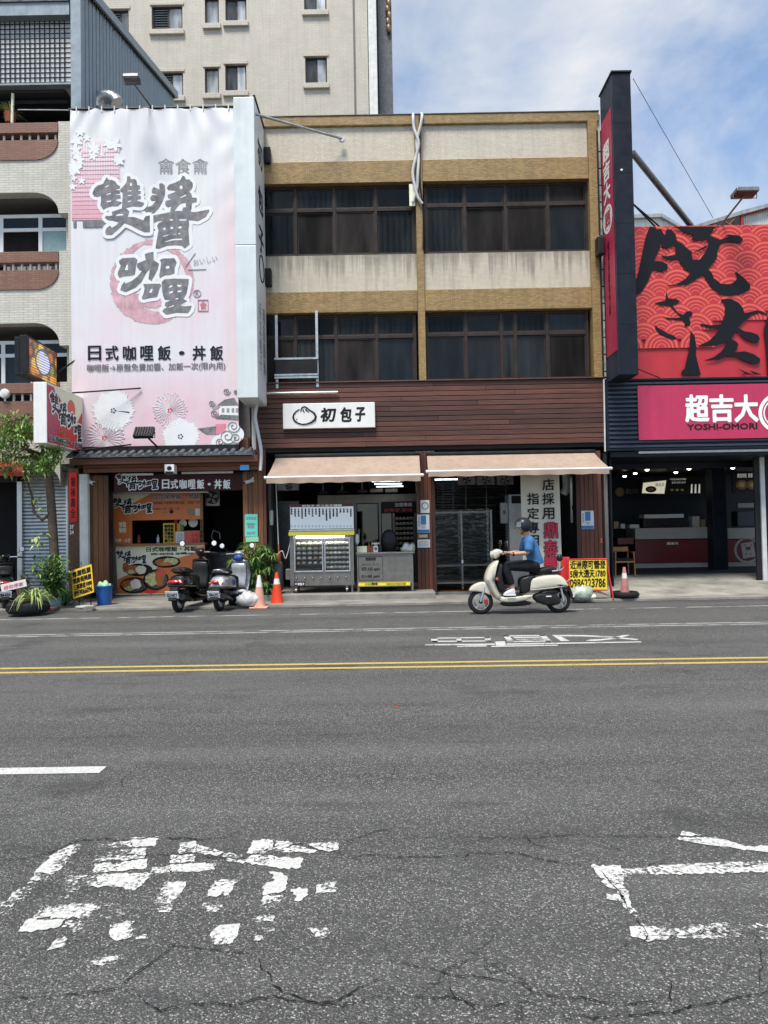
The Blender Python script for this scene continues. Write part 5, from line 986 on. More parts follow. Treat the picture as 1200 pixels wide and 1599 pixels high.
for gi, a, b, w_, h_ in ((0, .05, .52, .26, .36), (1, .29, .36, .28, .42), (2, .53, .34, .26, .30), (3, .73, .14, .24, .32)): logo_at(gi, fd(a, b, .004), (0, RW*w_, 0), (0, 0, (z1-z0)*h_), 'ink_black', 'white_print', o, .035)
letters_at('日式咖哩飯・丼飯', fd(.05, .03, .004), (0, RW*.9, 0), (0, 0, (z1-z0)*.10), 'white_print', o, .010); letters_at('日式咖哩飯・丼飯', fd(.05, .03, .009), (0, RW*.9, 0), (0, 0, (z1-z0)*.10), 'ink_black', o, .001)
MB().tube([(e1-.05, YK-.5, z1+.02), P(220, 606, YK-.06)], .018, 6).build('stay_rod', 'black_metal', o); MB().tube([(e1-.05, YK-.5, z0-.02), P(205, 694, YK-.06)], .018, 6).build('stay_rod', 'black_metal', o)
# ------------------------------------------------------------------ floodlights
def flood(lab, base, head, w_, d_, tilt, mt='black_metal'):
    o = thing('floodlight', lab, 'lamp', base, 'floodlights on arms'); base, head = Vector(base), Vector(head)
    MB().tube([base, head], .022, 8).build('arm', mt, o); ay = Vector((0, math.cos(tilt), math.sin(tilt)))*d_; az = Vector((0, -math.sin(tilt), math.cos(tilt)))*.05
    MB().obox(head + az, (w_, 0, 0), ay, az).build('housing', mt, o, .015); MB().obox(head - az*.1, (w_*.86, 0, 0), ay*.86, az*.12).build('glass', 'steel_dark', o)
    m = MB()
    for k in range(7): m.obox(head + az*2.2 + Vector((w_*(-.8+.266*k), 0, 0)), (.008, 0, 0), ay*.8, az*.35)
    m.build('cooling_fin', mt, o); MB().tube([head + Vector((-w_*1.05, 0, .05)), head + Vector((-w_*1.05, 0, -.08)), head + Vector((w_*1.05, 0, -.08)), head + Vector((w_*1.05, 0, .05))], .012, 5).build('yoke', mt, o)
flood('dark floodlight on an arm above the top edge of the white billboard', P(236, 166, YB+.05), P(206, 126, 15.9), .18, .12, -.3, 'steel_dark'); flood('black floodlight at the bottom edge of the white billboard', P(245, 697, YB-.05), P(226, 678, 15.95), .22, .15, .9)
# ------------------------------------------------------------------ roof duct
o = thing('roof_duct', 'silver round ventilation elbow duct on the roof behind the billboard', 'duct', P(160, 172, 18)); m = MB(); c = P(157, 168, 18)
for i in range(6):
    t0, t1 = math.pi*i/7, math.pi*(i+.96)/7; q = lambda t: c + Vector((.16 - .30*math.cos(t)*1.0, 0, .28*math.sin(t)))
    MB().tube([q(t0), q((t0+t1)/2), q(t1)], .17, 14).build('segment', 'alu', o, smooth=50)

# ------------------------------------------------------------------ left ground floor: shutter, post, awning scrap
GL = thing('shutter_shop', 'closed grey shutter shop below the pale balcony house', 'shopfront', (P(60, 900, 17.4).x, 17.4, .05))
a, z0, b, z1 = XR(35, 738, 105, 905, 17.4); z0 = .06; m = MB(); n = 36; h_ = (z1-z0)/n
for i in range(n):
    z = z0 + i*h_; m.add([(a, 17.40, z), (b, 17.40, z), (b, 17.37, z+h_*.3), (a, 17.37, z+h_*.3), (b, 17.375, z+h_*.75), (a, 17.375, z+h_*.75), (b, 17.40, z+h_*.97), (a, 17.40, z+h_*.97)], [(0,1,2,3), (3,2,4,5), (5,4,6,7)])
m.build('shutter_slats', 'galv', GL, kind='stuff'); B('shutter_box', 'steel_dark', GL, a-.1, 17.3, z1, b+.1, 17.7, z1+.32)
for x0, x1 in ((28, 36), (104, 107.5)): q = XR(x0, 730, x1, 905, 17.35); B('guide_post', 'alu', GL, q[0], 17.3, .06, q[2], 17.5, q[3], .01)
q = XR(-260, 700, 28, 905, 18.2); B('dark_room', 'black_void', GL, q[0], 18.2, .05, q[2], 18.3, q[3]+.3); B('head_beam', 'dark_plaster', GL, q[0], 17.3, P(20, 752, 17.3).z, P(35, 740, 17.3).x, 17.6, zA(724))
B('header_wall', 'grey_plaster', GL, P(-200, 720, 17.1).x, 17.1, P(60, 736, 17.1).z, xa1, 17.29, zA(722)+.02); struct(B('shop_floor', 'concrete', None, q[0], 17.06, -.1, P(100, 940, 17).x-.003, 23, .06))
tag(MB().add([tuple(P(x, y, Y)) for x, y, Y in ((-120, 728, 16.3), (38, 738, 16.3), (34, 722, 17.05), (-120, 712, 17.05), (-120, 738, 16.3), (38, 744, 16.3))], [(0,1,2,3), (4,5,1,0)]).build('red_awning', 'red_print', None), 'end of a faded red awning behind the street tree', 'awning')
B('shop_wall', 'dark_plaster', GL, P(-250, 800, 19).x, 19, 0, xa1-.3, 19.2, zA(724))
# ------------------------------------------------------------------ grill restaurant at the right
YR = 16.9
rx0 = P(946, 650, YR).x; rx1 = P(1420, 650, YR).x
RBL = thing('grill_restaurant', 'dark navy restaurant frontage with ribbed fascia and open interior', 'building', ((rx0+rx1)/2, YR, 0))
def ZR(y, x=1100): return P(x, y, YR).z
fz0r, fz1r = ZR(702), ZR(590)
# ribbed fascia
m = MB(); n = 15; h_ = (fz1r-fz0r-.1)/n
for i in range(n):
    z = fz0r+.05+i*h_; m.add([(rx0+.06, YR, z), (rx1, YR, z), (rx1, YR-.05, z+h_*.25), (rx0+.06, YR-.05, z+h_*.25), (rx1, YR-.05, z+h_*.65), (rx0+.06, YR-.05, z+h_*.65), (rx1, YR, z+h_*.95), (rx0+.06, YR, z+h_*.95)], [(0,1,2,3), (3,2,4,5), (5,4,6,7)])
    m.add([(rx0+.06, YR, z+h_*.95), (rx1, YR, z+h_*.95), (rx1, YR, z+h_), (rx0+.06, YR, z+h_)], [(0,1,2,3)])
m.build('ribbed_cladding', 'navy_light', RBL)
B('fascia_core', 'navy', RBL, rx0, YR+.005, fz0r, rx1, YR+.5, fz1r); B('fascia_trim', 'navy', RBL, rx0, YR-.07, fz0r, rx0+.055, YR+.004, fz1r, .006); B('fascia_trim', 'navy', RBL, rx0+.056, YR-.07, fz1r-.05, rx1, YR-.004, fz1r, .006); B('fascia_trim', 'navy', RBL, rx0+.056, YR-.07, fz0r, rx1, YR-.004, fz0r+.05, .006)
MB().tube([P(943.5, 592, YR-.05), P(945.5, 705, YR-.05)], .02, 6).build('downpipe', 'conduit', RBL)
# name sign
o = thing('name_sign', 'wide magenta shop sign with white and black lettering on ribbed fascia', 'sign', P(1110, 686, YR-.08)); q = XR(997, 603, 1400, 687, YR-.08); q = (q[0], ZR(688, 1000), q[2], ZR(603.5, 1000))
B('panel', 'magenta', o, q[0], YR-.09, q[1], q[2], YR-.055, q[3], .004)
letters_row('超吉大', 1070, 617, 1185, 658, YR-.095, 'white_print', o, .022); letters('YOSHI-OMORI', 1074, 661.5, 1183, 670.5, YR-.095, 'ink_black', o, .007)
c = P(1216, 645, YR-.1)
def annulus(c, ro, ri, Y, mt, nm, par, nx=(1,0,0), nz=(0,0,1), n=40):
    nx, nz = Vector(nx), Vector(nz); m = MB(); c = Vector(c)
    for i in range(n):
        t0, t1 = 2*math.pi*i/n, 2*math.pi*(i+1)/n; f = lambda r_, t: c + nx*r_*math.cos(t) + nz*r_*math.sin(t)
        m.face([f(ri, t0), f(ro, t0), f(ro, t1), f(ri, t1)])
    return m.build(nm, mt, par)
annulus(c, .47, .385, 0, 'white_print', 'emblem_ring', o); annulus(c - Vector((0, .002, 0)), .355, .32, 0, 'white_print', 'emblem_ring', o)
for i, (x0_, z0_, x1_, z1_) in enumerate(((-.2, -.2, .2, .2), (-.13, -.13, .13, .13), (-.07, -.05, .07, .05))): B('emblem_block', ('white_print', 'magenta', 'white_print')[i], o, c.x+x0_, YR-.1-.003*i, c.z+z0_, c.x+x1_, YR-.097-.003*i, c.z+z1_)
# ------------------------------------------------------------------ red billboard with brush characters and wave pattern
YW = 17.0; wx0, wz0, wx1, wz1 = XR(975, 352, 1430, 588, YW); wz0 = fz1r+.01; wz1 = P(1095, 352, YW).z
RBD = thing('red_billboard', 'big red wave patterned billboard with navy brush characters', 'billboard', ((wx0+wx1)/2, YW, wz0)); B('panel', 'sign_red', RBD, wx0, YW, wz0, wx1, YW+.08, wz1)
B('backing', 'dark_plaster', RBD, wx0, YW+.1, wz0, wx1, YW+.5, wz1-.02)
RW_ = .43; pm = MB(); pd = MB(); row = 0; zc = wz1 + .25
def arc(m, c, ro, ri, Y, n=18):
    for i in range(n):
        t0, t1 = math.pi*i/n, math.pi*(i+1)/n
        pts = [(c[0]+ri*math.cos(t0), c[1]+ri*math.sin(t0)), (c[0]+ro*math.cos(t0), c[1]+ro*math.sin(t0)), (c[0]+ro*math.cos(t1), c[1]+ro*math.sin(t1)), (c[0]+ri*math.cos(t1), c[1]+ri*math.sin(t1))]
        pts = [(min(max(x, wx0+.003), wx1-.003), min(z, wz1-.004)) for x, z in pts]
        if len({(round(a, 5), round(b, 5)) for a, b in pts}) < 4: continue
        m.face([(x, Y, z) for x, z in pts])
zlow = P(1080, 545, YW).z
while zc > zlow:
    Y = YW - .004 - row*.0022; k = 0; x = wx0 - RW_ + (RW_ if row % 2 else 0)
    while x < wx1 + RW_:
        hgt = zc - zlow
        if not (hgt < .55 and x > P(1110, 540, YW).x):
            for j in range(14):      # red disc that covers the row above
                t0, t1 = math.pi*j/14, math.pi*(j+1)/14; pts = [(x, zc), (x+RW_*math.cos(t0), zc+RW_*math.sin(t0)), (x+RW_*math.cos(t1), zc+RW_*math.sin(t1))]
                pts = [(min(max(a, wx0+.003), wx1-.003), min(b, wz1-.004)) for a, b in pts]
                if len({(round(a, 5), round(b, 5)) for a, b in pts}) == 3: pd.face([(a, Y, b) for a, b in pts])
            for ro, ri in ((.40, .345), (.29, .255), (.20, .17), (.115, .09)): arc(pm, (x, zc), ro, ri, Y-.0010)
        x += 2*RW_
    zc -= RW_*.5; row += 1
YI = YW - .004 - row*.0022 - .006
pd.build('wave_ground', 'sign_red', RBD, fixn=True); pm.build('wave_pattern', 'sign_orange', RBD, fixn=True)
K8 = (1200/220, 980, 330)
def brush(pts, i=0): return MB().prism([P(K8[1]+x/K8[0], K8[2]+y/K8[0], YI-.001*i) for x, y in pts], (0, .003, 0)).build('brush_stroke', 'sign_navy', RBD, fixn=True)
brush([(190,130),(240,130),(272,200),(285,300),(255,360),(230,420),(300,425),(345,450),(345,490),(300,512),(245,500),(215,500),(180,590),(120,690),(70,720),(70,600),(100,500),(130,350),(155,230)])
brush([(248,150),(290,150),(320,205),(335,150),(380,155),(415,200),(425,250),(470,275),(520,320),(560,350),(680,285),(675,310),(600,340),(548,355),(560,410),(620,410),(670,340),(690,290),(690,235),(640,245),(545,240),(570,200),(500,180),(430,145),(390,128),(790,128),(740,145),(705,205),(790,240),(860,215),(840,205),(880,197),(960,205),(988,240),(960,268),(860,262),(800,268),(765,350),(768,385),(740,430),(690,490),(720,520),(740,570),(800,615),(880,620),(925,590),(940,560),(918,525),(930,512),(1000,570),(1050,625),(1045,665),(980,700),(880,720),(790,705),(720,650),(680,590),(650,540),(600,570),(520,620),(450,625),(380,637),(330,632),(420,620),(500,570),(545,515),(490,490),(455,440),(440,405),(370,412),(310,400),(285,375),(340,380),(410,370),(412,280),(350,310),(300,305),(275,230)], 1)
brush([(335,680),(350,740),(420,745),(450,765),(420,790),(385,800),(430,860),(480,880),(500,855),(540,845),(558,865),(550,890),(525,905),(540,940),(535,970),(490,985),(490,950),(470,925),(400,922),(350,918),(310,900),(390,908),(460,900),(420,860),(360,800),(290,800),(230,778),(325,760)], 2)
brush([(238,965),(262,990),(340,1035),(400,1060),(425,1080),(400,1092),(340,1078),(270,1040),(240,1000)], 2)
brush([(540,1015),(575,1060),(590,1150),(585,1215),(610,1320),(630,1395),(460,1395),(465,1360),(490,1340),(530,1160)], 3)
brush([(795,748),(880,742),(950,775),(985,820),(1000,865),(1075,850),(1100,840),(1150,850),(1195,875),(1190,885),(1130,862),(1060,885),(985,945),(945,990),(1000,1020),(1060,1030),(1115,1050),(1132,1085),(1110,1120),(1060,1110),(1000,1080),(950,1030),(930,1020),(885,1085),(925,1105),(950,1130),(930,1180),(915,1200),(1000,1190),(1080,1215),(1135,1255),(1130,1290),(1090,1302),(1010,1275),(930,1235),(850,1232),(780,1262),(700,1272),(655,1270),(740,1240),(800,1195),(850,1130),(850,1110),(800,1125),(720,1145),(640,1150),(605,1145),(700,1100),(770,1030),(790,1005),(700,995),(630,970),(622,955),(720,968),(800,960),(830,880),(835,800)], 3)
brush([(1195,900),(1260,900),(1290,1400),(1195,1390),(1180,1150),(1165,1000)], 4); brush([(940,1335),(1010,1365),(1070,1390),(985,1388),(1000,1375)], 4); brush([(1045,1352),(1110,1375),(1150,1392),(1080,1388)], 4)
# ------------------------------------------------------------------ vertical pylon sign
YP0, YP1 = 15.95, 16.85; p0, z0, p1, z1 = XR(965, 113, 991.5, 585, YP0); p0 = P(962.5, 350, YP0).x + .0
o = thing('pylon_sign', 'tall dark navy projecting sign with magenta side panel at the roofline', 'sign', ((p0+p1)/2, YP1, z0))
B('case', 'navy', o, p0, YP0, z0, p1, YP1, z1, .012); B('top_cap', 'black_metal', o, p0-.03, YP0-.03, z1+.002, p1+.02, YP1+.02, z1+.04)
m = MB(); nr_ = 24
for i in range(nr_): y = YP0+.02+(YP1-YP0-.04)*i/nr_; m.box(p0-.012, y, z0+.02, p0-.001, y+.018, z1-.02)
m.build('side_ribs', 'navy_light', o, kind='stuff')
for i in range(1, 6): zq = z0 + (z1-z0)*i/6; B('seam', 'black_metal', o, p0+.01, YP0-.004, zq-.004, p1-.01, YP0-.001, zq+.004)
H = z1-z0; B('magenta_panel', 'magenta', o, p0-.018, YP0+.10, z0+H*.085, p0-.013, YP1-.06, z0+H*.895)
def lside(s, ya, yb, fa, fb, mt, bold=0): return letters_at(s, (p0-.022, YP0+yb, z0+H*fa), (0, -(yb-ya), 0), (0, 0, H*(fb-fa)), mt, o, bold)
for ch, fa in (('超', .745), ('吉', .675), ('大', .605)): lside(ch, .28, .72, fa, fa+.062, 'white_print', .022)
annulus((p0-.022, YP0+.50, z0+H*.545), .33, .26, 0, 'white_print', 'emblem_ring', o, (0,-1,0), (0,0,1)); annulus((p0-.022, YP0+.50, z0+H*.545), .245, .02, 0, 'white_print', 'emblem_disc', o, (0,-1,0), (0,0,1)); letters_at('囲', (p0-.025, YP0+.66, z0+H*.545-.16), (0, -.32, 0), (0, 0, .32), 'magenta', o, .014)
lside('燒\n肉\n丼\n飯\n專\n門\n店', .45, .58, .22, .47, 'deep_red', .004)
# ladder truss behind the pylon
m = MB(); tx0, tx1 = P(937.5, 380, YP1+.05).x, P(943.5, 380, YP1+.05).x
for X in (tx0, tx1): m.tube([(X, YP1+.05, fz1r), (X, YP1+.05, z1-.8)], .022, 6)
for i in range(14): z = fz1r+.2 + i*(z1-1.1-fz1r)/14; m.tube([(tx0, YP1+.05, z), (tx1, YP1+.05, z)], .018, 5)
m.build('truss', 'black_metal', o)
q = P(944, 589, YP1); MB().tube([(tx0, YP1+.03, fz1r+.05), (p1, YP1-.03, fz1r+.05)], .025, 6).build('truss_foot', 'black_metal', o)
def rod(nm, a, b, r, mt='galv', par=o): return MB().tube([a, b], r, 8).build(nm, mt, par, smooth=60)
rod('brace', P(988, 238, YP1-.1), P(1080, 353, 18.2), .075, 'steel'); rod('guy_wire', P(989, 122, YP0+.2), P(1114, 340, 19), .007, 'steel_dark'); rod('stay_rod', P(989, 318, YP1-.1), P(1024, 354, 17.2), .02, 'black_metal'); rod('stay_rod', P(989, 318, YP1-.05), P(1031, 354, 17.2), .02, 'black_metal'); rod('stay_rod', P(989, 573, YP0+.3), P(1031, 590, 16.95), .012, 'black_metal')
MB().lathe(P(971.5, 265, YP0-.01), [(.02, -.01), (.03, 0), (.03, .012)], 10, 'Y').build('bolt', 'alu_white', o)
tag(RB('wall_speaker', 'black_plastic', None, 934.5, 367, 945, 396, YP1-.25, YP1+.02, .03), 'black wall speaker on a bracket between pylon sign and ochre column', 'speaker')
flood('grey floodlight on an arm above the red billboard', P(1124, 354, YW+.06), P(1164, 304, 16.3), .26, .17, -.15, 'steel')
# background roofs
o = thing('gable_roof', 'pale gabled metal roof far behind the red billboard', 'roof', P(1030, 360, 30)); a_, b_2, c_2 = P(992, 330, 30), P(1035, 329, 30), P(1068, 354, 30); low_ = .0
MB().prism([P(985, 340, 30), P(992, 341, 30), P(1035, 339, 30), P(1066, 356, 30), P(985, 380, 30)], (0, 6, 0)).build('wall', 'pale_wall', o, fixn=True); MB().prism([P(984, 334.5, 29.8), P(1035, 333, 29.8), P(1072, 356, 29.8), P(1066, 356, 29.8), P(1034, 338, 29.8), P(984, 340, 29.8)], (0, 6.4, 0)).build('roof', 'roof_metal', o, fixn=True)
o = thing('metal_shed', 'rusty corrugated rooftop shed with red trim behind the red billboard', 'shed', P(1150, 360, 24))
MB().prism([P(1083, 352, 24), P(1160, 328, 24), P(1300, 290, 24), P(1300, 296, 24), P(1160, 334, 24), P(1086, 357, 24)], (0, 5, 0)).build('roof', 'roof_metal', o, fixn=True)
m = MB(); wxa, wxb = P(1160, 345, 24.2).x, P(1320, 345, 24.2).x; n = 46
pr = [(wxa + (wxb-wxa)*i/(n*2), 24.2 - (.03 if i % 2 else 0)) for i in range(n*2+1)]; ztop_ = P(1300, 300, 24.2).z; zb_ = P(1180, 372, 24.2).z
for i, (x, y) in enumerate(pr): t = i/(n*2); m.v += [Vector((x, y, zb_)), Vector((x, y, P(1160, 334, 24.2).z*(1-t) + P(1320, 292, 24.2).z*t))]
m.f = [(2*i, 2*i+2, 2*i+3, 2*i+1) for i in range(n*2)]; m.build('wall_sheet', 'pale_wall', o)
MB().tube([P(1159, 356, 24.1), P(1159, 333, 24.1)], .07, 4).build('trim', 'red_trim', o); MB().tube([P(1158, 335, 24.1), P(1310, 293, 24.1)], .08, 4).build('trim', 'red_trim', o)
m = MB()
for a, b in (((1090, 356), (1160, 334)), ((1112, 350), (1128, 356)), ((1128, 344), (1150, 356)), ((1150, 338), (1135, 356))): m.tube([P(*a, 24.05), P(*b, 24.05)], .035, 5)
m.build('roof_truss', 'rust', o); B('house_body', 'pale_wall', o, P(1095, 380, 24.4).x, 24.4, 0, wxb, 29, P(1100, 370, 24).z)
B('rear_block', 'pale_wall', RBL, rx0+.2, YR+8, 0, rx1, YR+8.3, wz0+1)

# ------------------------------------------------------------------ restaurant interior
zi = .30; zceil = fz0r-.02
struct(MB().add([(P(948, 930, 16).x, 15.6, .052), (rx1, 15.6, .052), (rx1, 19.0, zi), (P(948, 930, 16).x, 19.0, zi), (P(948, 930, 16).x, 15.6, -.1), (rx1, 15.6, -.1), (rx1, 19.0, -.1), (P(948, 930, 16).x, 19.0, -.1)], [(0,1,2,3), (4,7,6,5), (0,4,5,1), (1,5,6,2), (2,6,7,3), (3,7,4,0)]).build('forecourt_ramp', 'concrete_pale', None))
struct(B('restaurant_floor', 'dark_plaster', None, P(948, 930, 16).x, 19.005, -.1, rx1, 25, zi+.02))
B('ceiling', 'navy', RBL, rx0+.1, YR+.02, zceil-.12, rx1, YR+8, zceil); B('back_wall', 'navy', RBL, rx0+.1, 23.6, 0, rx1, 23.75, zceil-.12); B('side_wall', 'navy', RBL, rx0+.02, YR+.55, 0, rx0+.12, YR+8, fz1r)
q = XR(946, 705, 965, 915, YR); B('front_pillar', 'navy', RBL, rx0+.125, YR+.15, .06, P(960, 800, YR).x, YR+.5, zceil-.125, .01); B('soffit_beam', 'navy', RBL, rx0+.13, 18.6, zceil-.28, rx1, 18.75, zceil-.125)
RB('soffit_trim', 'conduit', RBL, 998, 701, 1400, 704.5, YR-.02, YR+.03)
q = XR(1114, 700, 1136, 905, 20.2); B('inner_pillar', 'navy', RBL, q[0], 20.2, zi, q[2], 20.6, zceil-.13, .01); q = XR(1190, 690, 1197, 910, 17.6); B('door_post', 'conduit', RBL, q[0], 17.6, .1, q[2], 17.72, zceil-.12, .008); q = XR(1180, 690, 1190, 910, 17.65); B('door_leaf', 'black_metal', RBL, q[0], 17.65, .2, q[2], 17.7, zceil-.13)
q = XR(1197, 690, 1420, 910, 17.7); B('side_wing_wall', 'navy', RBL, q[0], 17.72, 0, rx1, 17.9, zceil-.12)
# downlights (lit)
dl = [(1000, 713, 17.9), (1058.5, 712, 17.9), (1117, 711, 17.9), (976, 743, 21.5), (992.5, 738.5, 20.8), (1011, 733, 20.2), (1056, 737, 21.0), (1076.5, 731.5, 20.2), (1145, 730, 20.2)]
for i, (x, y, Y) in enumerate(dl):
    c = P(x, y, Y); r = .07 if i < 3 else .055
    o = thing('downlight', 'lit round downlight in the restaurant ceiling, %s' % ('front row, first from the pylon', 'front row, middle', 'front row, nearest the inner pillar', 'deepest, over the stacked boxes', 'second deepest from the side wall', 'third from the side wall, over the menu edge', 'over the menu board, lower of two', 'over the menu board, higher of two', 'beyond the inner pillar')[i], 'lamp', c, 'restaurant downlights')
    MB().lathe(c, [(r*1.15, 0), (r*1.15, .05), (r*.9, .10), (.02, .30), (.02, zceil-.12-c.z)] if zceil-.12-c.z > .32 else [(r*1.15, 0), (r*1.15, max(.02, zceil-.12-c.z))], 16).build('housing', 'black_metal', o, smooth=40); MB().lathe(c - Vector((0,0,.012)), [(r*.5, -.03), (r*.95, -.012), (r, .01)], 16).build('bulb', 'lamp_on', o, smooth=60)
# lit menu boards
def menu(lab, x0, y0, x1, y1, Y, first):
    q = XR(x0, y0, x1, y1, Y); o = thing('menu_screen', lab, 'sign', ((q[0]+q[2])/2, Y, q[1])); B('case', 'black_metal', o, q[0], Y, q[1], q[2], Y+.06, q[3], .006)
    if first:
        MB().face(outline([(1005,754),(1041,750),(1038,771),(1003,770)], Y-.003)).build('picture', 'menu_light', o, fixn=True); c = P(1017, 764, Y); MB().face(ellipse((c.x, c.z), .17, .10, Y-.006)).build('bowl_picture', 'bowl_print', o, fixn=True); MB().face(ellipse((c.x, c.z), .10, .045, Y-.008)).build('bowl_picture', 'brass', o, fixn=True)
        letters('燒肉丼', 1024, 754, 1038, 760, Y-.006, 'ink_black', o); letters('牛五花 豬五花 雞腿', 1047, 747, 1072, 749.5, Y-.004, 'menu_text', o); letters('$120  $130  $110', 1050, 752, 1071, 755, Y-.004, 'menu_text', o)
        for x in (1050, 1058, 1066): c = P(x, 765, Y); MB().face(ellipse((c.x, c.z), .05, .035, Y-.004)).build('dish_picture', 'salad_print', o, fixn=True)
        for x in (1079, 1085, 1091): MB().face(outline([(x,770),(x+1,756),(x+3,756),(x+3,770)], Y-.004)).build('drink_picture', 'menu_text', o, fixn=True)
    else:
        letters('燒肉丼飯  套餐', 1152, 739, 1176, 746, Y-.004, 'menu_text', o)
        for x in (1159, 1176): c = P(x, 757, Y); MB().face(ellipse((c.x, c.z), .19, .15, Y-.004)).build('dish_picture', 'curry_print', o, fixn=True); MB().face(ellipse((c.x, c.z), .10, .08, Y-.006)).build('dish_picture', 'salad_print', o, fixn=True)
M('menu_light', (.6, .58, .48), .5, emit=.30, ecol=(.9, .85, .65)); M('menu_text', (.6, .6, .58), .5, emit=.22, ecol=(.9, .9, .85))
menu('lit menu screen with a bowl picture over the white and red counter', 1003, 745, 1103, 772, 22.2, True); menu('lit menu screen with round dishes beyond the inner pillar', 1144, 737, 1185, 768, 22.2, False)
# counters
YQ = 21.6
o = thing('service_counter', 'white topped counter with deep red front inside the restaurant', 'counter', P(1050, 888, YQ)); q = XR(992, 824, 1106, 887, YQ)
q = (q[0], zi+.02, q[2], q[3]); hh = q[3]-q[1]; B('plinth', 'counter_white', o, q[0]+.02, YQ+.03, q[1], q[2], YQ+.7, q[1]+hh*.11); B('front', 'counter_red', o, q[0]+.02, YQ+.01, q[1]+hh*.11, q[2], YQ+.7, q[1]+hh*.70); B('top', 'counter_white', o, q[0], YQ-.06, q[1]+hh*.72, q[2]+.02, YQ+.75, q[3], .008)
letters('超吉大', 1042, 846.5, 1060, 850.5, YQ+.006, 'white_print', o, .004); q2 = XR(967, 840, 992, 850, YQ); B('side_shelf', 'counter_red', o, q2[0], YQ+.1, q2[1], q[0]-.005, YQ+.6, q2[3])
o = thing('service_counter', 'counter with white ring emblem beyond the inner pillar', 'counter', P(1170, 888, YQ)); q = XR(1137, 824, 1230, 885, YQ); q = (q[0], zi+.02, q[2], q[3]); hh = q[3]-q[1]; B('plinth', 'counter_white', o, q[0], YQ+.03, q[1], q[2], YQ+.7, q[1]+hh*.11); B('front', 'counter_red', o, q[0], YQ+.01, q[1]+hh*.11, q[2], YQ+.7, q[1]+hh*.70); B('top', 'counter_white', o, q[0]-.02, YQ-.06, q[1]+hh*.72, q[2], YQ+.75, q[3], .008)
c = P(1168, 859, YQ); annulus((c.x, YQ+.005, c.z), .40, .33, 0, 'counter_white', 'emblem_ring', o); 
MB().obox((c.x+.02, YQ+.003, c.z), (.19, 0, .03), (0, .004, 0), (-.03, 0, .23)).build('emblem_block', 'counter_white', o); MB().obox((c.x+.02, YQ-.003, c.z+.05), (.07, 0, .01), (0, .003, 0), (-.01, 0, .05)).build('emblem_dot', 'counter_red', o)
for dx_, dz2 in ((-.07, -.12), (.07, -.13), (-.09, .16), (.10, .15)): MB().obox((c.x+.02+dx_, YQ-.003, c.z+dz2), (.02, 0, .003), (0, .003, 0), (-.003, 0, .02)).build('emblem_dot', 'counter_red', o)
zt_ = P(1050, 824, YQ).z
def onc(nm, lab, cat, x0, y0, x1, mt, Yo=.15, dep=.3): q = XR(x0, y0, x1, 824, YQ+Yo); return tag(B(nm, mt, None, q[0], YQ+Yo, zt_+.002, q[2], YQ+Yo+dep, q[3], .012), lab, cat)
o = thing('display_case', 'black sneeze guard case with a pale lid on the white counter', 'display case', P(1040, 824, YQ+.2)); q = XR(1005, 806, 1075, 824, YQ+.2); B('case', 'black_plastic', o, q[0], YQ+.2, zt_+.002, q[2], YQ+.6, q[3]-.06, .02); q = XR(1006, 803, 1068, 809, YQ+.2); B('lid', 'paper', o, q[0], YQ+.16, q[1], q[2], YQ+.62, q[3], .01)
onc('tissue_box', 'pale box with printed side at the counter end by the pillar', 'box', 1082, 806, 1093, 'counter_white'); onc('card_holder', 'small dark card holder beside the pale box', 'holder', 1095, 811, 1102, 'brass'); onc('paper_stack', 'low stack of white paper at the shelf end', 'paper', 984, 819, 999, 'paper'); onc('napkin_box', 'small beige napkin box near the side wall', 'box', 959, 814, 967, 'brass'); onc('cup_stack', 'short stack of white cups on the side shelf', 'cups', 970, 818, 977, 'paper')
o = thing('cash_register', 'dark till with pale screen beyond the inner pillar', 'till', P(1166, 824, YQ+.2)); q = XR(1152, 793, 1180, 824, YQ+.2); B('body', 'navy_light', o, q[0], YQ+.2, zt_+.002, q[2], YQ+.6, q[3]-.1, .02); q = XR(1152, 788, 1178, 793, YQ+.2); B('screen', 'steel', o, q[0], YQ+.18, q[1], q[2], YQ+.24, q[3]+.05, .01)
MB().lathe(P(968, 768, 23.55), [(.14, -.02), (.16, 0), (.16, .02)], 20, 'Y').build('wall_clock', 'brass', RBL); letters('超吉大燒肉', 978, 763, 998, 771, 23.59, 'steel', RBL, .006, name='wall_lettering')
# wooden chair by the entrance pillar
o = thing('wooden_chair', 'low wooden chair with dark cushion just inside the restaurant entrance', 'chair', P(972, 905, 18.9)); c = Vector((P(972, 900, 18.9).x, 18.9, zi))
c.z = .3; s_ = .26
for sx in (-1, 1):
    for sy in (-1, 1): MB().tube([c + Vector((sx*s_, sy*s_, 0)), c + Vector((sx*s_*.92, sy*s_*.92, .62 if sy < 0 else .75))], .022, 6).build('leg', 'wood_seat', o)
MB().box(c.x-s_, c.y-s_, c.z+.34, c.x+s_, c.y+s_, c.z+.39).build('seat_frame', 'wood_seat', o, .01); MB().box(c.x-s_*.9, c.y-s_*.95, c.z+.392, c.x+s_*.9, c.y+s_*.9, c.z+.46).build('cushion', 'navy', o, .03)
for sx in (-1, 1): MB().box(c.x+sx*s_*.92-.03, c.y-s_, c.z+.60, c.x+sx*s_*.92+.03, c.y+s_, c.z+.63).build('armrest', 'wood_seat', o, .01)
MB().box(c.x-s_, c.y+s_*.85, c.z+.62, c.x+s_, c.y+s_*.95, c.z+.75).build('backrest', 'wood_seat', o, .01)
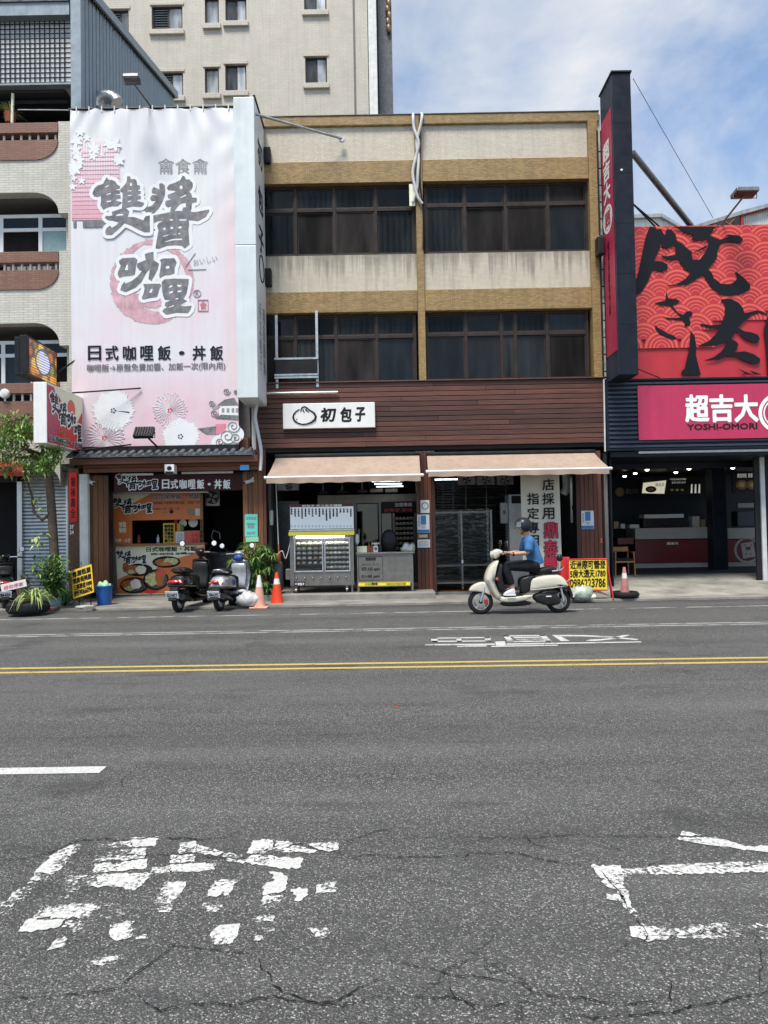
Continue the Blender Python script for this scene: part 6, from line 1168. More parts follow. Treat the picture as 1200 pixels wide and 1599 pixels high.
# ------------------------------------------------------------------ awnings
def awning(lab, x0t, x1t, x0b, x1b, yt, yb, yh, seed):
    Ya, Yb = 16.84, 15.72; a, b = P(x0t, yt, Ya).x, P(x1t, yt, Ya).x; zt = P((x0t+x1t)/2, yt, Ya).z; zb = P((x0b+x1b)/2, yb, Yb).z; zh = P((x0b+x1b)/2, yh, Yb).z; a2, b2 = P(x0b, yb, Yb).x, P(x1b, yb, Yb).x
    o = thing('awning', lab, 'awning', ((a+b)/2, Ya, zb), 'tan roll-out awnings'); m = MB(); nu, nv = 40, 10; rr = random.Random(seed); ph = rr.random()*6
    for j in range(nv+1):
        for i in range(nu+1):
            u, v = i/nu, j/nv; x = (a+(b-a)*u)*(1-v) + (a2+(b2-a2)*u)*v
            m.v.append(Vector((x, Ya+(Yb-Ya)*v, zt+(zb-zt)*v - .035*math.sin(math.pi*v)*(.8+.4*math.sin(u*6+ph)) + .006*math.sin(u*33+ph)*v)))
    m.f = [(j*(nu+1)+i, (j+1)*(nu+1)+i, (j+1)*(nu+1)+i+1, j*(nu+1)+i+1) for j in range(nv) for i in range(nu)]; m.build('canvas', 'awning', o, smooth=180)
    m = MB()
    for j in range(4):
        for i in range(nu+1): u = i/nu; v = j/3; m.v.append(Vector((a2+(b2-a2)*u, Yb-.004 + .012*v*math.sin(u*41+ph), zb+(zh-zb)*v + (.008*math.sin(u*50) if j == 3 else 0))))
    m.f = [(j*(nu+1)+i, (j+1)*(nu+1)+i, (j+1)*(nu+1)+i+1, j*(nu+1)+i+1) for j in range(3) for i in range(nu)]; m.build('valance', 'awning_hem', o, smooth=180)
    MB().tube([(a2-.02, Yb+.02, zb-.01), (b2+.02, Yb+.02, zb-.01)], .028, 8).build('front_bar', 'alu_white', o); MB().tube([(a-.02, Ya, zt+.03), (b+.02, Ya, zt+.03)], .05, 10).build('roller', 'black_metal', o)
    for X in (a+.25, b-.25): MB().tube([(X, Ya+.03, zt-.35), (X, (Ya+Yb)/2, (zt+zb)/2-.28), (X, Yb+.05, zb-.02)], .02, 6).build('folding_arm', 'alu_white', o)
    for X, s_ in ((a2-.03, -1), (b2+.03, 1)): MB().lathe((X, Yb+.02, zb-.01), [(.035, -.02), (.035, .03), (.015, .05)], 8, 'X').build('end_cap', 'alu_white', o)
awning('tan fabric awning over the bun cabinet and steel counter', 431, 655, 416, 657, 712.5, 743, 753, 1); awning('tan fabric awning over the banner and wire racks', 667, 928, 669, 952, 709, 733, 742, 2)
# ------------------------------------------------------------------ bun shop sign
YG = YC-.24; q = XR(442, 629.5, 586, 668, YG); o = thing('bun_sign', 'white light box sign with a bun drawing and three brush characters', 'sign', ((q[0]+q[2])/2, YG, q[1])); q = (q[0], P(513, 668.5, YG).z, q[2], P(513, 629, YG).z)
B('box', 'sign_white', o, q[0], YG, q[1], q[2], YC-.13, q[3], .012); B('rim', 'steel_dark', o, q[0]-.012, YG+.012, q[1]-.012, q[2]+.012, YC-.125, q[1]-.002)
KG = (1200/170, 430, 600)
def gp(x, y): return P(KG[1]+x/KG[0], KG[2]+y/KG[0], YG-.006)
MB().tube([gp(*p) for p in ((268,275),(230,300),(205,330),(197,365),(212,400),(250,428),(300,442),(350,437),(400,418),(438,390),(448,355),(432,320),(400,295),(372,280),(350,258),(325,246),(300,252),(286,275),(282,300))], [.012,.014,.018,.022,.022,.018,.016,.018,.022,.028,.026,.022,.018,.016,.016,.016,.016,.016,.012], 6).build('bun_outline', 'ink_black', o)
for ps in (((335,275),(350,290),(375,308)), ((308,280),(310,295),(325,312))): MB().tube([gp(*p) for p in ps], [.018, .014, .004], 6).build('bun_pleat', 'ink_black', o)
c = gp(238, 385); MB().lathe((c.x, YG-.004, c.z), [(.018, 0), (.018, .004)], 10, 'Y').build('red_dot', 'red_print', o)
for ch, x0, x1, y0, y1 in (('初', 503, 668, 262, 408), ('包', 722, 838, 258, 410), ('子', 888, 988, 256, 405)): letters(ch, KG[1]+x0/KG[0], KG[2]+y0/KG[0], KG[1]+x1/KG[0], KG[2]+y1/KG[0], YG-.003, 'ink_black', o, .014, shear=.12)
# ------------------------------------------------------------------ bun cabinet with lit shelves
YV = 16.35; zf = .19
cab = thing('bun_cabinet', 'stainless steel bun warming cabinet with two glass doors and castors', 'cabinet', P(503, 925, YV)); q = XR(453, 836, 553, 922, YV); x0, x1, zt = q[0], q[2], q[3]
def zV(y, x=503): return P(x, y, YV).z
zb = zV(914.5); zd0, zd1 = zV(893), zV(840); th = .07
B('side_panel', 'steel', cab, x0, YV, zb, x0+.10, YV+.62, zt, .008); B('side_panel', 'steel', cab, x1-.08, YV, zb, x1, YV+.62, zt, .008); B('back_panel', 'steel_dark', cab, x0+.10, YV+.58, zb, x1-.08, YV+.62, zt)
B('control_panel', 'steel', cab, x0+.101, YV+.002, zb, x1-.081, YV+.60, zd0, .006); B('top_panel', 'steel', cab, x0-.02, YV-.04, zt, x1+.01, YV+.64, zt+.04, .008)
xi0, xi1 = x0+.10, x1-.08; xc = P(506, 866, YV).x
dm = MB(); f = .03
for a, b in ((xi0, xc-.01), (xc+.01, xi1)):
    d = MB()
    for bx in ((a, zd0, a+f, zd1), (b-f, zd0, b, zd1), (a+f, zd1-f, b-f, zd1), (a+f, zd0, b-f, zd0+f)): d.box(bx[0], YV-.02, bx[1], bx[2], YV+.01, bx[3])
    dd_ = d.build('door', 'alu', cab, .003); B('pane', 'clear_pane', dd_, a+f, YV-.006, zd0+f, b-f, YV-.002, zd1-f)
B('lamp_tube', 'tube_warm', cab, xi0+.05, YV+.03, zd1+.004, xi1-.14, YV+.07, zd1+.045)
nsh = 6; zs = [zd0 + .06 + (zd1-zd0-.12)*i/nsh for i in range(nsh)]
buns = []
for k, z in enumerate(zs):
    for si, (a, b) in enumerate(((xi0+.01, xc-.015), (xc+.015, xi1-.01))):
        B('shelf', 'steel_dark', cab, a, YV+.04, z, b, YV+.55, z+.012)
        nb_ = (0, 5, 5, 5, 5, 5)[k] if si == 0 else (6, 6, 6, 6, 6, 6)[k]
        for i in range(nb_):
            X = a + (b-a)*(i+.55)/nb_ + random.uniform(-.008, .008); br = 'bun_brown' if (si == 0 and i >= 3 and k in (2, 4)) else 'bun'
            if si == 0 and k == 1: br = 'bun_brown' if i < 2 else 'bun'
            buns.append((X, YV+.14+random.uniform(-.02, .02), z+.0135, br, k, si, i))
MEB = {}
ORD = ('first', 'second', 'third', 'fourth', 'fifth', 'sixth')
for X, Y, Z, br, k, si, ib in buns:
    if br not in MEB:
        mb_ = MB().lathe((0,0,0), [(.030, 0), (.050, .010), (.056, .026), (.047, .046), (.028, .058), (.010, .062), (.002, .060)], 14); ob = mb_.build('steamed_bun', br, None, smooth=180); MEB[br] = ob.data
    else: ob = bpy.data.objects.new('steamed_bun', MEB[br]); COL.objects.link(ob)
    ob.location = (X, Y, Z); s_ = random.uniform(1.0, 1.16)*(.9 if (si == 0 and k == 1) else 1); ob.scale = (s_, s_, s_); ob.rotation_euler.z = random.random()*6
    tag(ob, '%s steamed bun, %s on the %s shelf behind the %s cabinet door' % ('brownish' if br == 'bun_brown' else 'white', ORD[ib], ('bottom', 'second lowest', 'third lowest', 'third highest', 'second highest', 'top')[k], 'left' if si == 0 else 'right'), 'bun', 'steamed buns in the cabinet')
for i in range(7): X = xi0+.02+(xi1-xi0-.04)*(i+.15)/6.6; MB().lathe((X, YV-.02, zV(901.5)), [(.010, -.012), (.018, -.008), (.02, 0), (.02, .022)], 12, 'Y').build('knob', 'black_plastic', cab, smooth=40); MB().lathe((X, YV-.036, zV(901.5)), [(.010, 0), (.012, .004)], 10, 'Y').build('knob_face', 'alu_white', cab)
q = XR(459.5, 908.5, 476.5, 915, YV-.01); B('maker_plate', 'ink_black', cab, q[0], YV-.008, q[1], q[2], YV+.001, q[3]); letters('初包子', 465, 910, 475.5, 914, YV-.010, 'white_print', cab, .002); annulus((P(462.5, 911.7, YV).x, YV-.011, P(462.5, 911.7, YV).z), .022, .015, 0, 'white_print', 'maker_mark', cab)
for X in (x0+.04, x1-.05): B('leg', 'steel', cab, X-.02, YV+.05, zf+.002, X+.02, YV+.09, zb)
for X in (x0+.13, x1-.17):
    for Yy in (YV+.06, YV+.5): w_ = MB().lathe((X, Yy, zf+.062), [(.03, -.022), (.058, -.018), (.058, .018), (.03, .022)], 14, 'X').build('castor', 'steel', cab, smooth=40); B('fork', 'steel', w_, X-.03, Yy-.01, zf+.05, X+.03, Yy+.01, zb)
B('side_shelf', 'steel', cab, x0-.12, YV+.1, zV(905), x0-.002, YV+.4, zV(888), .01)
# yellow strip, menu light box
o = thing('menu_light_box', 'white lit menu board with columns of small characters above the bun cabinet', 'sign', P(503, 836, YV)); q = XR(453, 787, 553, 828, YV)
B('yellow_band', 'yellow_print', o, q[0]-.03, YV-.05, zV(836), q[2]+.005, YV-.02, zV(830), .004); B('ledge', 'alu', o, q[0]-.02, YV-.03, zV(829.5), q[2]+.005, YV+.45, zV(826.5), .006); B('case', 'steel', o, q[0], YV, zV(826.3), q[2], YV+.16, zV(787), .006); B('face', 'light_box', o, q[0]+.01, YV-.006, zV(825.5), q[2]-.01, YV-.001, zV(791.5)); B('header', 'deep_red', o, q[0]+.01, YV-.008, zV(791.3), q[2]-.01, YV-.001, zV(787.2)); 
M('header_brown', (.12, .04, .02), .5); letters('初包子 手工包子饅頭', 472, 788, 534, 790.7, YV-.011, 'white_print', o, .002)
items = ['鮮肉包', '高麗菜包', '竹筍肉包', '香菇鮮肉包', '韭菜粉絲', '芝麻包', '紅豆沙包', '奶皇包', '黑糖饅頭', '白饅頭', '全麥雜糧饅頭', '芋頭捲饅頭', '起司饅頭', '南瓜饅頭', '花捲', '豆漿', '紅茶', '米漿奶茶']
for i, s in enumerate(items):
    x = 455.5 + i*5.45; L = len(s)*3.2; letters('\n'.join(s), x-1.1, 794, x+1.3, 794+L, YV-.009, 'ink_black', o, .0028, name='menu_column')
    letters('%d' % (15+(i*5) % 25), x-1.2, 820, x+1.4, 823.5, YV-.009, 'ink_grey' if i % 3 else 'blue_print', o, 0, name='menu_price')
tag(MB().ball(P(558, 842, YV+.1), (.055, .05, .13), 10, 8).build('plastic_bag', 'bag_white', None, smooth=180), 'bunch of white plastic bags hanging beside the cabinet', 'bag')
# ------------------------------------------------------------------ steel counter with opening hours
o = thing('steel_counter', 'stainless counter printed with opening hours and a yellow caution strip', 'counter', P(602, 922, YV)); q = XR(557, 864, 647, 916, YV); zc1 = zV(863.5, 602); zc0 = zV(919, 602)
B('front_panel', 'steel', o, q[0]+.02, YV+.01, zc0+.12, q[2]-.02, YV+.03, zc1-.02); B('top', 'steel', o, q[0]-.01, YV-.03, zc1-.02, q[2]+.02, YV+.62, zc1+.015, .006); B('side_panel', 'steel', o, q[0]+.02, YV+.031, zc0+.12, q[0]+.04, YV+.6, zc1-.021); B('side_panel', 'steel', o, q[2]-.04, YV+.031, zc0+.12, q[2]-.02, YV+.6, zc1-.021)
for X in (q[0]+.04, q[2]-.04):
    for Yy in (YV+.03, YV+.56): B('leg', 'steel', o, X-.022, Yy-.018, zf+.002, X+.022, Yy+.022, zc1-.022)
ys = XR(560, 908.5, 641, 915.5, YV); B('caution_strip', 'yellow_print', o, ys[0], YV+.003, ys[1], ys[2], YV+.008, ys[3]); letters('小心階梯', 570, 910, 590, 914, YV+.001, 'ink_black', o, .002); letters('WATCH YOUR STEP', 604, 910.3, 634, 913.7, YV+.001, 'ink_black', o, .001)
hm = MB()
for i in range(27): X = ys[0]+.01+(ys[2]-ys[0]-.02)*i/26.5; hm.face([(X, YV+.001, ys[3]), (X+.02, YV+.001, ys[3]), (X+.005, YV+.001, ys[3]-.02), (X-.015, YV+.001, ys[3]-.02)]); hm.face([(X, YV+.001, ys[1]+.02), (X+.02, YV+.001, ys[1]+.02), (X+.005, YV+.001, ys[1]), (X-.015, YV+.001, ys[1])])
hm.build('hazard_stripes', 'ink_black', o)
hq = XR(560.5, 869, 598, 906, YV); MB().tube([(hq[0], YV+.008, hq[1]), (hq[2], YV+.008, hq[1]), (hq[2], YV+.008, hq[3]), (hq[0], YV+.008, hq[3]), (hq[0], YV+.008, hq[1])], .006, 4).build('hours_border', 'ink_black', o)
for s, y0, y1, x0_, x1_, bd in (('營業時間', 870.5, 875.5, 571, 587, .002), ('MON - SUN', 880, 883, 566, 592, 0), ('07:10 am', 886, 891, 565, 593, .004), ('21:45 pm', 898, 903, 565, 593, .004)): letters(s, x0_, y0, x1_, y1, YV+.006, 'ink_black', o, bd)
zc = zc1+.016
def on(nm, lab, cat, x, y0, prof, mt, Yo=.25, n=14, grp=None):
    c = P(x, y0, YV+Yo); c.z = zc; return tag(MB().lathe(c, prof, n).build(nm, mt, None, smooth=50), lab, cat, grp)
q = XR(557.5, 853, 573.5, 863, YV+.2); tag(B('yellow_box', 'cream_board', None, q[0], YV+.2, zc, q[2], YV+.42, zc+.145, .006), 'pale yellow box at the cabinet end of the steel counter', 'box')
for i, x in enumerate((576.5, 581)): on('sauce_bottle', 'red sauce bottle on the steel counter, %s' % ('next to the yellow box', 'next to the white scale')[i], 'bottle', x, 850, [(.03, 0), (.034, .02), (.034, .12), (.02, .16), (.010, .21), (.006, .23)], 'terracotta', grp='red sauce bottles on the steel counter')
o = thing('kitchen_scale', 'white kitchen scale with a pan on the steel counter', 'scale', P(587, 863, YV+.25)); c = P(587, 850, YV+.25); c.z = zc
MB().box(c.x-.055, c.y-.05, zc+.001, c.x+.055, c.y+.06, zc+.15).build('body', 'sign_white', o, .015); MB().lathe((c.x, c.y, zc+.155), [(.03, 0), (.03, .02), (.09, .03), (.105, .065), (.095, .065), (.08, .035)], 16).build('pan', 'sign_white', o, smooth=40); MB().lathe((c.x, c.y-.056, zc+.08), [(.04, 0), (.04, .005)], 16, 'Y').build('dial', 'blue_print', o)
o = thing('black_fan', 'round backed black fan standing behind the steel counter', 'fan', P(608, 863, YV+.7)); c = P(608, 846, YV+.8); MB().ball(c, (.20, .07, .30), 20, 14).build('cover', 'black_plastic', o, smooth=180); MB().tube([(c.x, c.y, c.z-.25), (c.x, c.y, .2)], .03, 8).build('stand', 'black_metal', o); MB().lathe((c.x, c.y, .192), [(.16, 0), (.15, .03), (.04, .05)], 16).build('base', 'black_plastic', o, smooth=40)
o = thing('wrapped_goods', 'heap of white plastic bags and film at the post end of the counter', 'bags', P(640, 863, YV+.25)); rr = random.Random(5)
for i in range(8): c = P(632+rr.uniform(0, 14), 860, YV+.25+rr.uniform(0, .2)); h = rr.uniform(.05, .12); MB().ball((c.x, c.y, zc+h*.75), (rr.uniform(.05, .1), .07, h), 8, 6).build('bag', 'bag_white' if i % 2 else 'bag_clear', o, smooth=180)
# ------------------------------------------------------------------ left bay interior: glazed front, racks, lamps
YI2 = 19.6; q = XR(497, 770, 655, 915, YI2)
o = thing('glazed_partition', 'stainless framed sliding glass doors at the back of the bun shop', 'partition', ((q[0]+q[2])/2, YI2, .19)); B('header', 'steel', o, q[0], YI2, P(570, 786, YI2).z, q[2], YI2+.12, P(570, 772, YI2).z, .008)
for x in (498, 556, 594, 615.5, 650): X = P(x, 830, YI2).x; B('mullion', 'steel', o, X-.03, YI2+.01, .19, X+.03, YI2+.1, P(570, 786, YI2).z-.002)
for a, b in ((500, 554), (558, 592), (596, 613.5)): q2 = XR(a, 787, b, 915, YI2+.05); B('pane', 'glass_front', o, q2[0]+.02, YI2+.05, .2, q2[2]-.02, YI2+.058, q2[3]) if 'glass_front' in MAT else None
m_, t_, b_, N_ = nodes('glass_front'); tr = N_('ShaderNodeBsdfTransparent', {0: (.14, .19, .20, 1)}); gl_ = N_('ShaderNodeBsdfGlossy', {'Color': (1, 1, 1, 1), 'Roughness': .05}); ms = N_('ShaderNodeMixShader', {0: .06, 1: tr.outputs[0], 2: gl_.outputs[0]}); t_.links.new(ms.outputs[0], t_.nodes['Material Output'].inputs[0])
for a, b in ((500, 554), (558, 592), (596, 613.5)): q2 = XR(a, 787, b, 915, YI2+.05); B('pane', 'glass_front', o, q2[0]+.02, YI2+.05, .2, q2[2]-.02, YI2+.058, q2[3])
B('door_handle', 'alu_white', o, P(561, 835, YI2).x-.012, YI2-.03, P(561, 842, YI2).z, P(561, 835, YI2).x+.012, YI2+.0, P(561, 826, YI2).z)
o = thing('tray_rack', 'tall rack of dark trays with buns behind the steel counter', 'rack', P(632, 905, 19.3)); q = XR(617, 806, 648, 905, 19.3)
for X in (q[0], q[2]): B('upright', 'steel_dark', o, X-.02, 19.3, .19, X+.02, 19.6, q[3])
for i in range(8):
    z = q[3]-.1-i*.135; B('tray', 'steel_dark', o, q[0]+.02, 19.29, z, q[2]-.02, 19.6, z+.03)
    m = MB()
    for k in range(5): m.ball((q[0]+.07+(q[2]-q[0]-.14)*k/4, 19.36, z+.05), (.045, .045, .035), 8, 6)
    m.build('tray_buns', 'bun_brown', o, smooth=180)
o = thing('wall_menu', 'dark menu banner with pale lettering above the tray rack', 'sign', P(632, 800, 19.5)); q = XR(596, 783, 650, 801, 19.5); B('panel', 'navy', o, q[0], 19.5, q[1], q[2], 19.53, q[3]); letters('加盟專線', 617, 785, 644, 791, 19.495, 'paper', o, .004); letters('初包子 手作', 600, 794, 644, 799, 19.495, 'red_print', o, .003)
for i, (x0_, x1_, y) in enumerate(((581, 625, 751.5), (585, 628, 755.5), (588, 630, 759.5))): tag(RB('fluorescent_tube', 'tube_on', None, x0_, y-.7, x1_, y+.7, 18.2+i*.25, 18.24+i*.25), 'lit fluorescent tube under the bun shop ceiling, %s of three' % ('nearest the street', 'middle', 'farthest inside')[i], 'lamp', 'lit ceiling tubes')
for x0_, x1_ in ((578, 598), (602, 621)): tag(RB('ceiling_vent', 'steel', None, x0_, 763, x1_, 768.5, 19.4, 19.5), 'square steel vent above the glass doors, %s' % ('nearer the cabinet' if x0_ < 600 else 'nearer the post'), 'vent', 'vents above the glass doors')
for i, (x, y) in enumerate(((505, 770.5), (535, 769.5), (566, 768.5))): tag(MB().lathe(P(x, y, 19.0), [(.16, 0), (.13, .05), (.03, .09), (.015, .30)], 16).build('pendant_lamp', 'steel', None, smooth=40), 'flat steel pendant lamp above the glass doors, %s of three' % ('closest to the menu box', 'middle one', 'farthest from the menu box')[i], 'lamp', 'pendant lamps')
box_fan('air_conditioner', 'outdoor air conditioner unit hanging under the awning corner', 432, 754, 467, 766, 17.9, None, 'steel', .55)
RB('utility_panel', 'steel_dark', CB, 425, 782, 468, 905, 18.6, 18.75, .01); RB('wall_pier', 'grey_plaster', CB, 414, 752, 424, 915, 17.3, 17.6)
tag(MB().lathe(P(424, 820, 17.2), [(.05, 0), (.055, .02), (.055, .33), (.04, .36)], 12).build('paper_roll', 'paper', None, smooth=40), 'grey paper roll dispenser on the inner pier', 'dispenser')
o = thing('mop', 'mop with orange grip leaning in the bun shop corner', 'mop', P(436, 870, 17.0)); rod('handle', P(436, 870, 17.0), P(431, 752, 17.3), .012, 'conduit', o); rod('grip', P(436, 868, 16.99), P(435.4, 850, 17.0), .022, 'gas_orange', o)
# gas cylinder and hose
def gas(lab, c):
    o = thing('gas_cylinder', lab, 'gas cylinder', c); MB().lathe(c, [(.10, .0), (.10, .05), (.15, .07), (.165, .12), (.165, .62), (.14, .72), (.07, .77)], 20).build('tank', 'gas_grey', o, smooth=50)
    MB().lathe(Vector(c) + Vector((0,0,.74)), [(.11, 0), (.12, .02), (.12, .17), (.105, .18), (.10, .17), (.10, .02)], 18).build('collar', 'gas_orange', o, smooth=40); MB().lathe(Vector(c) + Vector((0,0,.77)), [(.03, 0), (.03, .08), (.045, .09), (.045, .11)], 10).build('valve', 'brass', o); return o
c = P(432, 920, 16.5); c.z = .192; gas('dark gas cylinder with orange collar next to the bun cabinet', c)
tag(drape([c+Vector((0,0,.86)), c+Vector((.15,-.05,.98)), c+Vector((.22,-.02,.8)), c+Vector((.30,.05,1.05)), c+Vector((.36,.1,1.4))], .012, 'gas_hose', 'conduit', None), 'thin grey gas hose looping to the bun cabinet', 'hose')
# notices on the middle post
YN = YC-.125
def notice(lab, x0, y0, x1, y1, mt, kind):
    o = tag(RB('notice', mt, None, x0, y0, x1, y1, YN, YN+.012), lab, 'notice'); ORIG[o] = Vector()
    if kind == 'qr':
        w_, h = x1-x0, y1-y0; RB('blue_block', 'blue_print', o, x0+w_*.30, y0+h*.05, x0+w_*.72, y0+h*.55, YN-.004, YN-.001); RB('blue_foot', 'blue_print', o, x0+.3, y1-h*.18, x1-.3, y1-.3, YN-.004, YN-.001); letters('實\n聯\n制', x0+w_*.08, y0+h*.15, x0+w_*.22, y0+h*.65, YN-.004, 'blue_print', o); letters('掃描', x0+w_*.36, y0+h*.60, x0+w_*.66, y0+h*.76, YN-.004, 'ink_soft', o)
    elif kind == 'ring': c = P((x0+x1)/2, (y0+y1)/2-1, YN); annulus((c.x, YN-.003, c.z), .09, .065, 0, 'pot_blue', 'ring_print', o)
    elif kind: letters(kind, x0+2, y0+1.5, x1-2, y1-1.5, YN-.003, 'white_print' if mt == 'brass' else 'ink_soft', o)
notice('greyish certificate with a round seal, topmost on the middle post', 657, 781, 671, 801, 'paper', 'ring'); notice('blue and white contact poster on the middle post', 652, 803.5, 671, 832, 'paper', 'qr'); notice('small brass plaque under the blue poster on the middle post', 653.5, 834, 669, 840.5, 'brass', '請勿吸菸'); notice('plain white sheet lowest on the middle post', 652.5, 842.5, 672, 855, 'paper', '本店資訊')
notice('blue and white contact poster on the right timber post', 908.5, 797.5, 928, 826, 'paper', 'qr')
(RB('door_latch', 'gas_orange', CB, 938.5, 840, 941, 848, YC-.13, YC-.1))
# ------------------------------------------------------------------ right bay: fans, racks, banner
for i, x in enumerate((716, 746, 776)): box_fan('ceiling_fan_box', 'steel exhaust fan box hanging over the wire racks, %s of three' % ('nearest the middle post', 'middle one', 'nearest the banner')[i], x, 742, x+27, 757, 18.4, 'exhaust fan boxes', 'steel')
tag(RB('fluorescent_tube', 'tube_on', None, 678, 747.5, 718, 749.5, 19.5, 19.54), 'lit fluorescent tube above the wire racks', 'lamp')
m = MB(); q = XR(682, 745, 800, 915, 19.8); n = 44; z0, z1 = .12, q[3]+.3
for i in range(n): z = z0+(z1-z0)*i/n; h = (z1-z0)/n; m.add([(q[0], 19.8, z), (q[2], 19.8, z), (q[2], 19.77, z+h*.4), (q[0], 19.77, z+h*.4), (q[2], 19.8, z+h*.9), (q[0], 19.8, z+h*.9)], [(0,1,2,3), (3,2,4,5)])
m.build('inner_shutter', 'steel_dark', CB, kind='stuff')
o = thing('wire_shelf', 'open wire shelf grid hanging behind the steel racks', 'shelf', P(720, 795, 18.9)); m = MB()
for x in (692, 708, 728, 760, 790): m.tube([P(x, 745, 18.9), P(x, 795, 18.9)], .010, 5)
for y in (762, 778, 790): m.tube([P(681, y, 18.9), P(795, y-1.5, 18.9)], .010, 5)
m.build('wires', 'steel', o)
YK2 = 17.3; o = thing('rack_cabinet', 'two door steel rack cabinet wrapped in clear film on castors', 'cabinet', P(723, 907, YK2)); q = XR(678, 797, 768, 902, YK2); z0 = .30; z1 = q[3]; xm = (q[0]+q[2])/2 - .02
for X in (q[0], xm, q[2]):
    for Yy in (YK2, YK2+.6): B('upright', 'steel', o, X-.025, Yy, z0-.06, X+.025, Yy+.04, z1)
for z in (z0, z0+.42, z1-.04):
    for Yy in (YK2+.002, YK2+.602): B('rail', 'steel', o, q[0]+.027, Yy, z-.02, xm-.027, Yy+.036, z+.02); B('rail', 'steel', o, xm+.027, Yy, z-.02, q[2]-.027, Yy+.036, z+.02)
for i in range(15):
    z = z0+.06+i*(z1-z0-.12)/15; B('tray', 'black_metal', o, q[0]+.04, YK2+.06, z, xm-.04, YK2+.58, z+.02); B('tray', 'black_metal', o, xm+.04, YK2+.06, z, q[2]-.04, YK2+.58, z+.02)
for X in (q[0]+.02, xm, q[2]-.02): MB().lathe((X, YK2+.05, .165), [(.03, -.02), (.06, -.016), (.06, .016), (.03, .02)], 12, 'X').build('castor', 'steel', o, smooth=40)
for a, b, sd in ((q[0], xm-.01, 1), (xm+.01, q[2], 2)):
    m = MB(); nu, nv = 14, 26; rr = random.Random(sd)
    for j in range(nv+1):
        for i in range(nu+1): m.v.append(Vector((a+(b-a)*i/nu, YK2-.02+rr.uniform(-.004, .004), z0+.05+(z1+.03-z0-.05)*j/nv)))
    m.f = [(j*(nu+1)+i, j*(nu+1)+i+1, (j+1)*(nu+1)+i+1, (j+1)*(nu+1)+i) for j in range(nv) for i in range(nu)]; m.build('film_sheet', 'plastic_film', o, smooth=180)
B('door_handle', 'alu_white', o, xm-.02, YK2-.04, z0+.48, xm+.02, YK2-.02, z0+.55)
struct(B('inner_step', 'wood_tan', None, P(682, 905, 17.2).x, 17.12, .102, P(815, 905, 17.2).x, 18.2, .105))
o = thing('meter_box', 'beige electric meter box on the wall beside the fridge', 'box', P(788, 816, 18.3)); RB('case', 'conduit', o, 782, 785, 797, 817, 18.3, 18.45, .01); RB('window', 'brass', o, 786, 797, 790, 803, 18.295, 18.299)
o = thing('upright_fridge', 'tall pale fridge with dark top display behind the banner', 'fridge', P(806, 905, 18.1)); q = XR(796, 772, 826, 905, 18.1); B('body', 'conduit', o, q[0], 18.1, .105, q[2], 18.7, q[3], .015); RB('display', 'black_plastic', o, 799, 774, 824, 786, 18.09, 18.098)
o = thing('cable_tray', 'vertical strip of dark louvres beside the fridge', 'panel', P(793, 885, 18.4)); m = MB()
for i in range(18): z = .5+i*.075; m.box(P(790.5, 850, 18.4).x, 18.4, z, P(796, 850, 18.4).x, 18.46, z+.035)
m.build('louvre', 'steel', o); B('strip', 'black_metal', o, P(790, 850, 18.4).x, 18.462, .45, P(796.5, 850, 18.4).x, 18.5, 1.9)
# hanging banner
YX = 16.7; q = XR(814.5, 738, 875, 888, YX); o = thing('fabric_banner', 'long cream fabric banner with black and red characters under the awning', 'banner', ((q[0]+q[2])/2, YX, q[1])); m = MB(); nu, nv = 24, 40; zt = q[3]+.25
for j in range(nv+1):
    for i in range(nu+1): u, v = i/nu, j/nv; m.v.append(Vector((q[0]+(q[2]-q[0])*u + .02*(1-v)*1, YX + .018*math.sin(u*9+v*3)*(.4+.6*(1-v)), q[1]+(zt-q[1])*v)))
m.f = [(j*(nu+1)+i, j*(nu+1)+i+1, (j+1)*(nu+1)+i+1, (j+1)*(nu+1)+i) for j in range(nv) for i in range(nu)]; m.build('cloth', 'banner_cloth', o, smooth=180) if 'banner_cloth' in MAT else (M('banner_cloth', (.60, .56, .47), .85, var=.06, scale=2), m.build('cloth', 'banner_cloth', o, smooth=180))
MB().tube([(q[0]-.03, YX, zt), (q[2]+.03, YX, zt)], .015, 6).build('rod', 'wood_tan', o); YY = YX-.024
for ch, y0 in (('本', 722), ('店', 748), ('採', 770), ('用', 793)): letters(ch, 847.5, y0, 866, y0+17.5, YY, 'ink_black', o, .006)
for ch, y0 in (('指', 770), ('定', 793), ('專', 815), ('用', 836), ('麵', 858)): letters(ch, 824, y0, 842, y0+17.5, YY, 'ink_black', o, .006)
for ch, y0 in (('鼎', 816), ('泰', 844), ('豐', 869)): letters(ch, 850, y0, 871, y0+24, YY, 'ink_black', o, .018); letters(ch, 850, y0, 871, y0+24, YY-.005, 'banner_red', o, .006, lift=.001) if 'banner_red' in MAT else (M('banner_red', (.50, .02, .06), .6), letters(ch, 850, y0, 871, y0+24, YY-.005, 'banner_red', o, .006, lift=.001))
tag(drape([P(884, 742, 17.8), P(885, 762, 17.7), P(880, 772, 17.7)], .10, 'vent_pipe', 'conduit', None), 'fat grey vent pipe bending down beside the banner', 'pipe')
o = thing('switch_panel', 'narrow pale switch panel on the inner wall by the timber post', 'panel', P(897, 814, 17.4)); RB('case', 'conduit', o, 892, 744, 901, 816, 17.4, 17.5, .01)
for x in (894.5, 897.5): RB('slot', 'black_metal', o, x-.7, 789, x+.7, 796, 17.395, 17.399)
tag(RB('orange_crate', 'gas_orange', None, 838, 879, 852, 893, 17.0, 17.3, .02), 'bright orange plastic crate half hidden behind the rider', 'crate'); tag(RB('red_stool', 'red_print', None, 872, 886, 886, 905, 16.9, 17.2, .02), 'red plastic stool between banner and yellow sign', 'stool')
